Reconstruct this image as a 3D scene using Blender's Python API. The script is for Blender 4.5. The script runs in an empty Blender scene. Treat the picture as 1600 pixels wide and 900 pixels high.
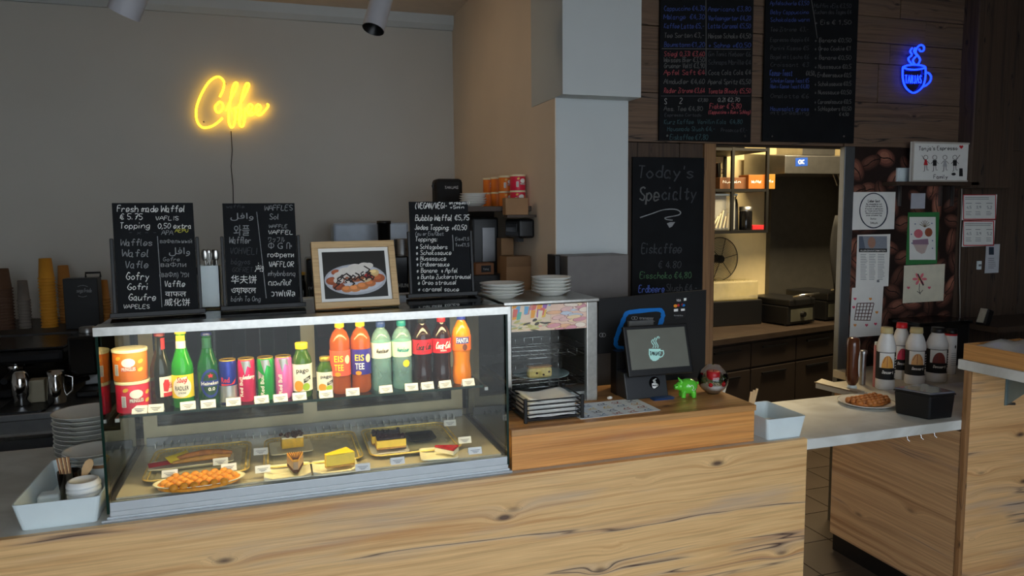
import bpy, bmesh, math, random
from mathutils import Vector, Matrix
random.seed(7)
scene = bpy.context.scene
C = scene.collection
PI = math.pi

# ------------------------------------------------------------------ camera
FPX = 1150.0                                   # focal length in pixels of a 1600x900 frame
YAW, PIT, ROL = math.radians(18.0), math.radians(5.8), math.radians(-0.6)
CAM = Vector((0, 0, 1.72))
_fw = Vector((math.sin(YAW)*math.cos(PIT), math.cos(YAW)*math.cos(PIT), -math.sin(PIT)))
_rt = Vector((math.cos(YAW), -math.sin(YAW), 0))
_up = _rt.cross(_fw)
RT = _rt*math.cos(ROL) + _up*math.sin(ROL)
UP = -_rt*math.sin(ROL) + _up*math.cos(ROL)
FW = _fw
cd = bpy.data.cameras.new('camera'); cam = bpy.data.objects.new('camera', cd); C.objects.link(cam)
cd.sensor_width = 36.0; cd.lens = FPX/1600.0*36.0; cd.clip_start = 0.05; cd.clip_end = 100
cam.matrix_world = Matrix(((RT.x, UP.x, -FW.x, CAM.x), (RT.y, UP.y, -FW.y, CAM.y), (RT.z, UP.z, -FW.z, CAM.z), (0, 0, 0, 1)))
scene.camera = cam

# ------------------------------------------------------------------ daylight from the open shop front behind the camera
world = bpy.data.worlds.new('overcast_sky'); scene.world = world; world.use_nodes = True
bg = world.node_tree.nodes['Background']
bg.inputs[0].default_value = (0.80, 0.90, 1.0, 1); bg.inputs[1].default_value = 4.05
scene.view_settings.view_transform = 'Standard'
try: scene.view_settings.look = 'None'
except Exception: pass
scene.view_settings.exposure = 0.0
scene.view_settings.gamma = 1.0
scene.view_settings.use_curve_mapping = False

# a real ceiling lamp of the kitchen
def area(name, loc, sx, sy, power, col, rot=(0, 0, 0)):
    l = bpy.data.lights.new(name, 'AREA'); l.shape = 'RECTANGLE'; l.size = sx; l.size_y = sy
    l.energy = power; l.color = col
    o = bpy.data.objects.new(name, l); C.objects.link(o); o.location = loc; o.rotation_euler = rot
    return o
area('kitchen_ceiling_light', (3.45, 3.85, 2.72), 0.9, 0.25, 95, (1.0, 0.80, 0.48))

# unseen shop front opening behind the viewer, sized to shape the daylight
SX0, SX1, SZ1, SY = -1.0, 2.35, 2.70, -0.9

# warm ceiling spot above the picture, turned to the side wall (its housing stands with the other spots)
sl_ = bpy.data.lights.new('side_wall_spot', 'SPOT'); sl_.energy = 9; sl_.color = (1.0, .74, .48); sl_.spot_size = math.radians(92); sl_.spot_blend = .9; sl_.shadow_soft_size = .05
so_ = bpy.data.objects.new('side_wall_spot', sl_); C.objects.link(so_); so_.location = (-.25, 3.70, 2.80)
so_.rotation_euler = (Vector((1.22, 3.85, 2.0))-Vector(so_.location)).to_track_quat('-Z', 'Y').to_euler()

# ------------------------------------------------------------------ pixel -> place helpers (a pixel gives a direction only)
def ray(x, y): return RT*((x-800)/FPX) + UP*(-(y-450)/FPX) + FW
def at_y(x, y, Y): d = ray(x, y); return CAM + d*((Y-CAM.y)/d.y)
def at_z(x, y, Z): d = ray(x, y); return CAM + d*((Z-CAM.z)/d.z)
def at_x(x, y, X): d = ray(x, y); return CAM + d*((X-CAM.x)/d.x)

def lin(v):
    v /= 255.0
    return v/12.92 if v <= 0.04045 else ((v+0.055)/1.055)**2.4
def rgb(r, g, b): return (lin(r), lin(g), lin(b), 1)

# ------------------------------------------------------------------ materials
_M = {}
class NT:
    def __init__(s, m):
        m.use_nodes = True; s.t = m.node_tree; s.n = s.t.nodes; s.l = s.t.links
        s.b = s.n.get('Principled BSDF'); s.out = s.n.get('Material Output')
    def new(s, k, **kw):
        x = s.n.new(k)
        for a, v in kw.items(): setattr(x, a, v)
        return x
    def ln(s, a, b): s.l.new(a, b)
def mat(name, col, rough=.5, metal=0, var=.06, scale=18, emit=0, emitcol=None, coat=0, bump=0, alpha=1, spec=.5, trans=0, ior=1.45):
    if name in _M: return _M[name]
    m = bpy.data.materials.new(name); t = NT(m); b = t.b
    col = tuple(col[:3])+(1,)
    b.inputs['Roughness'].default_value = rough; b.inputs['Metallic'].default_value = metal
    b.inputs['Specular IOR Level'].default_value = spec
    b.inputs['Coat Weight'].default_value = coat
    b.inputs['Transmission Weight'].default_value = trans; b.inputs['IOR'].default_value = ior
    if var > 0:
        tc = t.new('ShaderNodeTexCoord'); no = t.new('ShaderNodeTexNoise')
        no.inputs['Scale'].default_value = scale; no.inputs['Detail'].default_value = 3
        t.ln(tc.outputs['Object'], no.inputs['Vector'])
        rp = t.new('ShaderNodeValToRGB')
        rp.color_ramp.elements[0].position = .3; rp.color_ramp.elements[1].position = .7
        rp.color_ramp.elements[0].color = tuple(max(0, c*(1-var)) for c in col[:3])+(1,)
        rp.color_ramp.elements[1].color = tuple(min(1, c*(1+var)) for c in col[:3])+(1,)
        t.ln(no.outputs['Fac'], rp.inputs['Fac']); t.ln(rp.outputs['Color'], b.inputs['Base Color'])
        if bump:
            bp = t.new('ShaderNodeBump'); bp.inputs['Strength'].default_value = bump; bp.inputs['Distance'].default_value = .01
            t.ln(no.outputs['Fac'], bp.inputs['Height']); t.ln(bp.outputs['Normal'], b.inputs['Normal'])
    else:
        b.inputs['Base Color'].default_value = col
    if emit:
        b.inputs['Emission Color'].default_value = tuple((emitcol or col)[:3])+(1,)
        b.inputs['Emission Strength'].default_value = emit
    m.diffuse_color = col
    _M[name] = m
    return m

def glass_mat(name, tint=(1, 1, 1), rough=.02, ior=1.5, refl=1.0):
    """a thin pane: what lies behind shows through, the Fresnel share is mirrored"""
    m = bpy.data.materials.new(name); t = NT(m)
    t.n.remove(t.b)
    tr = t.new('ShaderNodeBsdfTransparent'); tr.inputs[0].default_value = (*tint, 1)
    gl = t.new('ShaderNodeBsdfGlossy'); gl.inputs['Roughness'].default_value = rough; gl.inputs[0].default_value = (refl, refl, refl, 1)
    fr = t.new('ShaderNodeFresnel'); fr.inputs['IOR'].default_value = ior
    mx = t.new('ShaderNodeMixShader')
    t.ln(fr.outputs[0], mx.inputs[0]); t.ln(tr.outputs[0], mx.inputs[1]); t.ln(gl.outputs[0], mx.inputs[2]); t.ln(mx.outputs[0], t.out.inputs[0])
    _M[name] = m
    return m

def tinted(name, col, amount=.35, rough=.05):
    """coloured bottle glass / plastic: partly see-through, glossy"""
    m = bpy.data.materials.new(name); t = NT(m); b = t.b
    b.inputs['Base Color'].default_value = tuple(col[:3])+(1,); b.inputs['Roughness'].default_value = rough
    tr = t.new('ShaderNodeBsdfTransparent'); tr.inputs[0].default_value = tuple(min(1, c*1.6+.15) for c in col[:3])+(1,)
    mx = t.new('ShaderNodeMixShader'); mx.inputs[0].default_value = amount
    tc = t.new('ShaderNodeTexCoord'); no = t.new('ShaderNodeTexNoise'); no.inputs['Scale'].default_value = 14
    mr = t.new('ShaderNodeMapRange'); mr.inputs['To Min'].default_value = amount*.8; mr.inputs['To Max'].default_value = amount*1.2
    t.ln(tc.outputs['Object'], no.inputs['Vector']); t.ln(no.outputs['Fac'], mr.inputs['Value']); t.ln(mr.outputs[0], mx.inputs[0])
    t.ln(b.outputs[0], mx.inputs[1]); t.ln(tr.outputs[0], mx.inputs[2]); t.ln(mx.outputs[0], t.out.inputs[0])
    _M[name] = m
    return m

def wood(name, light, mid, dark, grain='X', up='Z', k=1.0, rough=.5, knots=.9, cracks=1.0, grey=.35, seed=0.0, rnd=False):
    """long-grained wood: bands bent round knots, fine streaks, dark cracks and grey weathering"""
    m = bpy.data.materials.new(name); t = NT(m); b = t.b
    tc = t.new('ShaderNodeTexCoord'); sp = t.new('ShaderNodeSeparateXYZ'); t.ln(tc.outputs['Object'], sp.inputs[0])
    def math_(op, a, bb=None, c=None):
        n = t.new('ShaderNodeMath', operation=op)
        for i, v in enumerate((a, bb, c)):
            if v is None: continue
            if isinstance(v, (int, float)): n.inputs[i].default_value = v
            else: t.ln(v, n.inputs[i])
        return n.outputs[0]
    def comb(x, y, z=0.0):
        n = t.new('ShaderNodeCombineXYZ')
        for i, v in enumerate((x, y, z)):
            if isinstance(v, (int, float)): n.inputs[i].default_value = v
            else: t.ln(v, n.inputs[i])
        return n.outputs[0]
    def noise(vec, sc, det=4, ro=.55, dist=0):
        n = t.new('ShaderNodeTexNoise'); n.inputs['Scale'].default_value = sc; n.inputs['Detail'].default_value = det
        n.inputs['Roughness'].default_value = ro; n.inputs['Distortion'].default_value = dist
        t.ln(vec, n.inputs['Vector']); return n.outputs['Fac']
    def ramp(v, stops):
        n = t.new('ShaderNodeValToRGB'); e = n.color_ramp.elements
        while len(e) < len(stops): e.new(.5)
        for i, (p, c) in enumerate(stops):
            e[i].position = p; e[i].color = tuple(c[:3])+(1,) if not isinstance(c, (int, float)) else (c, c, c, 1)
        t.ln(v, n.inputs['Fac']); return n.outputs['Color']
    def mixc(f, a, bb, mode='MIX'):
        n = t.new('ShaderNodeMix', data_type='RGBA', blend_type=mode)
        if isinstance(f, (int, float)): n.inputs[0].default_value = f
        else: t.ln(f, n.inputs[0])
        for i, v in ((6, a), (7, bb)):
            if isinstance(v, tuple): n.inputs[i].default_value = v
            else: t.ln(v, n.inputs[i])
        return n.outputs[2]
    ax = {'X': 0, 'Y': 1, 'Z': 2}
    u = sp.outputs[ax[grain]]; v = sp.outputs[ax[up]]
    w = sp.outputs[[i for i in (0, 1, 2) if i not in (ax[grain], ax[up])][0]]
    v = math_('ADD', v, math_('MULTIPLY', w, .7))
    if rnd:
        oi = t.new('ShaderNodeObjectInfo'); r = oi.outputs['Random']
        u = math_('ADD', u, math_('MULTIPLY', r, 37.0)); v = math_('ADD', v, math_('MULTIPLY', r, 11.0))
    u = math_('ADD', u, seed); v = math_('ADD', v, seed*.37)
    # knots: cells stretched along the grain
    kv = comb(math_('MULTIPLY', u, 3.6*k), math_('MULTIPLY', v, 9.5*k), seed)
    vo = t.new('ShaderNodeTexVoronoi'); vo.inputs['Scale'].default_value = 1.0; vo.inputs['Randomness'].default_value = 1.0
    t.ln(kv, vo.inputs['Vector']); dist = vo.outputs['Distance']
    sel = t.new('ShaderNodeSeparateColor'); t.ln(vo.outputs['Color'], sel.inputs[0])
    has = math_('LESS_THAN', sel.outputs[0], knots*.72)
    near = math_('MULTIPLY', has, math_('POWER', 2.718, math_('MULTIPLY', math_('MULTIPLY', dist, dist), -26.0)))
    # wavy band coordinate, pushed aside near a knot
    wob = noise(comb(math_('MULTIPLY', u, .9*k), math_('MULTIPLY', v, 3.2*k), seed), 1.0, 3, .5)
    vb = math_('ADD', v, math_('MULTIPLY', math_('SUBTRACT', wob, .5), .04/k))
    vb = math_('ADD', vb, math_('MULTIPLY', near, .03/k))
    bands = noise(comb(math_('MULTIPLY', u, .5*k), math_('MULTIPLY', vb, 26*k), seed), 1.0, 6, .62, .25)
    fine = noise(comb(math_('MULTIPLY', u, 5*k), math_('MULTIPLY', vb, 190*k), seed), 1.0, 2, .6)
    col = ramp(bands, [(.34, mid), (.5, light), (.66, tuple(light[i]*.62+mid[i]*.38 for i in range(3)))])
    col = mixc(math_('MULTIPLY', math_('SUBTRACT', fine, .35), .75), col, tuple(mid[i]*.62 for i in range(3))+(1,))
    strk = noise(comb(math_('MULTIPLY', u, 1.6*k), math_('MULTIPLY', vb, 75*k), seed+1.7), 1.0, 3, .6)
    col = mixc(ramp(strk, [(.50, 0.0), (.68, .34)]), col, tuple(mid[i]*.55 for i in range(3))+(1,))
    # grey weathered streaks
    gs = noise(comb(math_('MULTIPLY', u, .7*k), math_('MULTIPLY', vb, 6.0*k), seed+5.3), 1.0, 4, .6)
    gf = ramp(gs, [(.55, 0.0), (.70, grey)])
    gcol = tuple((light[0]+light[1]+light[2])/3*s for s in (.62, .60, .60))+(1,)
    col = mixc(gf, col, gcol)
    # cracks: thin dark lines along the grain
    cr = noise(comb(math_('MULTIPLY', u, .30*k), math_('MULTIPLY', vb, 5.6*k), seed+9.1), 1.0, 4, .5, .0)
    cl = math_('ABSOLUTE', math_('SUBTRACT', cr, .5))
    cm = noise(comb(math_('MULTIPLY', u, 1.3*k), math_('MULTIPLY', v, 3.0*k), seed+2.7), 1.0, 2)
    cf = math_('MULTIPLY', ramp(cl, [(.0, 1.0), (.007, 0.0)]), ramp(cm, [(.47, 0.0), (.56, cracks)]))
    halo = math_('MULTIPLY', ramp(cl, [(.0, .5), (.03, 0.0)]), ramp(cm, [(.46, 0.0), (.58, grey*1.3)]))
    col = mixc(halo, col, gcol)
    col = mixc(cf, col, tuple(dark[:3])+(1,))
    kf = math_('MULTIPLY', has, ramp(dist, [(.05, .9), (.13, 0.0)]))
    col = mixc(kf, col, tuple(dark[:3])+(1,))
    kring = math_('MULTIPLY', has, ramp(math_('FRACT', math_('MULTIPLY', dist, 11.0)), [(.42, 0.0), (.5, .34), (.58, 0.0)]))
    kring = math_('MULTIPLY', kring, ramp(dist, [(.12, .8), (.26, 0.0)]))
    col = mixc(kring, col, tuple(dark[:3])+(1,))
    t.ln(col, b.inputs['Base Color']); b.inputs['Roughness'].default_value = rough
    bp = t.new('ShaderNodeBump'); bp.inputs['Strength'].default_value = .18; bp.inputs['Distance'].default_value = .004
    t.ln(math_('SUBTRACT', fine, cf), bp.inputs['Height']); t.ln(bp.outputs['Normal'], b.inputs['Normal'])
    _M[name] = m
    return m

def marble(name, base, vein, rough=.35):
    m = bpy.data.materials.new(name); t = NT(m); b = t.b
    tc = t.new('ShaderNodeTexCoord')
    n1 = t.new('ShaderNodeTexNoise'); n1.inputs['Scale'].default_value = 3.5; n1.inputs['Detail'].default_value = 6; n1.inputs['Distortion'].default_value = 1.4
    t.ln(tc.outputs['Object'], n1.inputs['Vector'])
    r = t.new('ShaderNodeValToRGB'); e = r.color_ramp.elements
    e[0].position = .35; e[0].color = vein; e[1].position = .62; e[1].color = base
    t.ln(n1.outputs['Fac'], r.inputs['Fac']); t.ln(r.outputs['Color'], b.inputs['Base Color']); b.inputs['Roughness'].default_value = rough
    _M[name] = m
    return m

def attr_mat(name, rough=.6, attr='Col', emit=0):
    """printed picture: colours of the print lie on the mesh"""
    m = bpy.data.materials.new(name); t = NT(m); b = t.b
    a = t.new('ShaderNodeVertexColor'); a.layer_name = attr
    no = t.new('ShaderNodeTexNoise'); no.inputs['Scale'].default_value = 60
    tc = t.new('ShaderNodeTexCoord'); t.ln(tc.outputs['Object'], no.inputs['Vector'])
    mr = t.new('ShaderNodeMapRange'); mr.inputs['To Min'].default_value = .9; mr.inputs['To Max'].default_value = 1.1
    t.ln(no.outputs['Fac'], mr.inputs['Value'])
    mx = t.new('ShaderNodeMix', data_type='RGBA', blend_type='MULTIPLY'); mx.inputs[0].default_value = 1
    t.ln(a.outputs['Color'], mx.inputs[6]); t.ln(mr.outputs[0], mx.inputs[7])
    t.ln(mx.outputs[2], b.inputs['Base Color']); b.inputs['Roughness'].default_value = rough
    if emit:
        t.ln(mx.outputs[2], b.inputs['Emission Color']); b.inputs['Emission Strength'].default_value = emit
    _M[name] = m
    return m

# ------------------------------------------------------------------ mesh builder
class MB:
    def __init__(s): s.v = []; s.f = []; s.m = []; s.sm = []; s.c = []; s.col = None; s.mi = 0; s.T = None
    def add(s, vs, fs, smooth=False):
        b = len(s.v)
        for p in vs:
            p = Vector(p)
            s.v.append(s.T @ p if s.T else p)
        for f in fs:
            s.f.append(tuple(b+i for i in f)); s.m.append(s.mi); s.sm.append(smooth); s.c.append(s.col)
        return s
    def bx(s, x0, x1, y0, y1, z0, z1):
        vs = [(x, y, z) for x in (x0, x1) for y in (y0, y1) for z in (z0, z1)]
        return s.add(vs, [(0, 1, 3, 2), (4, 6, 7, 5), (0, 4, 5, 1), (2, 3, 7, 6), (0, 2, 6, 4), (1, 5, 7, 3)])
    def box(s, c, d): return s.bx(c[0]-d[0]/2, c[0]+d[0]/2, c[1]-d[1]/2, c[1]+d[1]/2, c[2]-d[2]/2, c[2]+d[2]/2)
    def hexa(s, p):  # 8 points: bottom ring 4, top ring 4
        return s.add(p, [(3, 2, 1, 0), (4, 5, 6, 7), (0, 1, 5, 4), (1, 2, 6, 5), (2, 3, 7, 6), (3, 0, 4, 7)])
    def lathe(s, prof, n=24, c=(0, 0, 0), sx=1, sy=1, smooth=True, a0=0, a1=2*PI, cap0=True, cap1=True):
        full = abs(a1-a0-2*PI) < 1e-6; m = n if full else n+1
        vs = []; fs = []
        for r, z in prof:
            for i in range(m):
                a = a0+(a1-a0)*i/n
                vs.append((c[0]+r*math.sin(a)*sx, c[1]-r*math.cos(a)*sy, c[2]+z))
        for j in range(len(prof)-1):
            for i in range(n):
                k = (i+1) % m if full else i+1
                fs.append((j*m+i, j*m+k, (j+1)*m+k, (j+1)*m+i))
        s.add(vs, fs, smooth)
        if full:
            if cap0 and prof[0][0] > 1e-5: s.add(vs[:m], [tuple(range(m))[::-1]])
            if cap1 and prof[-1][0] > 1e-5: s.add(vs[-m:], [tuple(range(m))])
        return s
    def cyl(s, p0, p1, r0, r1=None, n=12, caps=True):
        r1 = r0 if r1 is None else r1
        p0 = Vector(p0); p1 = Vector(p1); d = (p1-p0).normalized()
        a = d.orthogonal().normalized(); b = d.cross(a)
        vs = [p0+a*(r0*math.cos(2*PI*i/n))+b*(r0*math.sin(2*PI*i/n)) for i in range(n)]
        vs += [p1+a*(r1*math.cos(2*PI*i/n))+b*(r1*math.sin(2*PI*i/n)) for i in range(n)]
        s.add(vs, [(i, (i+1) % n, n+(i+1) % n, n+i) for i in range(n)], True)
        if caps: s.add(vs, [tuple(range(n))[::-1], tuple(range(n, 2*n))])
        return s
    def tube(s, pts, r, n=6, closed=False):
        pts = [Vector(p) for p in pts]; N = len(pts)
        if N < 2: return s
        vs = []; up = None
        for i, p in enumerate(pts):
            a = pts[(i-1) % N] if (closed or i > 0) else p
            b = pts[(i+1) % N] if (closed or i < N-1) else p
            d = (b-a)
            d = d.normalized() if d.length > 1e-9 else Vector((0, 0, 1))
            if up is None: up = d.orthogonal().normalized()
            x = up-d*up.dot(d)
            x = x.normalized() if x.length > 1e-6 else d.orthogonal().normalized()
            y = d.cross(x); up = x
            rr = r[i] if isinstance(r, (list, tuple)) else r
            for k in range(n):
                t = 2*PI*k/n; vs.append(p+x*(rr*math.cos(t))+y*(rr*math.sin(t)))
        fs = []
        for i in range(N if closed else N-1):
            j = (i+1) % N
            for k in range(n):
                l = (k+1) % n; fs.append((i*n+k, i*n+l, j*n+l, j*n+k))
        s.add(vs, fs, True)
        if not closed: s.add(vs, [tuple(range(n))[::-1], tuple((N-1)*n+k for k in range(n))])
        return s
    def ball(s, c, r, nu=14, nv=9):
        if isinstance(r, (int, float)): r = (r, r, r)
        vs = [(c[0], c[1], c[2]-r[2])]; fs = []
        for j in range(1, nv):
            ph = -PI/2+PI*j/nv
            for i in range(nu):
                a = 2*PI*i/nu; vs.append((c[0]+r[0]*math.cos(ph)*math.cos(a), c[1]+r[1]*math.cos(ph)*math.sin(a), c[2]+r[2]*math.sin(ph)))
        vs.append((c[0], c[1], c[2]+r[2]))
        for i in range(nu):
            k = (i+1) % nu; fs.append((0, 1+k, 1+i)); fs.append((len(vs)-1, 1+(nv-2)*nu+i, 1+(nv-2)*nu+k))
            for j in range(nv-2): fs.append((1+j*nu+i, 1+j*nu+k, 1+(j+1)*nu+k, 1+(j+1)*nu+i))
        return s.add(vs, fs, True)
    def prism(s, poly, fn, h):
        """poly in 2d, fn(x, y, t) -> 3d; t = 0 bottom, t = h top"""
        n = len(poly); vs = [fn(x, y, 0) for x, y in poly]+[fn(x, y, h) for x, y in poly]
        return s.add(vs, [tuple(range(n))[::-1], tuple(range(n, 2*n))]+[(i, (i+1) % n, n+(i+1) % n, n+i) for i in range(n)])
    def poly(s, poly, fn):
        if getattr(fn, 'curved', 0):          # follow a round surface: cut into upright strips
            xs = [p[0] for p in poly]; x0, x1 = min(xs), max(xs); n = max(1, int((x1-x0)/fn.curved/.16)+1); n = max(n, 6) if len(poly) > 4 else n
            cols = sorted(set([x0+(x1-x0)*i/n for i in range(n+1)]+[x for x in xs])); pts = []
            for x in cols:
                ys = []
                for (ax, ay), (bx_, by_) in zip(poly, poly[1:]+poly[:1]):
                    if min(ax, bx_)-1e-9 <= x <= max(ax, bx_)+1e-9:
                        ys += [ay, by_] if abs(ax-bx_) < 1e-9 else [ay+(by_-ay)*(x-ax)/(bx_-ax)]
                pts.append((x, min(ys), max(ys)))
            return s.add([fn(x, y) for x, a, b in pts for y in (a, b)], [(2*i, 2*i+2, 2*i+3, 2*i+1) for i in range(len(pts)-1)])
        return s.add([fn(x, y) for x, y in poly], [tuple(range(len(poly)))])
    def build(s, name, mats, parent=None, world=False, bevel=0, seg=2, flip=False):
        me = bpy.data.meshes.new(name)
        off = Vector((0, 0, 0))
        if world and parent:
            q = parent
            while q: off += q.location; q = q.parent
        me.from_pydata([tuple(p-off) for p in s.v], [], s.f)
        if not isinstance(mats, (list, tuple)): mats = [mats]
        for m in mats: me.materials.append(m)
        me.polygons.foreach_set('material_index', s.m); me.polygons.foreach_set('use_smooth', s.sm)
        if any(c is not None for c in s.c):
            at = me.color_attributes.new('Col', 'FLOAT_COLOR', 'CORNER')
            for p, c in zip(me.polygons, s.c):
                for li in p.loop_indices: at.data[li].color = tuple((c or (1, 1, 1))[:3])+(1,)
        me.update()
        o = bpy.data.objects.new(name, me); C.objects.link(o)
        if parent: o.parent = parent
        if bevel:
            md = o.modifiers.new('edge', 'BEVEL'); md.width = bevel; md.segments = seg; md.limit_method = 'ANGLE'; md.angle_limit = math.radians(40)
        return o

def thing(name, label, cat, loc=(0, 0, 0), rz=0, group=None, rot=None):
    o = bpy.data.objects.new(name, None); C.objects.link(o); o.empty_display_size = .05
    o.location = loc; o.rotation_euler = rot or (0, 0, rz); o['label'] = label; o['category'] = cat
    if group: o['group'] = group
    return o
def tag(o, label, cat, group=None):
    o['label'] = label; o['category'] = cat
    if group: o['group'] = group
    return o
def struct(o, label=None):
    o['kind'] = 'structure'
    if label: o['label'] = label
    return o
def dup(root, loc, rz=None, label=None, group=None):
    def cp(o, par):
        c = o.copy(); C.objects.link(c); c.parent = par
        for ch in o.children: cp(ch, c)
        return c
    r = cp(root, None); r.location = loc
    if rz is not None: r.rotation_euler = (0, 0, rz)
    if label: r['label'] = label
    if group: r['group'] = group
    return r
def solid(name, x0, x1, y0, y1, z0, z1, m, parent=None, bevel=0, world=True):
    return MB().bx(x0, x1, y0, y1, z0, z1).build(name, m, parent, world, bevel)

# ------------------------------------------------------------------ handwriting: a one-stroke alphabet (digit pairs x y; baseline 2, x-height 6, capitals 9)
G = dict(a='4626142243464252', b='1912 1536543213', c='4536143253', d='5952 5536143253', e='14544626142253', f='58493832 1656',
 g='563614325456513011', h='1912 14365552', i='2622 2829', j='46413011 4849', k='1912 461452', l='292332', m='1612 15263532 35566562',
 n='1612 14365552', o='3614325436', p='1610 1536543213', q='5650 5536143253', r='1612 143655', s='55361534533213', t='38334253 1656',
 u='16133254 5652', v='163256', w='0622354266', x='1652 5612', y='1633 5620', z='16561252',
 A='023962 1555', B='1912 19494616555312', C='583916143253', D='1912 1948564312', E='59191252 1646', F='591912 1646',
 G='5839161432535535', H='1912 5952 1656', I='3932', J='49433213', K='1912 591652', L='191252', M='0209346962', N='12195259',
 O='39171432545739', P='1912 1949574615', Q='39171432545739 4251', R='1912 1949574615 2552', S='58391826544213', T='1959 3932',
 U='1914325459', V='193259', W='0912375269', X='1952 5912', Y='1936 593632', Z='19591252')
G.update({'0': '39171432545739', '1': '173932', '2': '1839571252', '3': '195936543213', '4': '491464 4742', '5': '59191636543213',
 '6': '491522534514', '7': '195922 2646', '8': '361839583614325436', '9': '573617395842', '.': '2223', ',': '3321', ':': '2526 2322',
 '-': '1545', '+': '3632 1454', '/': '1159', '(': '49262441', ')': '29464421', '€': '583916143253 0646 0444', '*': '2642 4622 1454',
 "'": '3937', '_': '1151', '=': '1353 1555', '!': '3935 3233', 'Å': '023862 1555 2939', 'á': '4626142243464252 3859', '&': '5216384758 1252'})
def smooth2(pts, sub=3):
    if len(pts) < 3: return pts
    out = []
    for i in range(len(pts)-1):
        p0 = pts[max(i-1, 0)]; p1 = pts[i]; p2 = pts[i+1]; p3 = pts[min(i+2, len(pts)-1)]
        for k in range(sub):
            t = k/sub
            out.append(tuple(.5*(2*p1[j]+(p2[j]-p0[j])*t+(2*p0[j]-5*p1[j]+4*p2[j]-p3[j])*t*t+(3*p1[j]-p0[j]-3*p2[j]+p3[j])*t*t*t) for j in range(2)))
    out.append(pts[-1]); return out
def ribbon(mb, pts, w, fn):
    n = len(pts)
    if n < 2: return
    vs = []
    for i, p in enumerate(pts):
        a = pts[max(i-1, 0)]; b = pts[min(i+1, n-1)]
        dx, dy = b[0]-a[0], b[1]-a[1]; L = math.hypot(dx, dy) or 1e-9
        ww = w*.5*(.8+.4*random.random())
        nx, ny = -dy/L*ww, dx/L*ww
        vs.append(fn(p[0]-nx, p[1]-ny)); vs.append(fn(p[0]+nx, p[1]+ny))
    mb.add(vs, [(2*i, 2*i+2, 2*i+3, 2*i+1) for i in range(n-1)])
def hand_w(s, h):
    k = h/7.0; return sum((3.2 if ch == ' ' else 3.0 if ch in 'il.,:I\'' else 5.6) * k for ch in s)
def hand(mb, s, x, y, h, w, fn, slant=.06, jit=.28, sub=3, fit=None, cond=1.0):
    """write s with its baseline at y; h = height of a capital; fit = total width"""
    k = h/7.0; q = fit/hand_w(s, h) if fit else cond; k2 = k*q; cx = x; drift = 0
    for ch in s:
        if ch == ' ': cx += 3.2*k2; continue
        g = G.get(ch)
        if not g: cx += 4*k2; continue
        ox = 1 if ch in 'il.,:I\'' else 0
        drift += random.uniform(-.12, .12)
        for st in g.split():
            pts = [(int(st[i]), int(st[i+1])) for i in range(0, len(st)-1, 2)]
            pts = [(a+random.uniform(-jit, jit), b+random.uniform(-jit, jit)+drift) for a, b in pts]
            pts = [(cx+(a-ox)*k2+(b-2)*k*slant, y+(b-2)*k) for a, b in smooth2(pts, sub)]
            ribbon(mb, pts, w, fn)
        cx += (3.0 if ox else 5.6)*k2
    return cx
def ftext(mb, s, x, y, h, fn, fit=None, bold=0, center=False, shear=0):
    """printed type from Blender's own built-in face"""
    c = bpy.data.curves.new('type', 'FONT'); c.body = s; c.resolution_u = 2; c.offset = bold; c.shear = shear
    o = bpy.data.objects.new('type', c); C.objects.link(o)
    dg = bpy.context.evaluated_depsgraph_get(); me = bpy.data.meshes.new_from_object(o.evaluated_get(dg))
    if len(me.vertices):
        xs = [v.co.x for v in me.vertices]; x0, x1 = min(xs), max(xs)
        k = h/.7; kx = fit/(x1-x0) if fit else k
        off = -(x0+x1)/2*kx if center else -x0*kx
        mb.add([fn(x+off+v.co.x*kx, y+v.co.y*k) for v in me.vertices], [tuple(p.vertices) for p in me.polygons])
    bpy.data.objects.remove(o); bpy.data.curves.remove(c); bpy.data.meshes.remove(me)
def plane(o, u=(1, 0, 0), v=(0, 0, 1), lift=.0008):
    o = Vector(o); u = Vector(u).normalized(); v = Vector(v).normalized(); n = u.cross(v)
    return lambda x, y, t=0: o+u*x+v*y+n*(lift+t)
def wrap(r, z0=0, a0=0, c=(0, 0)):
    f = lambda x, y, t=0: Vector((c[0]+(r+t)*math.sin(x/r+a0), c[1]-(r+t)*math.cos(x/r+a0), z0+y))
    f.curved = r
    return f
def ellipse(cx, cy, rx, ry, n=24, rot=0):
    o = []
    for i in range(n):
        a = 2*PI*i/n; x = rx*math.cos(a); y = ry*math.sin(a)
        o.append((cx+x*math.cos(rot)-y*math.sin(rot), cy+x*math.sin(rot)+y*math.cos(rot)))
    return o
def rrect(x0, x1, y0, y1, r, n=4):
    o = []
    for cx, cy, a in ((x1-r, y1-r, 0), (x0+r, y1-r, PI/2), (x0+r, y0+r, PI), (x1-r, y0+r, 3*PI/2)):
        for i in range(n+1): o.append((cx+r*math.cos(a+PI/2*i/n), cy+r*math.sin(a+PI/2*i/n)))
    return o

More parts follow.
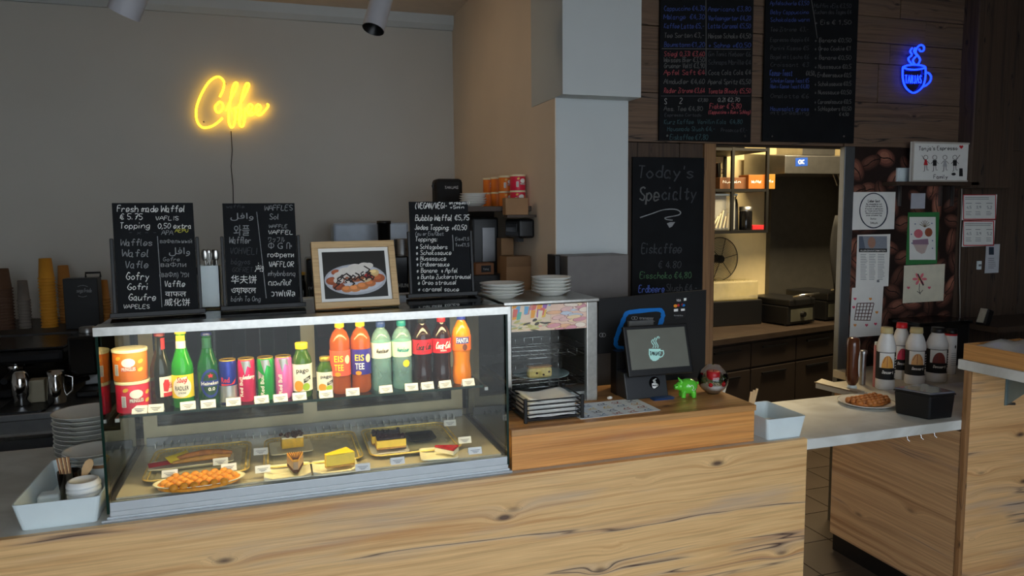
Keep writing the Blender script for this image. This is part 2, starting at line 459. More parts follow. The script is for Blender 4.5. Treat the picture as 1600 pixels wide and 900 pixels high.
# ================================================================== materials used all over
oak = wood('counter_laminate', rgb(240, 196, 136), rgb(208, 152, 94), rgb(74, 52, 46), k=1.0, rough=.45, seed=3.1, grey=.5)
oak3 = wood('cabinet_laminate', rgb(234, 188, 132), rgb(200, 146, 94), rgb(72, 52, 46), k=1.0, rough=.45, seed=8.3, grey=.55)
oak2 = wood('counter_laminate_warm', rgb(234, 166, 92), rgb(198, 126, 62), rgb(76, 46, 36), k=1.1, rough=.42, seed=11.4, grey=.25)
oak_side = wood('counter_laminate_side', rgb(216, 172, 124), rgb(170, 124, 82), rgb(56, 40, 38), grain='Y', k=.9, rough=.45, seed=6.7, grey=.5)
oldwood = wood('old_plank', rgb(118, 94, 74), rgb(84, 65, 52), rgb(26, 20, 18), k=1.6, rough=.75, rnd=True, grey=.35)
oldwood_v = wood('old_upright_plank', rgb(80, 62, 48), rgb(56, 43, 34), rgb(20, 15, 14), grain='Z', up='X', k=1.6, rough=.75, rnd=True, grey=.3)
postwood = wood('pine_post', rgb(150, 112, 74), rgb(112, 80, 52), rgb(40, 28, 22), grain='Z', up='X', k=2.2, rough=.6, grey=.1)
marb = marble('marble_laminate', rgb(216, 216, 210), rgb(188, 186, 178))
plaster = mat('grey_plaster', rgb(198, 194, 185), .85, var=.03, scale=2)
plaster_white = mat('white_plaster', rgb(198, 203, 203), .8, var=.02, scale=4)
plaster_warm_lit = mat('warm_lit_plaster', rgb(228, 210, 188), .85, var=.03, scale=3)  # white paint with the lamps' warm light put into its colour
ceil_m = mat('ceiling_paint', rgb(218, 202, 184), .9, var=.03)
steel = mat('brushed_steel', rgb(190, 188, 182), .28, 1.0, var=.1, scale=60)
steel_dull = mat('satin_steel', rgb(150, 150, 150), .38, 1.0, var=.08)
alu = mat('white_aluminium', rgb(196, 202, 206), .35, .25, var=.03)
chrome = mat('chrome', rgb(215, 215, 215), .1, 1.0, var=0)
black = mat('black_plastic', rgb(16, 16, 18), .4, var=.1)
black_gl = mat('black_gloss', rgb(10, 10, 12), .15, var=.05)
board_m = mat('blackboard', rgb(15, 17, 20), .75, var=.3, scale=9, spec=.25)
frame_black = mat('black_stained_wood', rgb(20, 20, 22), .5, var=.15)
white_pl = mat('white_plastic', rgb(222, 234, 236), .35, var=.02)
porcelain = mat('porcelain', rgb(228, 228, 222), .15, var=.02, coat=.3)
paper = mat('white_paper', rgb(232, 232, 228), .7, var=.03)
paper_grey = mat('grey_ink', rgb(120, 122, 128), .8, var=.1)
ink = mat('black_ink', rgb(22, 22, 24), .7, var=.05)
red_ink = mat('red_ink', rgb(196, 40, 48), .6, var=.05)
pane = glass_mat('clear_glass', (.97, .985, .975))
pane_edge = mat('green_glass_edge', rgb(18, 44, 36), .1, var=.05)
card = mat('brown_cardboard', rgb(150, 114, 80), .8, var=.06)
darkcab = mat('dark_cabinet', rgb(40, 31, 25), .5, var=.12, scale=5)
chalkw = mat('white_chalk', rgb(225, 226, 222), .9, var=.12, scale=150)
chalkg = mat('faded_chalk', rgb(140, 142, 144), .9, var=.2, scale=150)
chalkd = mat('faint_chalk', rgb(62, 64, 68), .9, var=.2, scale=150)
chalkb = mat('blue_chalk', rgb(84, 108, 190), .9, var=.2, scale=150)
chalkr = mat('red_chalk', rgb(205, 96, 104), .9, var=.15, scale=150)
chalkt = mat('teal_chalk', rgb(76, 112, 118), .9, var=.2, scale=150)
chalky = mat('yellow_chalk', rgb(196, 190, 70), .9, var=.12, scale=150)

# ================================================================== the shell
CT = 0.87                                  # height of the worktop
YB = 5.0                                   # back wall
XS = at_y(711, 300, YB).x                  # side wall beside the back room
YP = at_x(868, 300, XS).y                  # front of the pillar
YW = 3.20                                  # plank wall
ZC = at_y(711, 28, YB).z                   # ceiling
XPR = at_y(981, 300, YP).x

floor = struct(MB().bx(-3.4, 5.6, -1.2, 6.0, -.1, 0).build('floor', mat('floor_base', rgb(70, 60, 52), .6)))
tile_m = mat('brown_floor_tile', rgb(66, 56, 47), .45, var=.12, scale=3)
tm = MB().bx(-.148, .148, -.148, .148, 0, .006)
t0 = tm.build('tile', tile_m, floor); t0.location = (1.95, 1.65, 0)
for i in range(8):
    for j in range(9):
        x, y = 1.95+.302*i, 1.65+.302*j
        if (i, j) == (0, 0) or y > 4.1: continue
        t = t0.copy(); C.objects.link(t); t.parent = floor; t.location = (x, y, 0)

struct(MB().bx(-3.4, 5.6, -1.2, 6.0, ZC, ZC+.15).build('ceiling', ceil_m))
struct(MB().bx(-3.4, XS+.3, YB, YB+.12, 0, ZC).build('wall_back', plaster))
struct(MB().bx(-3.5, -3.4, -1.2, 6.0, 0, ZC).build('wall_left', plaster))
struct(MB().bx(XS, XS+.12, YP+.002, YB, 0, ZC).build('wall_side', plaster_warm_lit))
# crown moulding along the back wall
zb = at_y(709, 49, YB).z
mb = MB(); mb.prism([(0, 0), (-.02, 0), (-.05, .03), (-.055, ZC-zb), (0, ZC-zb)], lambda x, y, t: Vector((-3.4+t, YB+x, zb+y)), XS+3.4)
struct(mb.build('trim_1', plaster_white))
# pillar in two steps
zs = at_y(925, 149, YP-.10).z
struct(MB().bx(XS+.003, XPR, YP, YP+.30, 0, zs+.01).build('wall_pillar', plaster_white))
x0, x1 = at_y(879, 70, YP-.10).x, at_y(1002, 70, YP-.10).x
struct(MB().bx(x0, x1, YP-.10, YP+.30, zs, ZC).build('trim_2', plaster_white), 'protruding upper block of the white pillar')

# plank wall above the kitchen opening
z_head = at_y(1180, 226, YW).z
XR = at_y(1516, 150, YW).x
XK0 = at_y(1115, 350, YW).x; XK1 = at_y(1313, 350, YW).x
wall = struct(MB().bx(XPR, 5.6, YW+.022, YW+.10, z_head-.005, ZC).build('wall_rear', mat('dark_batten', rgb(30, 24, 20), .9)), 'dark planked wall above the kitchen opening')
rows = []; z = z_head
hs = [at_y(1420, a, YW).z for a in (224, 163, 103, 71, 31)]
zz = [z_head]+hs[1:]
while zz[-1] < ZC-.05: zz.append(zz[-1]+random.choice((.12, .16, .10)))
random.seed(21)
for a, b in zip(zz[:-1], zz[1:]):
    x = XPR+.002; first = True
    while x < XR-.02:
        L = random.uniform(.25, .7) if first else random.uniform(.6, 1.2); first = False
        e = min(x+L, XR); 
        if XR-e < .2: e = XR
        d = random.uniform(0, .008)
        MB().bx(x+.0015, e-.0015, YW-d, YW+.022, a+.0015, min(b, ZC)-.0015).build('plank', oldwood, wall, bevel=.002)
        x = e
# boards of the wall left of the kitchen opening
wl = struct(MB().bx(XPR, XK0-.002, YW+.03, YW+.10, 0, z_head).build('wall_rear_left', mat('dark_batten', rgb(30, 24, 20), .9)), 'boarded wall behind the tall blackboard')
xs_ = [XPR, XPR+.10, XPR+.22, XPR+.33, at_y(1098, 300, YW).x]
for a, b in zip(xs_[:-1], xs_[1:]):
    MB().bx(a+.001, b-.001, YW+random.uniform(.0, .006), YW+.03, .01, z_head-.002).build('board', oldwood_v, wl, bevel=.002)
# pine post of the opening and its steel edge on the other side
struct(MB().bx(at_y(1098, 300, YW).x, XK0, YW-.012, YW+.12, 0, z_head).build('trim_3', postwood, bevel=.002), 'pine post of the kitchen opening')
struct(MB().bx(XK1, at_y(1329, 350, YW).x, YW-.015, YW+.022, 0, z_head).build('trim_4', mat('door_steel', rgb(120, 124, 128), .35, .7, var=.05), bevel=.004), 'steel edge of the kitchen opening')
XBN = at_y(1329, 350, YW).x; XBR = at_y(1495, 350, YW).x
wb = struct(MB().bx(XBN, XBR, YW, YW+.04, 0, z_head).build('wall_rear_right', mat('bean_print_ground', rgb(34, 22, 18), .55, var=.3, scale=7)), 'wall papered with a large picture of coffee beans')
# upright beam and dark upright boards on the right
xb0, xb1 = at_y(1516, 300, YW-.10).x, at_y(1580, 300, YW-.10).x
wr = struct(MB().bx(XBR, 5.6, YW+.03, YW+.10, 0, z_head).build('wall_right', mat('dark_batten', rgb(30, 24, 20), .9)), 'dark wall of upright boards on the right')
x = XBR
for w_ in (.10, .13, .16, .12, .18, .15, .17, .2, .2, .2):
    MB().bx(x+.001, x+w_-.001, YW+random.uniform(0, .008), YW+.03, .01, z_head-.001).build('board', oldwood_v, wr, bevel=.002); x += w_
wr2 = x
x = XR
for w_ in (.2, .2, .22, .2, .25, .25, .25):
    MB().bx(x+.001, x+w_-.001, YW+random.uniform(0, .008), YW+.022, z_head, ZC-.001).build('upright_board', oldwood_v, wall, bevel=.002); x += w_
struct(MB().bx(xb0, xb1, YW-.10, YW-.001, at_y(1545, 294, YW-.10).z, ZC).build('trim_5', oldwood_v, bevel=.006), 'upright wooden beam beside the blue cup sign')
# unseen shop front behind the viewer: piers and header added to narrow the daylight
fm_ = mat('shop_front_render', rgb(150, 146, 140), .9)
fr_ = MB(); fr_.bx(-3.4, SX0, SY-.2, SY, 0, ZC); fr_.bx(SX1, 5.6, SY-.2, SY, 0, ZC); fr_.bx(SX0, SX1, SY-.2, SY, SZ1, ZC)
struct(fr_.build('wall_front_unseen', fm_))
struct(MB().bx(-9, 11, -9, -1.2, -.12, -.02).build('floor_pavement', mat('grey_pavement', rgb(120, 118, 114), .9)))  # unseen pavement outside, added to cut light from below
struct(MB().bx(4.9, 5.0, -1.2, YW-.02, 0, ZC).build('wall_far_right', mat('dark_plaster', rgb(96, 84, 74), .9)))

# coffee bean picture on the papered wall
random.seed(5)
BEANM = attr_mat('bean_print', .5)
bp = MB(); fnb = plane((XBN, YW, 0), lift=.0006)
W_ = XBR-XBN
beans = []
for tries in range(600):
    cx, cz = random.uniform(.0, W_), random.uniform(.7, z_head-.02)
    if all(math.hypot(cx-a, cz-b) > .085 for a, b, *_ in beans): beans.append((cx, cz, random.uniform(.06, .085), random.uniform(.036, .05), random.uniform(0, PI)))
def clipx(p): return [(min(max(x, .001), W_-.001), min(max(y, .65), z_head-.003)) for x, y in p]
for lay, (cx, cz, rx, ry, ro) in enumerate(beans):
    base = random.uniform(.8, 1.5)
    fnl = plane((XBN, YW, 0), lift=.0006+.00002*lay)
    for k, (sc, sh, col) in enumerate(((1.0, 0, (46, 27, 22)), (.9, .06, (72, 44, 36)), (.72, .14, (92, 58, 47)), (.45, .24, (112, 74, 60)))):
        bp.col = rgb(*(c*base for c in col))
        bp.poly(clipx(ellipse(cx-sh*ry*.6, cz+sh*ry, rx*sc, ry*sc, 18, ro)), (lambda f, t: (lambda x, y: f(x, y, t)))(fnl, .000005*k))
    bp.col = rgb(26, 15, 13)
    cs = [(cx+(rx*.9*t)*math.cos(ro)-(.12*ry*math.sin(4*t))*math.sin(ro), cz+(rx*.9*t)*math.sin(ro)+(.12*ry*math.sin(4*t))*math.cos(ro)) for t in [i/6-1 for i in range(13)]]
    ribbon(bp, clipx(cs), .006, (lambda f: (lambda x, y: f(x, y, .00002)))(fnl))
bpo = bp.build('bean_picture', BEANM, wb)
bpo['kind'] = 'stuff'

# kitchen beyond the opening
yk = mat('yellow_kitchen_wall', rgb(214, 196, 150), .7, var=.03)
struct(MB().bx(1.9, 5.6, 4.95, 5.05, 0, ZC).build('wall_kitchen_back', yk))
struct(MB().bx(1.58, 1.66, YW+.10, 5.05, 0, ZC).build('wall_kitchen_left', yk))
struct(MB().bx(4.62, 4.70, YW+.10, 5.05, 0, ZC).build('wall_kitchen_right', mat('grey_kitchen_wall', rgb(70, 70, 70), .6)))

# ================================================================== counter
YF = 2.20
XE = at_z(1264, 688, CT).x
ct = thing('counter', 'long front counter clad in knotty wood laminate', 'counter', (0.1, YF, 0))
solid('front_panel', -1.9, XE, YF, YF+.02, .02, CT+.003, oak, ct)
solid('end_panel', XE-.02, XE-.0005, YF+.021, 2.68, .02, CT-.042, oak_side, ct)
solid('body', -1.9, XE-.021, YF+.021, 2.66, .0, CT-.042, darkcab, ct)
# worktop, one slab over counter and passage
mb = MB(); XF = at_z(1500, 655, CT).x
poly_ = [(-1.9, YF+.022), (XE, YF+.022), (XE, YF), (XF-.003, YF), (XF-.003, YF+.006), (3.8, YF+.006), (3.8, 2.70), (.93, 2.70), (.93, 3.08), (-1.9, 3.08)]
mb.prism(poly_, lambda x, y, t: Vector((x, y, CT-.04+t)), .04)
o = mb.build('worktop', marb, bevel=.003); tag(o, 'pale marbled worktop bridging the passage beside the wood counter', 'worktop')
# riser with the till
XR0, XR1, ZR = .722, at_z(1180, 690, CT).x, 1.01
rs = thing('counter_riser', 'raised wooden box on the counter carrying the till', 'counter riser', ((XR0+XR1)/2, 2.45, CT))
solid('front_panel', XR0+.003, XR1-.003, 2.25, 2.268, CT+.001, ZR-.022, oak2, rs)
solid('top_board', XR0, XR1, 2.243, 2.72, ZR-.022, ZR, wood('till_board', rgb(204, 152, 94), rgb(158, 106, 60), rgb(60, 38, 26), k=1.2, rough=.35, seed=2.2, grey=.05), rs, bevel=.002)
for x0 in (XR0+.003, XR1-.021): solid('side_panel', x0, x0+.018, 2.269, 2.70, CT+.001, ZR-.023, oak2, rs)
solid('back_panel', XR0+.022, XR1-.022, 2.68, 2.70, CT+.001, ZR-.023, darkcab, rs)
# cabinet on the right of the passage
rc = thing('side_cabinet', 'tall wood clad cabinet to the right of the passage', 'cabinet', (3.1, 2.2, 0))
ys = at_x(1299, 760, XF).y
solid('side_panel', XF, XF+.02, YF+.007, ys, .10, CT-.051, oak_side, rc)
solid('plinth', XF+.02, 3.8, YF+.05, ys, 0, .10, black, rc)
solid('edge_strip', XF-.002, XF+.018, YF-.018, YF+.003, .02, 1.075, wood('edge_band', rgb(170, 124, 80), rgb(128, 88, 54), rgb(60, 40, 30), grain='Z', up='X', k=2, seed=4), rc)
solid('front_panel', XF+.019, 3.8, YF-.016, YF+.003, .02, 1.075, oak3, rc)
solid('body', XF+.021, 3.8, YF+.02, ys-.01, .10, CT-.0515, darkcab, rc)
# the lower rear part of the cabinet carries the sauces
solid('rear_top', 2.86, 3.8, 2.951, 3.19, CT-.05, CT-.01, mat('cream_laminate', rgb(196, 188, 168), .4, var=.04), rc)
solid('rear_top', XF, 3.8, 2.702, 2.95, CT-.05, CT-.01, mat('cream_laminate', rgb(196, 188, 168), .4, var=.04), rc)

# ================================================================== glass display case
DX0, DX1, DY0, DY1, DZ = -.472, .715, 2.245, 2.81, 1.42
dc = thing('display_case', 'glass refrigerated display case with drinks and cakes', 'display case', ((DX0+DX1)/2, (DY0+DY1)/2, CT))
solid('base', DX0+.004, DX1-.004, DY0+.012, DY1, CT+.001, CT+.05, steel_dull, dc)
mb = MB()
mb.bx(DX0, DX1, DY0, DY0+.012, CT+.001, CT+.012)
mb.bx(DX0+.008, DX1-.004, DY0+.002, DY0+.013, CT+.012, CT+.026)
mb.bx(DX0+.008, DX1-.004, DY0+.004, DY0+.018, CT+.026, CT+.052)
mb.build('front_rail', alu, dc, True, .0015)
solid('foot_strip', DX0-.012, DX1+.006, DY0-.010, DY0-.0005, CT+.001, CT+.007, alu, dc)
solid('case_floor', DX0+.02, DX1-.02, DY0+.03, DY1-.03, CT+.0505, CT+.056, mat('pale_steel', rgb(200, 192, 170), .3, .35, var=.06), dc)
# panes: edges dark green
def pane_box(name, x0, x1, y0, y1, z0, z1, parent, edges):
    mb = MB(); mb.bx(x0, x1, y0, y1, z0, z1)
    mb.m = [1 if e in edges else 0 for e in ('x0', 'x1', 'y0', 'y1', 'z0', 'z1')]
    return mb.build(name, [pane, pane_edge], parent, True)
pane_box('front_pane', DX0+.012, DX1-.012, DY0+.007, DY0+.012, CT+.052, DZ-.008, dc, ('x0', 'x1', 'z0', 'z1'))
pane_box('side_pane', DX0, DX0+.007, DY0+.004, DY1-.02, CT+.02, DZ-.02, dc, ('y0', 'y1', 'z0', 'z1'))
pane_box('side_pane', DX1-.007, DX1, DY0+.004, DY1-.02, CT+.02, DZ-.02, dc, ('y0', 'y1', 'z0', 'z1'))
# top: steel rails with a glass plate
mb = MB(); mb.bx(DX0-.004, DX1+.002, DY0+.001, DY0+.075, DZ-.006, DZ); mb.bx(DX0-.004, DX1+.002, DY0+.001, DY0+.006, DZ-.024, DZ-.006); mb.bx(DX0-.004, DX1+.002, DY0+.070, DY0+.075, DZ-.016, DZ-.006); mb.build('top_rail', steel, dc, True)
solid('top_rail', DX0-.004, DX1+.002, DY1-.05, DY1, DZ-.024, DZ, steel, dc, .002)
pane_box('top_pane', DX0-.003, DX1+.001, DY0+.076, DY1-.051, DZ-.012, DZ-.003, dc, ('x0', 'x1'))
lamp_m = mat('led_strip', rgb(255, 232, 170), .5, var=0, emit=50.0, emitcol=(1.0, .78, .38))
o = solid('lamp_strip', DX0+.03, DX1-.03, DY0+.030, DY0+.058, DZ-.011, DZ-.0065, lamp_m, dc)
# inner shelf
SZ = 1.148
pane_box('glass_shelf', DX0+.03, DX1-.06, 2.335, 2.66, SZ-.008, SZ, dc, ('x0', 'x1', 'y0', 'y1'))
for x in (DX0+.018, DX1-.055):
    MB().bx(x, x+.012, 2.34, 2.68, SZ-.02, SZ-.009).build('shelf_bracket', steel, dc, True)
# rear sliding doors
fr_m = mat('cream_door_frame', rgb(196, 184, 150), .4, .3, var=.05)
dark_pane = glass_mat('rear_door_glass', (.62, .62, .58))
for n, (a, b, yy) in enumerate(((DX0+.02, .13, DY1-.035), (.09, DX1-.02, DY1-.018))):
    d = MB()
    d.bx(a, b, yy, yy+.014, CT+.058, CT+.12); d.bx(a, b, yy, yy+.014, DZ-.06, DZ-.026)
    d.bx(a, a+.045, yy, yy+.014, CT+.12, DZ-.06); d.bx(b-.045, b, yy, yy+.014, CT+.12, DZ-.06)
    do = d.build('sliding_door', fr_m, dc, True)
    MB().bx(a+.045, b-.045, yy+.005, yy+.009, CT+.12, DZ-.06).build('door_pane', dark_pane, do, True)
# air grille: little upright fins along the rear of the floor
for i in range(44):
    x = DX0+.06+i*.0245
    MB().bx(x, x+.003, DY1-.085, DY1-.055, CT+.0565, CT+.072).build('grille_fin', steel, dc, True)
solid('grille_bar', DX0+.03, DX1-.03, DY1-.05, DY1-.044, CT+.0565, CT+.085, steel_dull, dc)

# ------------------------------------------------------------------ drinks on the glass shelf
BY = 2.395
def X_at(px, y=BY): return at_y(px, 600, y).x
def drink(name, label, cat, px, prof, body, caps=(), bands=(), texts=(), y=BY, rz=0.0, z=SZ, neck=None, group='drinks on the glass shelf', x=None, n=22):
    """prof: (radius, height) outline; caps: (prof, mat); bands: (radius, z0, z1, a0, a1, mat); texts: (kind, string, x, y, h, mat, fit, r)"""
    X = x if x is not None else X_at(px, y)
    t = thing(name, label, cat, (X, y, z+.0005), rz, group)
    bo = MB().lathe(prof, n).build('body', body, t)
    for nm, cp, m in caps: MB().lathe(cp, 18).build(nm, m, t)
    lab = None
    for nm, r, z0, z1, a0, a1, m in bands:
        if isinstance(r, (int, float)): pr = [(r, z0), (r, z1)]
        else: pr = r
        o_ = MB().lathe(pr, max(6, int(abs(a1-a0)/.22)), a0=a0, a1=a1, cap0=False, cap1=False).build(nm, m, t)
        if nm in ('label', 'sleeve'): lab = o_
    for k, (kind, s_, x_, y_, h, m, fit, r) in enumerate(texts):
        mb = MB(); fn = wrap(r, 0, 0)
        if kind == 'type': ftext(mb, s_, x_, y_, h, fn, fit, .012, True)
        elif kind == 'hand': hand(mb, s_, x_-(fit or hand_w(s_, h))/2, y_, h, h*.13, fn, .25, .12, fit=fit)
        elif kind == 'up':   # lettering running up the can
            g = wrap(r, 0, 0); ftext(mb, s_, 0, 0, h, (lambda gg, xx, yy: (lambda a, b: gg(xx-b, yy+a)))(g, x_, y_), fit, .012, False)
        elif kind == 'shape':
            mb.poly(s_, fn)
        mb.build('lettering' if kind != 'shape' else 'printed_shape', m, lab or t)
    return t
FULL = (0, 2*PI); 
lid_m = mat('cream_lid', rgb(226, 214, 176), .35, var=.03)
or_m = mat('orange_tube', rgb(232, 122, 38), .4, var=.05)
rd_m = mat('red_tube', rgb(214, 34, 66), .4, var=.05)
def crisp_can(label, loc, rz, col, s=.97, group='crisp tubes', detail=True):
    R, H = .048*s, .096*s
    t = thing('crisp_tube', label, 'crisp tube', loc, rz, group)
    MB().lathe([(R*.97, 0), (R, .003), (R, H-.008), (R*.98, H-.006)], 24).build('tube', col, t)
    MB().lathe([(R*1.03, H-.009), (R*1.04, H-.001), (R*1.0, H), (R*.9, H-.002), (0, H-.002)], 24).build('lid', lid_m, t)
    lg = MB(); f = wrap(R+.0006)
    lg.poly(ellipse(0, H*.60, .019*s, .0135*s), f); lg.build('white_oval', paper, t)
    bn = MB(); bn.poly([(-.021*s, H*.33), (.021*s, H*.33), (.021*s, H*.47), (-.021*s, H*.47)], wrap(R+.0006)); b_ = bn.build('name_band', red_ink if col is or_m else mat('dark_red_ink', rgb(150, 12, 34), .5), t)
    tx = MB(); ftext(tx, 'PRINGLES', 0, H*.345, H*.11, wrap(R+.0012), .039*s, .02, True); tx.build('lettering', paper, b_)
    if detail:
        br = MB(); br.poly([(-.044*s, H*.2), (-.030*s, H*.2), (-.030*s, H*.55), (-.044*s, H*.55)], wrap(R+.0006)); br.build('barcode_panel', paper, t)
        bb = MB()
        for i in range(8): bb.poly([(-.042*s, H*(.22+.04*i)), (-.032*s, H*(.22+.04*i)), (-.032*s, H*(.235+.04*i)), (-.042*s, H*(.235+.04*i))], wrap(R+.001))
        bb.build('barcode', ink, t)
        cr = MB()
        for cx, cy in ((.036, .62), (.034, .36), (-.03, .74)): cr.poly(ellipse(cx*s, cy*H, .009*s, .006*s, 10, .4), wrap(R+.0006))
        cr.build('crisp_print', mat('crisp_yellow', rgb(236, 186, 70), .5), t)
    return t
xp = at_y(204, 640, BY-.0).x+.010
crisp_can('red crisp tube under the orange one in the display case', (xp, BY, SZ+.0005), .35, rd_m, group='crisp tubes in the display case')
crisp_can('orange crisp tube standing on the red one in the display case', (xp-.003, BY, SZ+.0945), .05, or_m, group='crisp tubes in the display case')

dk_glass = tinted('dark_brown_green_glass', rgb(28, 30, 14), .25)
gr_glass = tinted('bright_green_glass', rgb(40, 150, 36), .35)
hk_glass = tinted('deep_green_glass', rgb(16, 84, 34), .3)
yel = mat('yellow_label', rgb(240, 208, 40), .45, var=.04)
wht = mat('white_label', rgb(232, 228, 214), .5, var=.03)
wht_ink = mat('white_print', rgb(240, 240, 236), .5, var=.02)
blu = mat('blue_label', rgb(24, 44, 130), .45, var=.05)
gold = mat('gold_foil', rgb(214, 176, 84), .3, .8, var=.08)
def beer(h=.228, r=.031): return [(r*.9, 0), (r, .005), (r, h*.50), (r*.94, h*.56), (r*.62, h*.70), (r*.45, h*.78), (r*.42, h*.93), (r*.46, h*.935), (r*.46, h*.955), (r*.4, h*.965)]
def crown(h=.228, r=.031): return [(r*.50, h*.955), (r*.50, h*.985), (r*.4, h), (0, h)]
stc = mat('stiegl_red', rgb(200, 36, 40), .45)
drink('beer_bottle', 'dark beer bottle with white and red label in the display case', 'bottle', 253, beer(), dk_glass,
  caps=(('crown_cap', crown(), mat('dark_red_cap', rgb(110, 20, 24), .4)),),
  bands=(('label', .0314, .038, .098, -.2, 1.5, wht), ('neck_label', .0139, .175, .212, .2, 1.6, stc), ('label_stripe', .0317, .038, .050, .1, 1.5, stc)),
  texts=(('shape', [(.004, .055), (.016, .052), (.022, .07), (.014, .074), (.02, .088), (.008, .09), (.003, .078), (.012, .07)], 0, 0, 0, stc, None, .0318), ('type', 'Stiegl', .032, .062, .018, stc, .022, .0318)), rz=.15)
drink('beer_bottle', 'bright green shandy bottle with yellow label in the display case', 'bottle', 286, beer(.232, .032), gr_glass,
  caps=(('crown_cap', crown(.232, .032), yel),),
  bands=(('label', .0324, .030, .100, -1.3, 1.3, yel), ('neck_label', .0146, .165, .222, -1.0, 1.0, yel), ('neck_badge', .0152, .178, .200, -1.1, 1.1, mat('pink_badge', rgb(214, 190, 196), .5))),
  texts=(('shape', ellipse(0, .063, .028, .030, 24), 0, 0, 0, wht, None, .0327), ('shape', [(-.018, .078), (.018, .084), (.016, .095), (-.016, .090)], 0, 0, 0, wht, None, .0329),
         ('hand', 'Stiegl', 0, .078, .016, stc, .03, .0331), ('type', 'RADLER', 0, .054, .013, ink, .040, .0331), ('type', 'ZITRONE', 0, .043, .005, ink, .022, .0331)))
drink('beer_bottle', 'deep green alcohol free beer bottle with round blue label', 'bottle', 326, beer(.222, .031), hk_glass,
  caps=(('crown_cap', crown(.222, .031), mat('blue_cap', rgb(20, 30, 90), .3)),),
  bands=(('neck_label', .0139, .160, .205, -1.5, 1.5, mat('green_neck', rgb(20, 70, 50), .4)), ('label', .0312, .050, .051, -.02, .02, blu)),
  texts=(('shape', ellipse(.006, .068, .030, .044, 28), 0, 0, 0, blu, None, .0314), ('shape', ellipse(.006, .068, .023, .036, 28), 0, 0, 0, mat('dark_green_label', rgb(18, 60, 40), .4), None, .0317),
         ('shape', [(-.026, .060), (.036, .060), (.036, .077), (-.026, .077)], 0, 0, 0, blu, None, .0319),
         ('type', 'Heineken', .005, .0635, .011, wht_ink, .054, .0322), ('type', '0.0', .008, .046, .010, wht_ink, .02, .0322),
         ('shape', [(.006+.009*math.sin(i*PI/5)*(1 if i % 2 == 0 else .42), .092+.009*math.cos(i*PI/5)*(1 if i % 2 == 0 else .42)) for i in range(10)], 0, 0, 0, stc, None, .0322)), rz=.1)
def can(h=.134, r=.0262): return [(r*.82, 0), (r*.9, .003), (r, .010), (r, h-.012), (r*.9, h-.004)]
def can_lid(h=.134, r=.0262): return [(r*.9, h-.004), (r*.93, h-.001), (r*.88, h), (r*.82, h-.005), (0, h-.005)]
silver = mat('silver_print', rgb(190, 196, 204), .3, .7, var=.03)
for px, nm, col, txt in ((357, 'blue and silver', mat('can_blue', rgb(20, 40, 140), .3, .4), 'Red Bull'), (386, 'raspberry red', mat('can_pink', rgb(206, 26, 92), .3, .3), 'Red Bull'),
                         (416, 'green', mat('can_green', rgb(24, 150, 62), .3, .3), 'Red Bull'), (444, 'lilac pink', mat('can_lilac', rgb(226, 110, 184), .3, .3), 'Red Bull')):
    tx = []; bd = []
    if px == 357:
        bd = [('label', .0264, .004, .055, -1.6, 1.6, silver)]
        tx = [('shape', [(-.02, .055), (.02, .06), (.03, .08), (.01, .06), (-.02, .062)], 0, 0, 0, stc, None, .0266), ('type', 'Red', -.008, .066, .016, stc, .026, .0266)]
    else:
        tx = [('shape', [(-.016, .128), (.012, .128), (.016, .105), (.004, .112), (-.004, .085), (-.010, .108)], 0, 0, 0, silver, None, .0266),
              ('up', txt, -.006 if px != 386 else -.012, .018, .012, wht_ink, .06, .0267)]
        if px == 386: tx.append(('hand', 'Juneberry', .006, .072, .014, wht_ink, .04, .0267))
        if px == 416: tx.append(('shape', [(-.026, .095), (-.006, .080), (-.026, .066)], 0, 0, 0, silver, None, .0266))
    drink('drink_can', nm+' slim energy drink can in the display case', 'can', px, can(), col, caps=(('can_lid', can_lid(), gold),), bands=bd, texts=tx)
gjuice = tinted('green_juice_glass', rgb(60, 96, 24), .25)
def juice(h, r): return [(r*.9, 0), (r, .006), (r, h*.62), (r*.92, h*.72), (r*.60, h*.84), (r*.56, h*.90)]
orange_pr = mat('orange_print', rgb(240, 150, 24), .5)
lime_pr = mat('lime_print', rgb(150, 186, 40), .5)
for px, h, r, capm, nm in ((473, .172, .0305, mat('yellow_screw_cap', rgb(226, 206, 30), .4), 'larger juice bottle with yellow cap and orange picture'), (509, .122, .0275, mat('gold_screw_cap', rgb(196, 170, 70), .3, .6), 'small green juice bottle with gold cap')):
    drink('juice_bottle', nm+' in the display case', 'bottle', px, juice(h, r), gjuice,
      caps=(('screw_cap', [(r*.62, h*.885), (r*.64, h*.89), (r*.64, h-.002), (r*.58, h), (0, h)], capm),),
      bands=(('label', r+.0005, h*.12, h*.62, -1.7, 1.7, wht),),
      texts=(('type', 'pago', 0, h*.47, h*.085, ink, r*1.3, r+.0012), ('shape', ellipse(-r*.45, h*.22, r*.5, h*.1), 0, 0, 0, orange_pr, None, r+.0011), ('shape', ellipse(r*.35, h*.2, r*.4, h*.07), 0, 0, 0, lime_pr, None, r+.0013),
             ('shape', [(r*.1, h*.27), (r*.85, h*.33), (r*.85, h*.41), (r*.1, h*.35)], 0, 0, 0, ink, None, r+.0014), ('type', '100%', r*.47, h*.315, h*.05, wht_ink, r*.55, r+.0018)))
def pet(h=.228, r=.0325): return [(r*.78, 0), (r*.95, .006), (r, .016), (r*.97, h*.24), (r, h*.28), (r, h*.72), (r*.96, h*.76), (r*.7, h*.85), (r*.40, h*.90), (r*.38, h*.925)]
def petcap(h=.228, r=.0325): return [(r*.44, h*.92), (r*.46, h*.925), (r*.46, h*.99), (r*.42, h), (0, h)]
tea = tinted('iced_tea', rgb(176, 84, 30), .3)
water = tinted('still_water_bottle', rgb(150, 186, 186), .62)
cola = tinted('cola', rgb(34, 12, 10), .12)
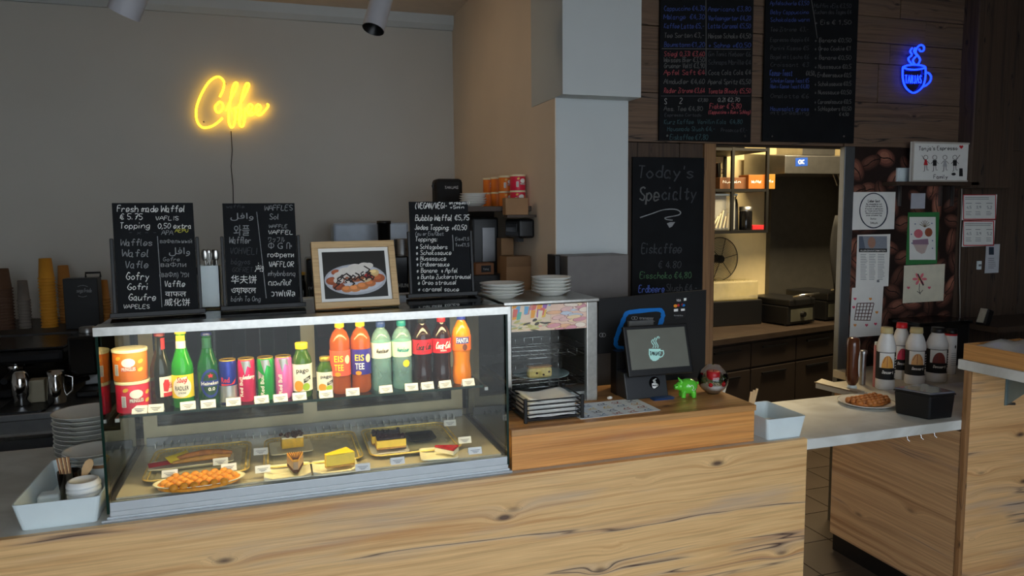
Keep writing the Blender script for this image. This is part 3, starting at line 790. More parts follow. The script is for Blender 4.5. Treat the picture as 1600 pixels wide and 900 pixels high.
fanta = tinted('orange_soda', rgb(240, 140, 8), .2)
coral = mat('coral_sleeve', rgb(236, 88, 62), .4); navy = mat('navy_sleeve', rgb(46, 38, 140), .4)
for px, lab, nm in ((533, coral, 'iced tea bottle with coral red sleeve and yellow cap'), (565, navy, 'iced tea bottle with violet blue sleeve and yellow cap')):
    drink('iced_tea_bottle', nm, 'bottle', px, pet(.232), tea, caps=(('screw_cap', petcap(.232), mat('yellow_screw_cap', 0) if 'yellow_screw_cap' in _M else yel),),
      bands=(('sleeve', .0331, .060, .142, -PI, PI, lab),),
      texts=(('type', 'EIS', -.008, .106, .020, yel, .030, .0337), ('type', 'TEE', -.008, .078, .020, yel if lab is coral else wht_ink, .030, .0337), ('shape', ellipse(.022, .112, .010, .014, 16), 0, 0, 0, mat('peach_print', rgb(248, 200, 170), .5), None, .0336),
             ('shape', ellipse(-.012, .066, .010, .007, 14), 0, 0, 0, orange_pr, None, .0336)))
for px, capm, lb, txt, nm in ((597, mat('navy_cap', rgb(40, 66, 130), .4), wht, 'Voeslauer', 'clear water bottle with blue cap'), (629, mat('teal_cap', rgb(26, 130, 130), .4), mat('mint_label', rgb(196, 226, 200), .5), 'Voeslauer', 'clear water bottle with teal cap and mint label')):
    drink('water_bottle', nm+' in the display case', 'bottle', px, pet(.225), water, caps=(('screw_cap', petcap(.225), capm),),
      bands=(('sleeve', .0330, .108, .158, -PI, PI, lb),), texts=(('hand', txt, 0, .126, .014, ink if px == 597 else mat('teal_cap', 0), .044, .0336),
      ('shape', ellipse(.010, .086, .012, .012, 14), 0, 0, 0, water if px == 597 else yel, None, .0326)))
def colab(h=.228, r=.0325): return [(r*.8, 0), (r*.95, .008), (r, .025), (r*.98, .045), (r*.86, .075), (r*.9, .10), (r, .125), (r, h*.70), (r*.86, h*.78), (r*.5, h*.88), (r*.38, h*.91), (r*.38, h*.925)]
ccred = mat('cola_red', rgb(206, 24, 44), .4)
for px, capm, tcol, nm in ((661, black, ink, 'cola bottle with black cap and dark lettering'), (691, mat('red_cap', rgb(206, 28, 40), .4), wht_ink, 'cola bottle with red cap and white lettering')):
    drink('cola_bottle', nm, 'bottle', px, colab(.232), cola, caps=(('screw_cap', petcap(.232), capm),),
      bands=(('sleeve', .0330, .112, .160, -PI, PI, ccred),), texts=(('hand', 'Coca-Cola', 0, .127, .022, tcol, .056, .0336), ('type', 'ZERO' if px == 661 else 'ORIGINAL', 0, .118, .005, tcol, .022, .0336)))
drink('orange_soda_bottle', 'orange soda bottle with blue cap in the display case', 'bottle', 722, colab(.236, .0325), fanta, caps=(('screw_cap', petcap(.236), mat('blue_cap2', rgb(40, 60, 170), .4)),),
  bands=(('sleeve', .0330, .115, .165, -PI, PI, mat('orange_sleeve', rgb(242, 112, 20), .4)),),
  texts=(('type', 'FANTA', -.004, .142, .016, wht_ink, .042, .0340), ('shape', [(-.027, .139), (.020, .139), (.020, .161), (-.027, .161)], 0, 0, 0, mat('fanta_blue', rgb(30, 50, 140), .4), None, .0335), ('shape', ellipse(.004, .127, .009, .011, 12), 0, 0, 0, mat('brown_print', rgb(110, 60, 40), .5), None, .0335)))

# price tents on the shelf edge
def price_tent(label, loc, rz=0, w=.042, h=.022, group='price tags'):
    t = thing('price_tag', label, 'price tag', loc, rz, group)
    mb = MB(); mb.prism([(-.010, 0), (-.009, 0), (0, h-.001), (.009, 0), (.010, 0), (0, h)], lambda x, y, t_: Vector((-w/2+t_, x, y)), w)
    mb.build('folded_card', paper, t)
    tx = MB(); f = plane((-w/2, -.0101, 0), (1, 0, 0), (0, .42, 1), .0006)
    for yy, l in ((.62, .7), (.40, .5), (.22, .3)):
        a = (1-l)/2*w; tx.poly([(a, h*yy), (a+l*w, h*yy), (a+l*w, h*(yy+.07)), (a, h*(yy+.07))], f)
    tx.build('printed_lines', paper_grey, t)
    return t
nm = ['red crisp tube', 'dark beer bottle', 'yellow labelled shandy', 'blue labelled beer', 'blue energy can', 'green energy can', 'lilac energy can', 'larger juice bottle', 'small juice bottle', 'iced teas', 'blue capped water', 'teal capped water', 'black capped cola', 'red capped cola', 'orange soda']
for (px, py), n_ in zip(((224, 638), (248, 637), (296, 634), (327, 632), (366, 628), (409, 624), (438, 621), (467, 618), (508, 616), (547, 608), (597, 604), (637, 602), (660, 599), (687, 597), (721, 593)), nm):
    p = at_z(px, py, SZ); p.y = max(p.y, 2.348)
    price_tent('white price tag in front of the '+n_, (p.x, 2.350, SZ+.0005), random.uniform(-.15, .15), group='price tags on the glass shelf')

# ------------------------------------------------------------------ trays and cakes on the case floor
FZ = CT+.0565
traym = mat('embossed_silver', rgb(214, 204, 168), .34, .45, var=.25, scale=40, bump=.5)
goldm = mat('tray_gold_rim', rgb(236, 206, 116), .28, .55, var=.15, scale=50)
def tray(label, x0, x1, y0, y1):
    cx, cy = (x0+x1)/2, (y0+y1)/2; a, b = (x1-x0)/2, (y1-y0)/2
    t = thing('serving_tray', label, 'tray', (cx, cy, FZ+.0003), 0, 'metal cake trays')
    mb = MB()
    rings = [(0, 0.0015), (.028, .0015), (.012, .010), (0, .012)]
    R = [rrect(-a+.03, a-.03, -b+.03, b-.03, .02), rrect(-a+.022, a-.022, -b+.022, b-.022, .022), rrect(-a+.004, a-.004, -b+.004, b-.004, .035), rrect(-a, a, -b, b, .038)]
    Z = [.001, .0015, .014, .0125]
    n = len(R[0]); vs = [(x, y, Z[k]) for k in range(4) for x, y in R[k]]
    mb.add(vs, [tuple(range(n))]+[(k*n+i, k*n+(i+1) % n, (k+1)*n+(i+1) % n, (k+1)*n+i) for k in range(3) for i in range(n)], True)
    mb.sm[0] = False; mb.m[0] = 1; mb.build('dish', [traym, mat('tray_floor', rgb(206, 200, 176), .38, .3, var=.12, scale=25)], t)
    ro = MB(); pr = rrect(-a+.002, a-.002, -b+.002, b-.002, .037, 6)
    ro.tube([(x, y, .0145) for x, y in pr], .0028, 6, True); ro.build('rolled_rim', goldm, t)
    bd = MB(); P_ = rrect(-a+.014, a-.014, -b+.014, b-.014, .03, 5)
    for i in range(len(P_)):
        p, q = P_[i], P_[(i+1) % len(P_)]; L = math.hypot(p[0]-q[0], p[1]-q[1]); k = max(1, int(L/.012))
        for j in range(k):
            bd.ball((p[0]+(q[0]-p[0])*j/k, p[1]+(q[1]-p[1])*j/k, .0095), (.0035, .0035, .0022), 6, 4)
    o_ = bd.build('beaded_border', goldm, t); o_['kind'] = 'stuff'
    return t
TX = [at_z(x, 700, FZ).x for x in (0, 0)]
pL = at_z(232, 770, FZ); 
tray('embossed metal tray on the left under the bubble waffle', -.40, -.095, 2.34, 2.66)
tray('embossed metal tray in the middle under the square cake plates', -.055, .255, 2.34, 2.66)
tray('embossed metal tray on the right under the blueberry cakes', .275, .585, 2.34, 2.66)

creamp = mat('cream_plate', rgb(240, 234, 200), .3, var=.02)
def oval_plate(label, c, a, b, rz=0, m=creamp, group='plates in the display case', name='oval_plate'):
    o_ = MB().lathe([(0, .003), (.55, .003), (.62, .004), (.95, .014), (1.0, .015), (.98, .012), (.6, .0), (0, .0)], 32).build(name, m)
    for v in o_.data.vertices: v.co.x *= a; v.co.y *= b
    o_.location = c; o_.rotation_euler = (0, 0, rz); tag(o_, label, 'plate', group); return o_
def square_plate(label, c, a, rz=0, m=creamp, b=None):
    b = b or a
    mb = MB(); n0 = rrect(-a, a, -b, b, .012); n1 = rrect(-a*.66, a*.66, -b*.66, b*.66, .012); n = len(n0)
    vs = [(x, y, .0) for x, y in n1]+[(x, y, .010) for x, y in n0]+[(x, y, .013) for x, y in n0]+[(x, y, .004) for x, y in n1]
    mb.add(vs, [tuple(range(n))[::-1], tuple(range(3*n, 4*n))]+[(k*n+i, k*n+(i+1) % n, (k+1)*n+(i+1) % n, (k+1)*n+i) for k in range(3) for i in range(n)])
    o_ = mb.build('square_plate', m); o_.location = c; o_.rotation_euler = (0, 0, rz); tag(o_, label, 'plate', 'plates in the display case'); return o_
PZ = FZ+.0038
waffm = mat('golden_waffle', rgb(222, 146, 44), .5, var=.25, scale=60)
def bubble_waffle(label, loc, rz, nx, ny, sp, r, m, name='bubble_waffle'):
    t = thing(name, label, 'waffle', loc, rz)
    sh = MB(); P_ = ellipse(0, 0, nx*sp*.5+.006, ny*sp*.5+.004, 28)
    sh.prism(P_, lambda x, y, q: Vector((x, y, q)), .008); sh.build('batter_sheet', m, t)
    k = 0
    for j in range(ny):
        for i in range(nx):
            x = (i-(nx-1)/2)*sp+(.5*sp if j % 2 else 0); y = (j-(ny-1)/2)*sp*.9
            if (x/(nx*sp*.52))**2+(y/(ny*sp*.52))**2 > 1: continue
            MB().ball((x, y, .009), (r, r, r*.9), 10, 6).build('bubble', m, t)
    return t
p = at_z(312, 751, PZ+.01)
oval_plate('oval cream plate under the golden bubble waffle', (p.x, p.y, PZ), .128, .062)
bubble_waffle('golden bubble waffle on an oval plate in the display case', (p.x, p.y, PZ+.0045), .06, 8, 5, .027, .0135, waffm)
p = at_z(300, 722, PZ+.01)
square_plate('long cream plate with a folded pastry and sachets', (p.x, p.y, PZ), .125, .05, creamp, .042)
brown_p = mat('baked_pastry', rgb(190, 116, 44), .55, var=.3, scale=50)
t = thing('folded_pastry', 'long folded brown pastry lying on the long cream plate', 'pastry', (p.x+.035, p.y+.01, PZ+.0135), .05)
mb = MB(); mb.tube([(-.10, -.012, .010), (-.05, 0, .014), (0, .006, .016), (.05, .004, .014), (.085, 0, .010)], [.006, .011, .013, .012, .006], 8); mb.build('upper_fold', brown_p, t)
mb = MB(); mb.tube([(-.09, -.028, .007), (-.03, -.02, .009), (.03, -.018, .009), (.08, -.018, .007)], [.005, .008, .009, .005], 8); mb.build('lower_fold', mat('pastry_filling', rgb(214, 150, 60), .5, var=.2, scale=40), t)
def sachet(label, c, rz, m, tilt):
    o_ = MB(); n = 6
    for i in range(n):
        a = -.04+.08*i/n; b = a+.08/n
    g = [[(-.04+.08*i/6, -.016+.032*j/4, .004*(1-abs(i/3-1)**3)*(1-abs(j/2-1)**3)) for j in range(5)] for i in range(7)]
    o_.add([p_ for r_ in g for p_ in r_]+[(x, y, -z) for r_ in g for x, y, z in r_], [(i*5+j, (i+1)*5+j, (i+1)*5+j+1, i*5+j+1) for i in range(6) for j in range(4)]+[(35+i*5+j+1, 35+(i+1)*5+j+1, 35+(i+1)*5+j, 35+i*5+j) for i in range(6) for j in range(4)], True)
    q = o_.build('sauce_sachet', m); q.location = c; q.rotation_euler = (tilt, 0, rz); tag(q, label, 'sachet', 'sauce sachets on the pastry plate'); return q
sachet('red ketchup sachet on the pastry plate', (p.x-.085, p.y-.008, PZ+.018), .25, red_ink, .15)
sachet('yellow mustard sachet leaning on the folded pastry', (p.x-.038, p.y+.006, PZ+.030), .75, yel, .5)

# cake slices
def wedge(name, label, loc, rz, layers, L=.085, w=.055, taper=.35, cat='cake slice', group='cake slices in the display case'):
    """layers: (part name, height, material)"""
    t = thing(name, label, cat, loc, rz, group); z = 0
    for pn, h, m in layers:
        a = w/2; b = w/2*taper
        mb = MB(); mb.hexa([(-L/2, -b, z), (L/2, -a, z), (L/2, a, z), (-L/2, b, z), (-L/2, -b, z+h), (L/2, -a, z+h), (L/2, a, z+h), (-L/2, b, z+h)])
        mb.build(pn, m, t, bevel=.002); z += h+.0001
    return t, z
spongy = mat('yellow_sponge', rgb(240, 190, 50), .7, var=.15, scale=60)
cheese = mat('cheesecake_cream', rgb(246, 210, 80), .5, var=.06, scale=40)
choc = mat('chocolate_crumb', rgb(84, 48, 30), .8, var=.3, scale=80, bump=.6)
crust = mat('biscuit_crust', rgb(196, 146, 80), .8, var=.2, scale=80)
berry = mat('blueberry_glaze', rgb(34, 16, 30), .2, var=.2, scale=50)
redgl = mat('raspberry_glaze', rgb(170, 18, 24), .2, var=.25, scale=60)
creaml = mat('whipped_cream', rgb(244, 232, 196), .5, var=.03)
# middle tray: three plates
pa = at_z(457, 706, PZ); square_plate('square cream plate with the chocolate crumb cake', (pa.x-.004, pa.y+.02, PZ), .068, .05)
t, z = wedge('crumb_cake', 'yellow cake slice topped with chocolate crumbs', (pa.x, pa.y+.02, PZ+.0135), .1, (('sponge', .032, spongy), ('cream_layer', .006, creaml)), .07, .05, .8)
mb = MB(); random.seed(3)
for i in range(34): mb.ball((random.uniform(-.036, .036), random.uniform(-.023, .023), z+random.uniform(.0, .005)), random.uniform(.004, .007), 6, 4)
mb.build('chocolate_crumbs', choc, t)['kind'] = 'stuff'
pb = at_z(455, 742, PZ); square_plate('square cream plate with the drizzled chocolate cake', (pb.x-.01, pb.y+.005, PZ), .068, .0)
t, z = wedge('drizzled_cake', 'cake wedge with dark chocolate drizzle and cream top', (pb.x+.014, pb.y+.008, PZ+.0135), PI/2, (('sponge', .010, choc), ('cream_layer', .024, mat('mocha_cream', rgb(190, 156, 120), .5, var=.12, scale=40)), ('top_layer', .008, mat('caramel_top', rgb(236, 170, 60), .4))), .075, .05, .3)
mb = MB()
for i in range(7):
    x = -.020+.0066*i; mb.tube([(-.036, x*.35, .044), (.0375, x, .042), (.0385, x, .015+.006*(i % 3))], .0016, 5)
mb.build('chocolate_drizzle', choc, t)['kind'] = 'stuff'
pc = at_z(523, 735, PZ); square_plate('square cream plate with the yellow cream cake', (pc.x+.002, pc.y+.005, PZ), .068, .0)
wedge('cream_cake', 'smooth yellow cream cake wedge', (pc.x+.012, pc.y+.004, PZ+.0135), .35, (('crust', .006, crust), ('cream_layer', .034, cheese), ('glaze', .004, mat('yellow_glaze', rgb(250, 214, 40), .25))), .085, .06, .25)
# right tray
pd = at_z(608, 705, PZ); square_plate('white rectangular plate under two blueberry slices', (pd.x, pd.y+.02, PZ), .062, -.02, porcelain, .075)
for k, (dx, dy, nm_) in enumerate(((-.002, .055, 'rear blueberry cheesecake bar with dark glazed top'), (.006, .0, 'front blueberry cheesecake bar with dark glazed top'))):
    t, z = wedge('blueberry_bar', nm_, (pd.x+dx, pd.y+dy, PZ+.0135), -.02, (('crust', .006, crust), ('cheese_layer', .024, cheese)), .098, .042, 1.0)
    mb = MB(); random.seed(k+11); mb.bx(-.048, .048, -.020, .020, z, z+.009)
    mb.build('glaze', berry, t, bevel=.004)
    mb = MB()
    for i in range(22): mb.ball((random.uniform(-.044, .044), random.uniform(-.018, .018), z+.009), random.uniform(.004, .0065), 7, 5)
    mb.build('blueberries', berry, t)['kind'] = 'stuff'
pe = at_z(688, 714, PZ); square_plate('square cream plate with the raspberry wedge', (pe.x-.005, pe.y+.005, PZ), .060, -.12)
t, z = wedge('raspberry_cake', 'small cake wedge with red raspberry glaze', (pe.x+.018, pe.y+.0, PZ+.0135), -.6, (('sponge', .014, creaml), ('glaze', .007, redgl)), .075, .05, .15)
pf = at_z(655, 690, PZ); square_plate('dark square plate at the back of the right tray', (pf.x+.01, pf.y+.03, PZ), .05, .0, mat('slate_plate', rgb(40, 44, 50), .4))
for (px, py), n_ in zip(((266, 747), (358, 737), (408, 712), (411, 740), (567, 737), (621, 727), (703, 667), (726, 694), (742, 711), (345, 728)),
     ('bubble waffle plate', 'right end of the bubble waffle plate', 'chocolate crumb cake', 'drizzled chocolate cake', 'yellow cream cake', 'blueberry slices', 'rear right corner of the case', 'raspberry wedge, rear of two', 'raspberry wedge, front of two', 'pastry plate')):
    p = at_z(px, py, PZ+.008)
    price_tent('white price tag by the '+n_, (p.x, p.y, FZ+.018), random.uniform(-.1, .1), .044, .020, 'price tags on the cake trays')

# ================================================================== chalk writing laid on a board's plane
def on_plane(pt, n):
    pt = Vector(pt); n = Vector(n).normalized()
    def f(x, y, lift=.0012):
        d = ray(x, -y); k = (pt-CAM).dot(n)/d.dot(n)
        p = CAM+d*k
        return p - n*(lift if n.dot(d) > 0 else -lift)
    return f
def write(fn, lines, root, name='chalk_lettering', world=True, part=None):
    """lines: (text, x0, baseline, cap height, x1, material[, 'type']) in the photograph's pixels"""
    by = {}
    for ln in lines:
        s, x0, b, h, x1, m = ln[:6]; mb = by.setdefault(m.name, (MB(), m))[0]
        if len(ln) > 6 and ln[6] == 'type': ftext(mb, s, x0, -b, h, fn, x1-x0)
        elif s == '|': ribbon(mb, [(x0, -b), ((x0+x1)/2+.3, -(b+h)/2), (x1, -h)], 1.0, fn)
        else: hand(mb, s, x0, -b, h, max(.75, h*.11), fn, .10, .22, fit=x1-x0)
    for mb, m in by.values(): mb.build(name, m, part or root, world)['kind'] = 'stuff'

def easel(label, pxc, pyb, pxl, pxr, pyt, ymid, rz, lean, lines):
    c = at_z(pxc, pyb, DZ); c.z = DZ+.0005
    t = thing('chalkboard', label, 'chalkboard', c, 0, 'chalkboards on the display case')
    ux = Vector((math.cos(rz), math.sin(rz), 0)); nb = Vector((math.sin(rz), -math.cos(rz), 0))     # nb: towards the customer
    up = (Vector((0, 0, math.cos(lean)))-nb*math.sin(lean)); n = ux.cross(up)
    P0 = c+Vector((0, 0, .012))
    f = on_plane(P0, n)
    L = (f(pxl, -ymid, 0)-P0).dot(ux); R_ = (f(pxr, -ymid, 0)-P0).dot(ux); H = (f((pxl+pxr)/2, -pyt, 0)-P0).dot(up)
    def q(a, b, d): return P0+ux*a+up*b-n*d
    def slab(mb, a0, a1, b0, b1, d0, d1): mb.hexa([q(a0, b0, d0), q(a1, b0, d0), q(a1, b0, d1), q(a0, b0, d1), q(a0, b1, d0), q(a1, b1, d0), q(a1, b1, d1), q(a0, b1, d1)]); return mb
    bo = slab(MB(), L, R_, .002, H, 0, .006).build('board', board_m, t, True)
    for a in (L-.011, R_+.001): slab(MB(), a, a+.010, 0, H*.68, -.006, .010).build('side_rail', frame_black, t, True, .002)
    slab(MB(), L-.02, R_+.02, -.011, .004, -.014, .03).build('foot_bar', frame_black, t, True, .002)
    slab(MB(), L+.03, R_-.03, .02, H*.6, .0065, .011).build('back_rest', frame_black, t, True)
    write(f, lines, t, part=bo)
    return t
w_, g_, d_, y_ = chalkw, chalkg, chalkd, chalky
random.seed(4)
easel('chalkboard headed Fresh made Waffel, leftmost on the display case', 248, 494, 179, 306, 317, 400, .10, .12, [
 ('Fresh made Waffel', 182, 331, 10, 289, w_), ('€ 5.75', 187, 343, 9, 223, w_), ('VAFLIS', 242, 344, 6, 279, w_), ('Topping', 186, 357, 9, 234, w_), ('0,50 extra', 246, 357, 8, 299, w_),
 ('APA', 252, 367, 7, 270, g_), ('- x - -', 200, 366, 6, 246, d_), ('AEPU', 273, 363, 5, 294, y_),
 ('Waffles', 188, 384, 10, 238, g_), ('Wafel', 190, 401, 11, 233, g_), ('Vafle', 194, 419, 11, 232, g_), ('Gofry', 196, 437, 11, 233, w_), ('Gofri', 198, 453, 10, 232, w_), ('Gaufre', 200, 469, 10, 244, w_), ('VAPELES', 192, 482, 6, 234, w_),
 ('|', 246, 369, 480, 253, g_), ('ваՓельный', 250, 380, 6, 300, g_, 'type'), ('\uFEDE\uFED3\uFE8D\uFEED', 264, 397, 10, 297, g_, 'type'), ('Gofre', 254, 408, 6, 281, g_), ('ваՓли', 251, 417, 7, 291, g_, 'type'), ('(ваՓл) לפו', 249, 433, 8, 295, g_, 'type'),
 ('Vaffle', 256, 448, 9, 289, w_), ('वाफल', 258, 463, 8, 291, w_, 'type'), ('威化饼', 257, 477, 9, 297, w_, 'type')])
easel('chalkboard listing the word waffle in many scripts, second from the left', 414, 483, 351, 464, 317.5, 395, .05, .12, [
 ('waffle', 353, 325, 5, 382, d_), ('WAFFLES', 413, 329, 8, 457, g_), ('|', 401, 331, 466, 416, g_), ('\uFEDE\uFED3\uFE8D\uFEED', 360, 342, 9, 396, g_, 'type'), ('와플', 365, 367, 13, 390, g_, 'type'), ('Waffler', 358, 380, 10, 392, g_),
 ('VOHVELI', 358, 397, 10, 402, d_), ('bágyos', 360, 413, 9, 391, d_), ('\uFEAE\uFED4\uFEF3\uFEED', 398, 421, 12, 412, w_, 'type'), ('GOFRET', 362, 425, 7, 395, d_), ('华夫饼', 361, 442, 10, 401, w_, 'type'), ('ওয়াফেল', 361, 458, 9, 400, w_, 'type'),
 ('bánh To Ong', 360, 471, 8, 407, g_), ('Sol', 420, 343, 9, 436, g_), ('WAFFLE', 420, 356, 5, 449, g_), ('VAFFEL', 418, 366, 6, 458, w_), ('ワッフル', 419, 378, 7, 445, g_, 'type'), ('Փ G ቡ', 419, 389, 10, 456, g_, 'type'),
 ('гоՓрети', 418, 402, 7, 459, w_, 'type'), ('VÅFFLOR', 419, 417, 8, 459, w_), ('mhybnbsnq', 418, 431, 8, 461, g_), ('വാഫിൾ', 419, 446, 8, 456, w_, 'type'), ('วาฟเฟิล', 424, 463, 9, 461, w_, 'type')])
easel('chalkboard listing bubble waffle toppings, rightmost on the display case', 694, 464, 642, 734, 315, 390, .0, .10, [
 ('(VEGAN/VEGI-', 647, 326, 9, 699, w_), ('on request)', 701, 319, 5, 734, w_), ('+5min', 702, 326, 5, 725, w_), ('Bubble Waffel', 648, 345, 9, 706, w_), ('€5,75', 710, 344, 8, 733, w_), ('Jedes Topping: +€0,50', 647, 359, 8, 729, w_),
 ('(außer Eis/Obst', 648, 368, 6, 694, g_), ('Toppings:', 648, 377, 7, 684, w_), ('Eis+€1,5', 711, 376, 5, 733, g_), ('1x+€1,5', 711, 385, 5, 733, g_), ('|', 707, 367, 392, 708, g_),
 ('* Schlagobers', 649, 389, 7, 699, w_), ('* Schokosauce', 649, 398, 7, 705, w_), ('* Nusssauce', 649, 407, 7, 697, w_), ('* Erdbeersauce', 650, 416, 7, 702, w_), ('* Banane  * Apfel', 650, 426, 7, 715, w_),
 ('* Bunte Zuckerstreusel', 651, 436, 7, 736, w_), ('* Oreo streusel', 652, 445, 7, 713, w_), ('* caramel sauce', 652, 455, 7, 717, w_)])

# framed waffle photograph
c = at_z(562, 482, DZ); c.z = DZ+.0005
rz, lean = .06, .32
t = thing('picture_frame', 'framed photo of a topped bubble waffle on the display case', 'picture frame', c)
ux = Vector((math.cos(rz), math.sin(rz), 0)); nb = Vector((math.sin(rz), -math.cos(rz), 0))
up = Vector((0, 0, math.cos(lean)))-nb*math.sin(lean); n = ux.cross(up)
f = on_plane(c, n)
Lf = (f(489, -430, 0)-c).dot(ux); Rf = (f(620, -430, 0)-c).dot(ux); Hf = (f(548, -377, 0)-c).dot(up)
def q(a, b, d): return c+ux*a+up*b+n*d
def fslab(mb, a0, a1, b0, b1, d0, d1): mb.hexa([q(a0, b0, d0), q(a1, b0, d0), q(a1, b0, d1), q(a0, b0, d1), q(a0, b1, d0), q(a1, b1, d0), q(a1, b1, d1), q(a0, b1, d1)]); return mb
fslab(MB(), Lf, Rf, .004, Hf, -.022, -.012).build('backing', black, t, True)
beech = wood('beech_frame', rgb(214, 180, 130), rgb(186, 148, 100), rgb(120, 90, 60), k=4, cracks=0, knots=0, grey=0, rough=.45)
fw_ = .021
for a0, a1, b0, b1 in ((Lf, Rf, .004, .004+fw_), (Lf, Rf, Hf-fw_, Hf), (Lf, Lf+fw_, .004+fw_, Hf-fw_), (Rf-fw_, Rf, .004+fw_, Hf-fw_)):
    fslab(MB(), a0, a1, b0, b1, -.012, .006).build('frame_side', beech, t, True, .002)
fslab(MB(), Lf+fw_, Rf-fw_, .004+fw_, Hf-fw_, -.011, -.006).build('mat_board', paper, t, True)
fslab(MB(), (Lf+Rf)/2-.02, (Lf+Rf)/2+.02, .0, Hf*.75, -.07, -.065).build('rear_strut', black, t, True)
W, H = Rf-Lf-2*fw_-.024, Hf-.004-2*fw_-.024
pm = MB(); k_ = [0]
def pf(x, y): return q((Lf+Rf)/2+x*W/2, .004+(Hf-.004)/2+y*H/2, -.0055+.00012*k_[0])
def pp(poly, col): k_[0] += 1; pm.col = rgb(*col); pm.poly([(max(-1, min(1, x)), max(-1, min(1, y))) for x, y in poly], pf)
random.seed(9)
pp([(-1, -1), (1, -1), (1, 1), (-1, 1)], (34, 33, 30))
pp(ellipse(0, -.22, .98, .66, 32), (176, 178, 186)); pp(ellipse(0, -.20, .90, .58, 32), (198, 200, 208))
for cx, cy, r, co in ((-.72, -.25, .22, (150, 76, 40)), (-.55, -.5, .2, (140, 66, 34)), (-.3, -.62, .18, (196, 120, 62)), (-.05, -.60, .2, (206, 132, 74)), (.2, -.52, .2, (198, 122, 66)), (.45, -.42, .18, (190, 110, 60)), (.7, -.2, .24, (170, 90, 50)), (.55, 0, .2, (214, 160, 100)), (.3, -.2, .2, (214, 190, 150)), (-.4, -.15, .3, (150, 80, 50)), (0, -.1, .3, (160, 90, 56)), (.4, -.1, .14, (150, 30, 30)), (.6, .05, .16, (222, 190, 130)), (-.6, .1, .16, (160, 84, 50))):
    pp(ellipse(cx, cy, r, r*.8, 14), co); pp(ellipse(cx-.03, cy+.04, r*.6, r*.45, 12), tuple(min(255, int(v*1.18)) for v in co))
for cx, cy, r in ((-.5, -.05, .2), (-.3, .1, .24), (0, .22, .26), (.3, .3, .22), (.45, .35, .14), (-.1, 0, .2), (-.55, -.25, .16), (.15, .05, .18), (-.25, -.3, .12)): pp(ellipse(cx, cy, r, r*.85, 16), (222, 214, 204))
for i in range(16):
    x0 = random.uniform(-.62, .5); y0 = -.05+x0*.35+random.uniform(-.1, .3); k_[0] += 1; pm.col = rgb(38, 22, 20)
    ribbon(pm, [(x0+.09*math.sin(j*1.3+i), y0-.08*j) for j in range(5)], .05, pf)
pm.build('photo_print', attr_mat('photo_print', .35), t, True)

# white holder with cutlery behind the boards
c = at_z(331, 478, DZ)
t = thing('cutlery_holder', 'white plastic holder full of cutlery between two chalkboards', 'cutlery holder', (c.x, 2.62, DZ+.0005))
hh = at_y(331, 415, 2.6).z-DZ; ww = at_y(347, 450, 2.6).x-at_y(312, 450, 2.6).x
mb = MB(); a = ww/2
for s_ in ((-a, -a+.004, -a, a), (a-.004, a, -a, a), (-a, a, -a, -a+.004), (-a, a, a-.004, a)): mb.bx(*s_, 0, hh)
mb.bx(-a, a, -a, a, 0, .004); mb.build('box', white_pl, t)
random.seed(2)
for i in range(7):
    x, y = -.03+.010*i, random.uniform(-.015, .02); tx = random.uniform(-.03, .03)
    kn = i % 3
    u = thing('fork' if kn == 2 else 'knife' if kn == 1 else 'spoon', ('dark handled knife', 'steel spoon', 'steel fork')[(1, 0, 2)[kn]] + (' leaning left', ' upright', ' leaning right', ' at the rear', ' at the front', ' near the rim', ' at the edge')[i] + ' in the white cutlery holder', 'cutlery', (c.x+x, 2.62+y, DZ+.006), 0, 'cutlery in the white holder')
    MB().tube([(0, 0, 0), (tx*.6, 0, hh*.8), (tx, 0, hh+.01)], .003, 6).build('handle', steel if kn != 1 else black, u)
    if kn == 0:
        b_ = MB().ball((0, 0, 0), (.011, .003, .02), 10, 7); b_.v = [v+Vector((tx*1.1, 0, hh+.028)) for v in b_.v]; b_.build('bowl', steel, u)
    elif kn == 1: MB().bx(tx-.006, tx+.006, -.003, .003, hh+.0105, hh+.045).build('blade_end', black, u, bevel=.003)
    else:
        for s_ in (-1, 0, 1): MB().cyl((tx+s_*.004, 0, hh+.0105), (tx+s_*.0045, 0, hh+.035), .0012).build('tine', steel, u)

# ================================================================== stacked plates on case and heated cabinet
def plate_mesh(r, dz=.022):
    o_ = MB().lathe([(0, .002), (r*.42, .002), (r*.50, .0), (r*.55, .0), (r*.58, .003), (r*.97, dz-.003), (r, dz-.001), (r*.99, dz), (r*.94, dz-.002), (r*.55, .006), (0, .005)], 30)
    return o_
def stack(label, x, y, z, r, n_, dz, step, group, m=porcelain, name='plate'):
    first = None
    names = ['lowest', 'second from below', 'third from below', 'fourth from below', 'fifth from below', 'sixth from below', 'seventh from below', 'eighth from below', 'ninth from below', 'tenth from below', 'eleventh from below', 'twelfth from below', 'thirteenth from below']
    for i in range(n_):
        nm_ = 'topmost' if i == n_-1 else names[i]
        if first is None: o_ = first = plate_mesh(r, dz).build(name, m)
        else: o_ = first.copy(); C.objects.link(o_)
        o_.location = (x+random.uniform(-.002, .002), y+random.uniform(-.002, .002), z+.0004+i*step); o_.rotation_euler = (0, 0, random.uniform(0, 6))
        tag(o_, f'white plate, {nm_} of {label}', 'plate', group)
random.seed(8)
HTZ = 1.402                                   # top of the heated cabinet
p1 = at_z(795, 464, HTZ); p2 = at_z(862, 460, HTZ)
HX0, HX1, HY0, HY1 = .783, 1.149, 2.50, 2.86
stack('the four plate stack behind the display case end', HX0+.035, 2.64, HTZ, .085, 4, .021, .0125, 'plates on the heated cabinet')
stack('the five plate stack on the heated cabinet', at_y(862, 440, 2.66).x, 2.66, HTZ, .079, 5, .022, .0125, 'plates on the heated cabinet')

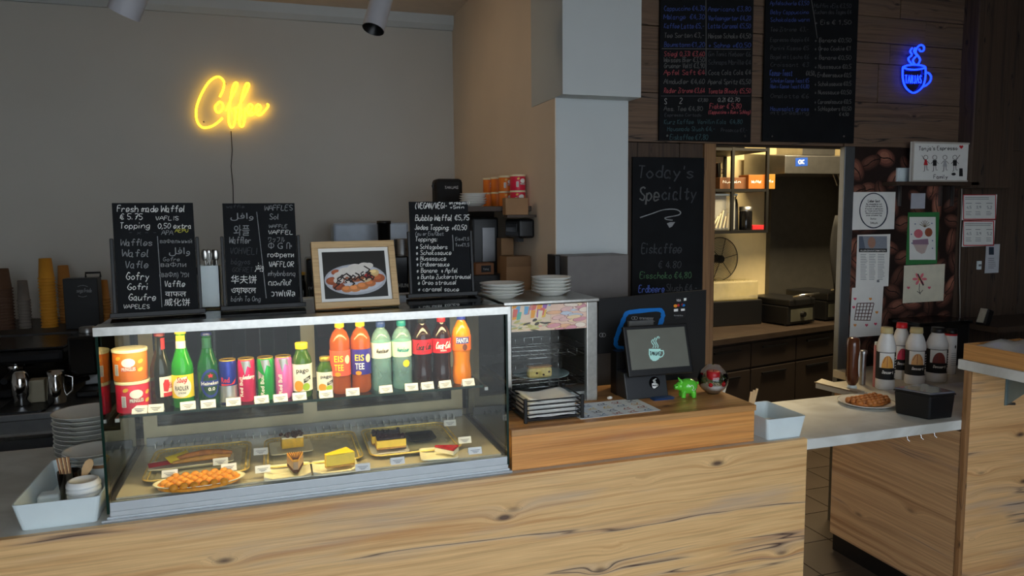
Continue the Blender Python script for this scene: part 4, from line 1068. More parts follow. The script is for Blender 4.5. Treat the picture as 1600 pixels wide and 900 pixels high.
# ================================================================== left end of the counter
pS = at_z(120, 738, CT)
stack('the tall stack beside the display case', -.645, 2.90, CT, .115, 10, .030, .0155, 'stacked plates left of the display case')
stack('the shorter stack beside the display case', -.585, 2.645, CT, .088, 7, .026, .0125, 'stacked plates left of the display case')
def bin_box(label, c, rz, wt, dt, wb, db, h):
    t = thing('white_bin', label, 'storage bin', c, rz, 'white open bins on the counter')
    o_ = MB(); th = .004
    def ring(w, d, z, ins): return [(x, y, z) for x, y in rrect(-w/2+ins, w/2-ins, -d/2+ins, d/2-ins, .012, 3)]
    R_ = [ring(wb, db, 0, 0), ring(wt, dt, h, 0), ring(wt, dt, h, th), ring(wb, db, .004, th)]
    n = len(R_[0]); vs = [p for r in R_ for p in r]
    o_.add(vs, [tuple(range(n))[::-1]]+[(k*n+i, k*n+(i+1) % n, (k+1)*n+(i+1) % n, (k+1)*n+i) for k in range(3) for i in range(n)]+[tuple(range(3*n, 4*n))])
    o_.build('tub', white_pl, t); return t
cb = at_z(104, 826, CT)
BX, BYY = -.592, 2.44
bin_box('white open bin with stirrers and cup lids at the left', (BX, BYY, CT+.0005), 0, .215, .40, .185, .37, .078)
# glass of stirrers
gx, gy = at_y(108, 740, 2.40).x, 2.40
t = thing('stirrer_glass', 'drinking glass full of wooden stirrers in the left bin', 'glass', (gx, gy, CT+.006))
MB().lathe([(.024, 0), (.031, .105), (.0295, .105), (.023, .005), (0, .005)], 20).build('tumbler', glass_mat('tumbler_glass', (.85, .86, .86)), t)
MB().lathe([(.0225, .0055), (.024, .02), (0, .021)], 16).build('dregs', mat('brown_sugar', rgb(96, 60, 42), .8, var=.3, scale=90), t)
woodst = mat('birch_wood', rgb(214, 176, 128), .6, var=.08, scale=40)
random.seed(14)
for i in range(7):
    t = thing('wooden_stirrer', 'thin wooden stirrer standing in the left glass', 'stirrer', (gx-.012+.0035*i, gy-.002+.003*(i % 2), CT+.028), 0, 'thin stirrers in the left glass', rot=(0, -.13+.012*i, 0))
    MB().bx(-.0015, .0015, -.003, .003, 0, .125).build('stick', woodst if i % 2 else mat('birch_brown', rgb(150, 104, 70), .6), t)
t = thing('wooden_spoon', 'flat wooden spoon leaning out of the left glass', 'spoon', (gx+.012, gy, CT+.034), 0, None, rot=(0, .42, 0))
mb = MB(); mb.prism([(-.006, 0), (.006, 0), (.006, .06), (.013, .085), (.012, .105), (.005, .115), (-.005, .115), (-.012, .105), (-.013, .085), (-.006, .06)], lambda x, y, q_: Vector((x, -.001+q_, y)), .002); mb.build('flat_blade', woodst, t)
# lids
lx, ly = at_y(132, 765, 2.34).x, 2.335
lidw = mat('white_lid', rgb(232, 234, 234), .3)
for i in range(6):
    o_ = MB().lathe([(.043, 0), (.045, .001), (.045, .008), (.042, .010), (.040, .017), (.034, .018), (.033, .015), (0, .015)], 26).build('cup_cover', lidw)
    o_.location = (lx+random.uniform(-.001, .001), ly, CT+.006+i*.0155); tag(o_, 'white cup lid, %s of the stack in the left bin' % ('topmost' if i == 5 else ('lowest', 'second', 'third', 'fourth', 'fifth')[i]), 'cup lid', 'cup lids in the left bin')
c2 = at_y(150, 747, 2.47)
t = thing('cup', 'white paper cup with brown rim in the left bin', 'cup', (-.525, 2.50, CT+.006))
MB().lathe([(.028, 0), (.041, .095), (.0395, .095), (.027, .004), (0, .004)], 24).build('cup_body', white_pl, t); MB().lathe([(.0412, .083), (.0418, .09), (.0418, .093), (.0415, .0935)], 24, cap0=False, cap1=False).build('brown_rim', card, t)
o_ = MB(); o_.bx(-.03, .03, -.025, .025, 0, .045); o_ = o_.build('napkin_pack', white_pl, bevel=.008); o_.location = (BX-.055, BYY-.04, CT+.006); tag(o_, 'small folded white pack in the left bin beside the glass', 'napkins')

# ================================================================== back counter with the coffee corner
ZB = .90
bc = thing('back_counter', 'stainless steel back counter under the coffee machines', 'counter', (-1.0, 3.85, 0))
solid('steel_top', -3.3, .77, 3.52, 4.30, ZB-.03, ZB, steel_dull, bc, .004)
solid('front_fascia', -3.3, .77, 3.54, 3.56, ZB-.16, ZB-.031, steel_dull, bc, .003)
solid('lower_ledge', -3.3, .77, 3.50, 3.54, ZB-.105, ZB-.085, steel, bc, .003)
solid('body', -3.3, .77, 3.57, 4.30, 0, ZB-.031, mat('dark_steel', rgb(70, 70, 72), .4, .8), bc)
sh = thing('raised_shelf', 'dark raised shelf unit behind the coffee machines', 'shelf', (-1.0, 4.65, 0))
ZS = 1.13
solid('top_board', -3.3, XS-.004, 4.32, 4.98, ZS-.03, ZS, mat('grey_board', rgb(62, 60, 59), .5), sh)
solid('body', -3.3, XS-.004, 4.34, 4.97, 0, ZS-.031, mat('charcoal_panel', rgb(24, 23, 23), .5), sh)
mt = MB().bx(0, 1, 0, 1, 0, .006)
a, b = at_z(14, 634, ZB), at_z(90, 622, ZB)
o_ = MB(); o_.prism(rrect(a.x-.01, b.x+.01, 3.535, 3.80, .02), lambda x, y, q_: Vector((x, y, ZB+.0004+q_)), .007); o_ = o_.build('tamping_mat', black); tag(o_, 'black rubber mat on the steel back counter', 'mat')
# espresso machine
em = thing('espresso_machine', 'black espresso machine with chrome groups on the steel counter', 'espresso machine', (-1.28, 4.05, ZB))
ex0, ex1 = -2.1, at_y(108, 560, 3.95).x
solid('back_body', ex0, ex1, 4.0, 4.29, ZB+.02, ZB+.215, black_gl, em, .02)
solid('head', ex0, ex1, 3.86, 4.0, ZB+.15, ZB+.215, mat('dark_metal', rgb(38, 38, 40), .3, .6), em, .02)
solid('drip_tray', ex0, ex1, 3.82, 4.0, ZB+.01, ZB+.05, mat('dark_metal', 0), em, .01)
solid('cup_rail', ex0, ex1, 3.87, 4.28, ZB+.216, ZB+.225, mat('dark_metal', 0), em, .004)
for x in (-1.42, -1.16):
    g = MB().lathe([(.030, 0), (.036, .01), (.036, .03), (.03, .04)], 18, (x, 3.93, ZB+.11)).build('group_head', chrome, em, True)
    MB().tube([(x, 3.89, ZB+.12), (x+.01, 3.78, ZB+.112), (x+.012, 3.72, ZB+.105)], [.011, .012, .014], 8).build('portafilter', black, em, True)
MB().tube([(-1.55, 3.9, ZB+.2), (-1.56, 3.84, ZB+.18), (-1.56, 3.83, ZB+.1)], .006, 8).build('steam_wand', chrome, em, True)
for i, px in enumerate((32, 88)):
    p = at_z(px, 622, ZB); yy = 3.66
    x = at_y(px, 600, yy).x
    t = thing('shaker' if i == 0 else 'milk_jug', ('tall chrome shaker on the black mat' if i == 0 else 'chrome milk jug at the right of the black mat'), 'jug', (x, yy, ZB+.008))
    MB().lathe([(.030, 0), (.034, .006), (.026, .03), (.036, .05), (.036, .11), (.028, .14), (.018, .15), (0, .152)] if i == 0 else [(.036, 0), (.04, .01), (.036, .08), (.032, .12), (.034, .14), (.032, .14), (.03, .12), (.034, .01), (0, .008)], 20).build('vessel', chrome, t)
    if i: MB().tube([(.036, 0, .12), (.065, 0, .11), (.062, 0, .05), (.038, 0, .03)], .004, 6).build('handle', chrome, t)
p = at_y(56, 590, 3.7); t = thing('tamper_box', 'small beige box between the shaker and the jug', 'box', (p.x, 3.72, ZB+.008))
MB().bx(-.032, .032, -.03, .03, 0, .10).build('carton', mat('beige_box', rgb(150, 142, 120), .6), t, bevel=.003)
# grinder at the case's end
gx = at_y(130, 540, 3.75).x
t = thing('coffee_grinder', 'black coffee grinder beside the display case end', 'coffee grinder', (gx, 3.85, ZB))
x0, x1 = at_y(106, 540, 3.72).x, at_y(152, 540, 3.72).x
solid('body', x0, x1, 3.70, 3.95, ZB+.11, ZB+.29, black_gl, t, .012)
solid('foot', x0+.01, x1-.01, 3.74, 4.02, ZB, ZB+.03, black, t, .01)
solid('column', x0+.02, x1-.02, 3.86, 3.98, ZB+.03, ZB+.11, steel_dull, t, .01)
MB().tube([((x0+x1)/2, 3.78, ZB+.085), ((x0+x1)/2-.06, 3.70, ZB+.08)], .012, 8).build('portafilter', black, t, True)
MB().lathe([(.035, 0), (.035, .022), (.03, .026), (0, .026)], 20, ((x0+x1)/2, 3.83, ZB+.291)).build('adjusting_collar', steel_dull, t, True)
# cups on the raised shelf
YC = 4.55
cupy = mat('yellow_cup', rgb(214, 150, 48), .6, var=.05); cupb = mat('brown_cup', rgb(176, 120, 58), .7, var=.06); cupk = mat('grey_cup', rgb(120, 112, 104), .6, var=.15)
def cup_stack(label, px, ytop, wpx, n_, m, y=YC, mtop=None, group='paper cups on the raised shelf'):
    x = at_y(px, 480, y).x; zt = at_y(px, ytop, y).z; r = wpx/2/(FPX/((Vector((x, y, ZS))-CAM).dot(FW)))
    H = .11; step = max(.0165, (zt-ZS-H)/max(1, n_-1)); n_ = max(2, int(round((zt-ZS-H)/step))+1); first = None
    for i in range(n_):
        # cups hang mouth down in the stack
        if first is None: o_ = first = MB().lathe([(r*1.02, 0), (r*1.10, .001), (r*1.10, .006), (r*.98, .007), (r*.78, H), (r*.7, H-.002), (0, H-.004)], 18).build('paper_cup', m)
        else: o_ = first.copy(); C.objects.link(o_)
        o_.location = (x, y, ZS+.0005+i*step)
        tag(o_, label if i < n_-1 else label.replace('paper cup', 'paper cup, topmost,'), 'cup', group+' '+label[-14:])
cup_stack('yellow paper cup in the tallest cup stack', 76, 404, 22, 22, cupy)
cup_stack('yellow paper cup in the stack behind the black box', 103, 415, 18, 20, cupb, 4.7)
cup_stack('brown paper cup in the stack left of the first chalkboard', 163, 440, 17, 15, cupb, 4.6)
cup_stack('grey paper cup in the stack with dark band', 38, 440, 17, 15, cupk)
cup_stack('dark brown paper cup in the stack at the picture edge', 6, 418, 26, 18, mat('dark_cup', rgb(92, 66, 50), .7))
# black box with the roaster's badge
p0, p1 = at_y(97, 436, 4.40), at_y(156, 500, 4.40)
t = thing('napkin_dispenser', 'black box with white round script badge on the raised shelf', 'dispenser', ((p0.x+p1.x)/2, 4.42, ZS))
solid('box', p0.x, p1.x, 4.40, 4.50, ZS+.0005, p0.z, black, t, .004)
MB().tube([(p0.x+.10, 4.45, p0.z), (p0.x+.10, 4.45, p0.z+.025), (p0.x+.17, 4.45, p0.z+.025), (p0.x+.17, 4.45, p0.z)], .006, 6).build('handle', black, t, True)
fnb = lambda x, y, q_=0: at_y(x, -y, 4.3985)
mb = MB(); hand(mb, 'segafredo', 119, -457, 6, 1.0, fnb, .2, .1, fit=24); ribbon(mb, [(121+i*2, -(448-2.0*math.sin(PI*i/8))) for i in range(9)], .8, fnb); ribbon(mb, [(122+i*2, -(462+2.0*math.sin(PI*i/7))) for i in range(8)], .8, fnb)
mb.build('badge_lettering', chalkg, t, True)

# things on the back counter behind the boards
YK = 4.45
def bbox(name, label, cat, px0, px1, py0, py1, y, m, dep=.12, bevel=.004, part='carton', group=None, z0=None):
    a = at_y(px0, py0, y); b = at_y(px1, py1, y); zb_ = b.z if z0 is None else z0
    t = thing(name, label, cat, ((a.x+b.x)/2, y+dep/2, zb_), 0, group)
    solid(part, a.x, b.x, y, y+dep, zb_+.0005, a.z, m, t, bevel); return t
# pale backsplash box, tall dark cup, striped tin
t = bbox('toaster', 'pale blue grey appliance behind the framed photo', 'appliance', 520, 640, 349, 400, 4.6, mat('pale_panel', rgb(176, 190, 206), .35), .2, .015, 'housing', z0=ZS)
for px in (548, 612): MB().bx(at_y(px-22, 352, 4.6).x, at_y(px+22, 352, 4.6).x, 4.64, 4.68, at_y(px, 349, 4.6).z-.01, at_y(px, 349, 4.6).z+.001).build('slot', black, t, True)
xk = at_y(600, 360, 4.40).x; zt = at_y(600, 345, 4.40).z
t = thing('dark_cup', 'tall black takeaway cup in front of the pale appliance', 'cup', (xk, 4.40, ZS)); rr = .040
MB().lathe([(rr*.8, 0), (rr*.95, zt-ZS-.02), (rr*1.05, zt-ZS-.018), (rr*1.05, zt-ZS), (rr*.9, zt-ZS)], 20).build('cup_body', black, t)
xk = at_y(627, 385, 4.42).x; zt = at_y(627, 374, 4.42).z
t = thing('steel_canister', 'steel canister with a column of letters behind the toppings board', 'canister', (xk, 4.42, ZS)); rr = .045
MB().lathe([(rr, 0), (rr, zt-ZS), (rr*.95, zt-ZS+.004), (0, zt-ZS+.004)], 24).build('can', steel_dull, t)
mb = MB()
for i in range(5): ftext(mb, 'SUGAR'[i], .022, (zt-ZS)*(.85-.14*i), .012, wrap(rr+.0006), None, .01, True)
mb.build('lettering', ink, t)
t = bbox('black_machine', 'long black machine with white lettering behind the framed photo', 'coffee machine', 478, 640, 404, 470, 4.05, black_gl, .2, .01, 'housing', z0=ZB)
mb = MB(); f_ = lambda x, y, q_=0: at_y(x, -y, 4.0485)
ftext(mb, 'PREMIUM', 612, -449, 6, f_, 26, .01); ftext(mb, 'm', 482, -452, 6, f_, 8, .01); mb.build('lettering', mat('grey_print', rgb(170, 170, 170), .5), t, True)
# dark bottles silhouettes between the boards
for i, (px, yt) in enumerate(((474, 425), (482, 440))):
    x = at_y(px, 460, 4.5).x; h = at_y(px, yt, 4.5).z-ZS
    t = thing('syrup_bottle', ('taller' if i == 0 else 'shorter')+' dark syrup bottle beside the framed photo', 'bottle', (x, 4.5, ZS), 0, 'dark syrup bottles')
    MB().lathe([(.03, 0), (.032, .01), (.032, h*.6), (.012, h*.8), (.012, h*.93)], 16).build('body', dk_glass, t); MB().lathe([(.014, h*.93), (.014, h), (0, h)], 12).build('cap', gold, t)

# ------------------------------------------------------------------ corner by the side wall
cc = thing('corner_cabinet', 'dark cabinet along the side wall', 'cabinet', (1.0, 3.78, 0))
solid('top_board', .79, XS-.002, 3.42, 4.30, ZS-.03, ZS, mat('grey_board', 0), cc)
solid('body', .80, XS-.003, 3.43, 4.29, 0, ZS-.031, mat('charcoal_panel', 0), cc)
t = thing('wall_shelf', 'dark shelf board carrying plates and crisp tubes by the side wall', 'shelf', (1.0, 3.9, 1.5))
zsh = at_y(770, 323, 3.7).z
solid('board', .86, XS-.002, 3.42, 4.28, zsh-.025, zsh, mat('dark_shelf', rgb(66, 52, 42), .6), t, .002)
solid('back_panel', .90, XS-.004, 4.05, 4.07, ZS+.001, zsh-.0255, mat('dark_shelf', 0), t)
random.seed(6)
for lay in range(2):
    for px, col, yy, nm_ in ((766, or_m, 3.86, 'leftmost'), (778, or_m, 3.77, 'second'), (791, or_m, 3.62, 'third'), (809, rd_m, 3.50, 'red')):
        x = at_y(px, 300, yy).x
        z_ = zsh+.0005+lay*.0775
        lab_ = ('upper ' if lay else 'lower ')+('red crisp tube on the shelf by the side wall' if col is rd_m else f'orange crisp tube, {nm_} from the left, on the shelf by the side wall')
        crisp_can(lab_, (x, yy, z_), random.uniform(.1, .5), col, .8, 'crisp tubes on the side wall shelf', detail=(nm_ in ('third', 'red')))
random.seed(3)
stack('the stack beside the crisp tubes', at_y(741, 300, 3.72).x, 3.74, zsh, .072, 5, .022, .012, 'plates on the side wall shelf')
t = bbox('cash_bag', 'black square bag with small white logo behind the toppings board', 'bag', 681, 724, 279, 322, 4.0, mat('black_fabric', rgb(14, 14, 15), .8), .12, .02, 'bag_body', z0=zsh)
mb = MB(); f_ = lambda x, y, q_=0: at_y(x, -y, 3.9985); hand(mb, 'TANJAS', 694, -295, 4, .7, f_, .1, .1, fit=22); mb.build('lettering', mat('grey_print', 0), t, True)
MB().tube([(at_y(681, 285, 4.04).x-.002, 4.05, at_y(681, 282, 4.0).z), (at_y(679, 285, 4.04).x-.01, 4.05, at_y(681, 290, 4.0).z), (at_y(681, 285, 4.04).x-.001, 4.05, at_y(681, 300, 4.0).z)], .006, 6).build('strap', black, t, True)
t = bbox('cardboard_box', 'small cardboard box in front of the red crisp tubes', 'box', 790, 826, 309, 336, 3.36, card, .055)
b = at_y(800, 336, 3.36); o_ = MB().bx(at_y(792, 337, 3.36).x, XS-.001, 3.352, 3.415, b.z-.012, b.z).build('small_ledge', mat('dark_shelf', 0)); tag(o_, 'small dark ledge under the cardboard box on the side wall', 'shelf')
a, b = at_x(812, 342, XS), at_x(836, 372, XS)
t = thing('wall_dispenser', 'black dispenser with dark window on the side wall', 'dispenser', (XS-.05, (a.y+b.y)/2, b.z))
solid('housing', XS-.08, XS-.0005, b.y, a.y, b.z, a.z, black, t, .012)
solid('window', XS-.084, XS-.08, b.y+.03, a.y-.03, b.z+.03, a.z-.02, black_gl, t, .004)
solid('lever', XS-.06, XS-.03, (a.y+b.y)/2-.03, (a.y+b.y)/2+.03, b.z-.02, b.z-.001, black, t)
t = bbox('brewer_tower', 'dark brewing machine with tall steel front panel by the side wall', 'coffee machine', 738, 780, 340, 440, 3.72, mat('black_housing', rgb(26, 25, 26), .4), .25, .01, 'housing', z0=ZS)
a, b = at_y(753, 356, 3.718), at_y(773, 408, 3.718); solid('steel_front', a.x, b.x, 3.710, 3.7195, b.z, a.z, mat('dim_steel', rgb(120, 120, 122), .4, .6), t)
zt_ = at_y(760, 429, 3.58).z
o_ = MB().bx(at_y(739, 430, 3.58).x, at_y(786, 430, 3.58).x, 3.56, 3.70, ZS+.0005, zt_).build('dark_crate', mat('charcoal_panel', 0), bevel=.004); tag(o_, 'dark crate under the brown tea box', 'crate')
t = bbox('tea_box', 'brown tea box with dark label beside the toppings board', 'box', 743, 772, 412, 428, 3.57, mat('brown_box', rgb(126, 82, 50), .7), .1, .002, z0=zt_)
a, b = at_y(752, 415, 3.569), at_y(767, 425, 3.569); l_ = solid('label', a.x, b.x, 3.567, 3.5695, b.z, a.z, ink, t)
mb = MB(); f_ = lambda x, y, q_=0: at_y(x, -y, 3.566); hand(mb, 'tea', 754, -422, 4, .6, f_, .1, .1, fit=10); mb.build('lettering', chalkg, l_, True)
t = bbox('cardboard_box', 'open cardboard box behind the plate stacks', 'box', 791, 830, 401, 440, 3.43, card, .11, z0=ZS)
a = at_y(791, 401, 3.43); b = at_y(830, 416, 3.43)
solid('tape_flap', a.x+.002, b.x-.002, 3.426, 3.4295, b.z, a.z-.002, mat('card_flap', rgb(128, 96, 66), .8), t)
bbox('cardboard_box', 'dim cardboard box behind the open one', 'box', 783, 803, 372, 402, 3.62, card, .08, z0=ZS)

# ================================================================== heated snack cabinet on the riser
hz = ZR+.0005
hc = thing('heated_cabinet', 'small steel heated cabinet with wire racks on the riser', 'heated cabinet', ((HX0+HX1)/2, (HY0+HY1)/2, hz))
HT = HTZ
xl = at_y(800, 560, HY0).x; xr = at_y(917, 560, HY0).x
solid('top_plate', HX0-.004, HX1+.004, HY0-.006, HY1, HT-.012, HT, steel, hc, .002)
solid('front_post', HX0, xl, HY0, HY0+.025, hz, HT-.0125, steel, hc, .003)
solid('front_post', xr, HX1, HY0, HY0+.025, hz, HT-.0125, steel, hc, .003)
solid('base_plate', HX0+.002, HX1-.002, HY0+.026, HY1-.002, hz, hz+.035, steel_dull, hc)
solid('side_wall', HX0+.001, HX0+.006, HY0+.026, HY1-.02, hz+.036, HT-.013, steel_dull, hc)
solid('side_wall', HX1-.006, HX1-.001, HY0+.026, HY1-.02, hz+.036, HT-.013, steel_dull, hc)
solid('back_wall', HX0+.007, HX1-.007, HY1-.02, HY1-.012, hz+.036, HT-.013, mat('dark_back', rgb(50, 48, 46), .5), hc)
zp0, zp1 = at_y(860, 516, HY0).z, HT-.016
MB().bx(xl, xr, HY0+.010, HY0+.013, hz+.002, zp0).build('front_glass', [pane], hc, True)
# printed header with sweets
hp = solid('picture_header', xl, xr, HY0+.008, HY0+.012, zp0, zp1, paper, hc)
hm = MB(); lay = [0]; Wh, Hh = xr-xl, zp1-zp0; random.seed(12)
def hf(x, y): return Vector((xl+min(max(x, 0), 1)*Wh, HY0+.0078-.00003*lay[0], zp0+min(max(y, 0), 1)*Hh))
def hp_(poly, col): lay[0] += 1; hm.col = rgb(*col); hm.poly(poly, hf)
hp_([(0, 0), (1, 0), (1, 1), (0, 1)], (236, 214, 190))
pal = [(238, 196, 96), (226, 120, 110), (120, 176, 214), (160, 110, 180), (240, 226, 200), (110, 190, 170), (244, 170, 70), (214, 140, 170)]
for i in range(26): x, y = random.uniform(0, .5), random.uniform(.45, 1); hp_([(x, y), (x+.05, y+.02), (x+.07, y+.3), (x+.01, y+.32)], random.choice(pal))
for i in range(40): hp_(ellipse(random.uniform(0, .5), random.uniform(0, .42), .03, .07, 10, random.uniform(0, 3)), random.choice([(214, 206, 150), (196, 200, 170), (236, 220, 190), (226, 160, 150), (90, 84, 76), (200, 190, 120)]))
hp_([(.52, 0), (1, 0), (1, 1), (.52, 1)], (240, 206, 186))
for i in range(26):
    x, y, r0 = random.uniform(.55, .99), random.uniform(.02, .98), random.uniform(0, 3); c_ = random.choice([(248, 232, 214), (236, 196, 190), (224, 160, 170), (246, 220, 180), (206, 216, 230), (240, 190, 150)])
    hp_(ellipse(x, y, .075, .11, 14, r0), (150, 96, 100)); hp_(ellipse(x, y, .07, .10, 14, r0), c_)
hm.build('picture_print', attr_mat('sweets_print', .4), hp, True)
def rack(z, nm_, y1=HY1-.04):
    r = thing('wire_rack', nm_, 'rack', ((HX0+HX1)/2, (HY0+HY1)/2, z), 0, 'wire racks in the heated cabinet')
    x0, x1, y0 = HX0+.012, HX1-.012, HY0+.035
    MB().tube([(x0, y0, z), (x1, y0, z), (x1, y1, z), (x0, y1, z)], .003, 6, True).build('rim', chrome, r, True)
    MB().tube([(x0, y0, z+.028), (x1, y0, z+.028), (x1, y1, z+.028), (x0, y1, z+.028)], .0022, 6, True).build('guard_rail', chrome, r, True)
    w = MB()
    for i in range(9):
        x = x0+.02+i*(x1-x0-.04)/8; MB().tube([(x, y0, z+.028), (x, y0, z), (x, y1, z), (x, y1, z+.028)], .0015, 5).build('wire', chrome, r, True)
    for i in range(3):
        y = y0+.06+i*.08; MB().tube([(x0, y, z+.0025), (x1, y, z+.0025)], .0015, 5).build('cross_wire', chrome, r, True)
    return r
rack(at_y(860, 556, HY0+.06).z, 'upper wire rack in the heated cabinet')
rack(at_y(860, 601, HY0+.06).z, 'lower wire rack carrying the cake plate')
zr1 = at_y(860, 601, HY0+.06).z
px_ = at_y(842, 585, HY0+.15).x
o_ = MB().lathe([(0, .003), (.055, .003), (.11, .016), (.112, .014), (.06, 0), (0, 0)], 32).build('snack_plate', mat('pale_blue_plate', rgb(200, 222, 222), .25)); o_.location = (px_+.02, HY0+.18, zr1+.006); o_.rotation_euler = (0, 0, 0)
tag(o_, 'pale plate inside the heated cabinet', 'plate')
t = thing('cake_slab', 'slice of yellow fruit loaf on the pale plate', 'cake slice', (px_, HY0+.145, zr1+.0105), .05)
MB().bx(-.05, .05, -.018, .018, 0, .042).build('loaf_body', mat('yellow_crumb', rgb(238, 206, 120), .8, var=.15, scale=60), t, bevel=.012)
MB().bx(-.048, .048, -.017, .017, .0425, .048).build('brown_crust', mat('brown_crust', rgb(186, 126, 60), .7, var=.2, scale=50), t, bevel=.003)
for dx, dz in ((-.018, .022), (.01, .014), (.034, .024)):
    MB().ball((dx, -.0185, dz), (.005, .002, .004), 8, 5).build('raisin', choc, t)

# ------------------------------------------------------------------ napkin tray in front
def loc_z(px, py, z): return at_z(px, py, z)
nx0, nx1, ny0, ny1 = .785, 1.005, 2.295, 2.485
nz = ZR+.0005; nh = .085
nt = thing('napkin_tray', 'black wire napkin tray in front of the heated cabinet', 'napkin tray', ((nx0+nx1)/2, (ny0+ny1)/2, nz))
for x, y in ((nx0, ny0), (nx1-.012, ny0), (nx0, ny1-.012), (nx1-.012, ny1-.012)): solid('corner_post', x, x+.012, y, y+.012, nz, nz+nh, black, nt, .003)
for i in range(5):
    z = nz+.012+i*.016
    for p, q2 in (((nx0+.012, ny0+.006), (nx1-.012, ny0+.006)), ((nx0+.012, ny1-.006), (nx1-.012, ny1-.006)), ((nx0+.006, ny0+.012), (nx0+.006, ny1-.012)), ((nx1-.006, ny0+.012), (nx1-.006, ny1-.012))):
        if p[1] > 2.4 and q2[1] > 2.4 and i > 3: continue
        MB().cyl((*p, z), (*q2, z), .0028, n=6).build('rail', black, nt, True)
solid('base_wire', nx0+.013, nx1-.013, ny0+.013, ny1-.013, nz+.004, nz+.006, black, nt)
for i in range(9):
    a_ = random.uniform(-.05, .05); o_ = MB(); g = [[(-.085+.17*u/6, -.072+.144*v/6, .0016*math.sin(u*1.7+i*.1)+.0016*math.cos(v*1.3+i*.1)+(.010 if i > 7 else .0)*((u/6-.5)**2)*4) for v in range(7)] for u in range(7)]
    vs = [p for r in g for p in r]; vs += [(x, y, z-.005) for x, y, z in vs]
    fs = [(u*7+v, (u+1)*7+v, (u+1)*7+v+1, u*7+v+1) for u in range(6) for v in range(6)]; fs += [tuple(49+k for k in f[::-1]) for f in fs]
    bd_ = [v for v in range(7)]+[u*7+6 for u in range(1, 7)]+[42+v for v in range(5, -1, -1)]+[u*7 for u in range(5, 0, -1)]
    fs += [(bd_[k], bd_[(k+1) % len(bd_)], 49+bd_[(k+1) % len(bd_)], 49+bd_[k]) for k in range(len(bd_))]
    o_.add(vs, fs, True); o_ = o_.build('napkin', paper); o_.location = ((nx0+nx1)/2, (ny0+ny1)/2, nz+.0155+i*.0066); o_.rotation_euler = (0, 0, a_)
    tag(o_, 'folded white napkin, %s in the black tray' % ('topmost' if i == 8 else ('lowest', 'second from below', 'third from below', 'fourth from below', 'fifth from below', 'sixth from below', 'seventh from below', 'eighth from below')[i]), 'napkin', 'napkins in the black tray')

# laminated sheet with little pictures
pts = [at_z(908, 656, ZR), at_z(1040, 645, ZR), at_z(994, 624, ZR), at_z(905, 630, ZR)]
pts[3] = at_z(912, 634, ZR)
sh_ = thing('laminated_sheet', 'pale blue laminated picture sheet lying on the riser', 'sheet', ((pts[0]+pts[2])/2).to_tuple()[:2]+(ZR,))
lo, hi = Vector((1.01, 2.275, 0)), Vector((1.31, 2.47, 0))
ang = -.02
def sf(u, v, dz=.0016): return Vector((pts[0].x+u*(pts[1].x-pts[0].x)+v*(pts[2].x-pts[1].x)*.5, 2.285+v*.185+u*.01, ZR+dz))
mb = MB(); mb.hexa([sf(0, 0, .0004), sf(1, 0, .0004), sf(1, 1, .0004), sf(0, 1, .0004), sf(0, 0, .0014), sf(1, 0, .0014), sf(1, 1, .0014), sf(0, 1, .0014)]); mb.build('sheet', mat('pale_blue_paper', rgb(222, 232, 240), .5), sh_, True)
pr = MB(); random.seed(31)
for i in range(5):
    for j in range(4):
        u, v = .1+.19*i, .12+.23*j
        pr.col = rgb(*random.choice([(70, 90, 130), (200, 150, 60), (150, 60, 60), (60, 70, 80), (90, 130, 170), (220, 190, 90)]))
        ribbon(pr, [(u-.05+.1*k/5, v+.05*math.sin(k*1.7+i+j)) for k in range(6)], .016, lambda a, b: sf(a, b, .0018))
        pr.poly(ellipse(u+.04, v+.05, .014, .02, 8), lambda a, b: sf(a, b, .0018))
        pr.poly([(u-.05, v-.08), (u+.06, v-.08), (u+.06, v-.06), (u-.05, v-.06)], lambda a, b: sf(a, b, .0018))
pr.build('picture_print', attr_mat('sheet_print', .5), sh_, True)['kind'] = 'stuff'

# ------------------------------------------------------------------ till
def cup_logo(mb_cup, mb_txt, fn, cx, cy, s, word=True):
    """steaming cup emblem; s = half height"""
    mb_cup.poly([(cx-s*.55, cy+s*.05), (cx+s*.45, cy+s*.05), (cx+s*.45, cy-s*.45), (cx+s*.30, cy-s*.82), (cx+s*.05, cy-s*.98), (cx-s*.2, cy-s*.98), (cx-s*.42, cy-s*.8), (cx-s*.55, cy-s*.45)], fn)
    ribbon(mb_cup, [(cx+s*.42, cy-s*.12), (cx+s*.66, cy-s*.10), (cx+s*.72, cy-s*.35), (cx+s*.60, cy-s*.58), (cx+s*.36, cy-s*.68)], s*.10, fn)
    for dx, k, hh_ in ((-.22, .0, .72), (-.04, .3, .86), (.14, .7, .95)):
        ribbon(mb_cup, smooth2([(cx+s*(dx+.10*math.sin(1.3*j+k)), cy+s*(.12+hh_*j/5)) for j in range(6)], 3), s*.07, fn)
    ribbon(mb_cup, smooth2([(cx+s*.13, cy+s*1.0), (cx+s*.25, cy+s*1.08), (cx+s*.34, cy+s*.98), (cx+s*.26, cy+s*.9)], 3), s*.06, fn)
    if word: hand(mb_txt, 'TANJAS', cx-s*.47, cy-s*.48, s*.32, s*.055, fn, 0, .1, fit=s*.86)
def slab_px(o_pt, ux, up, n, a0, a1, b0, b1, d0, d1):
    def q(a, b, d): return o_pt+ux*a+up*b+n*d
    return MB().hexa([q(a0, b0, d0), q(a1, b0, d0), q(a1, b0, d1), q(a0, b0, d1), q(a0, b1, d0), q(a1, b1, d0), q(a1, b1, d1), q(a0, b1, d1)])
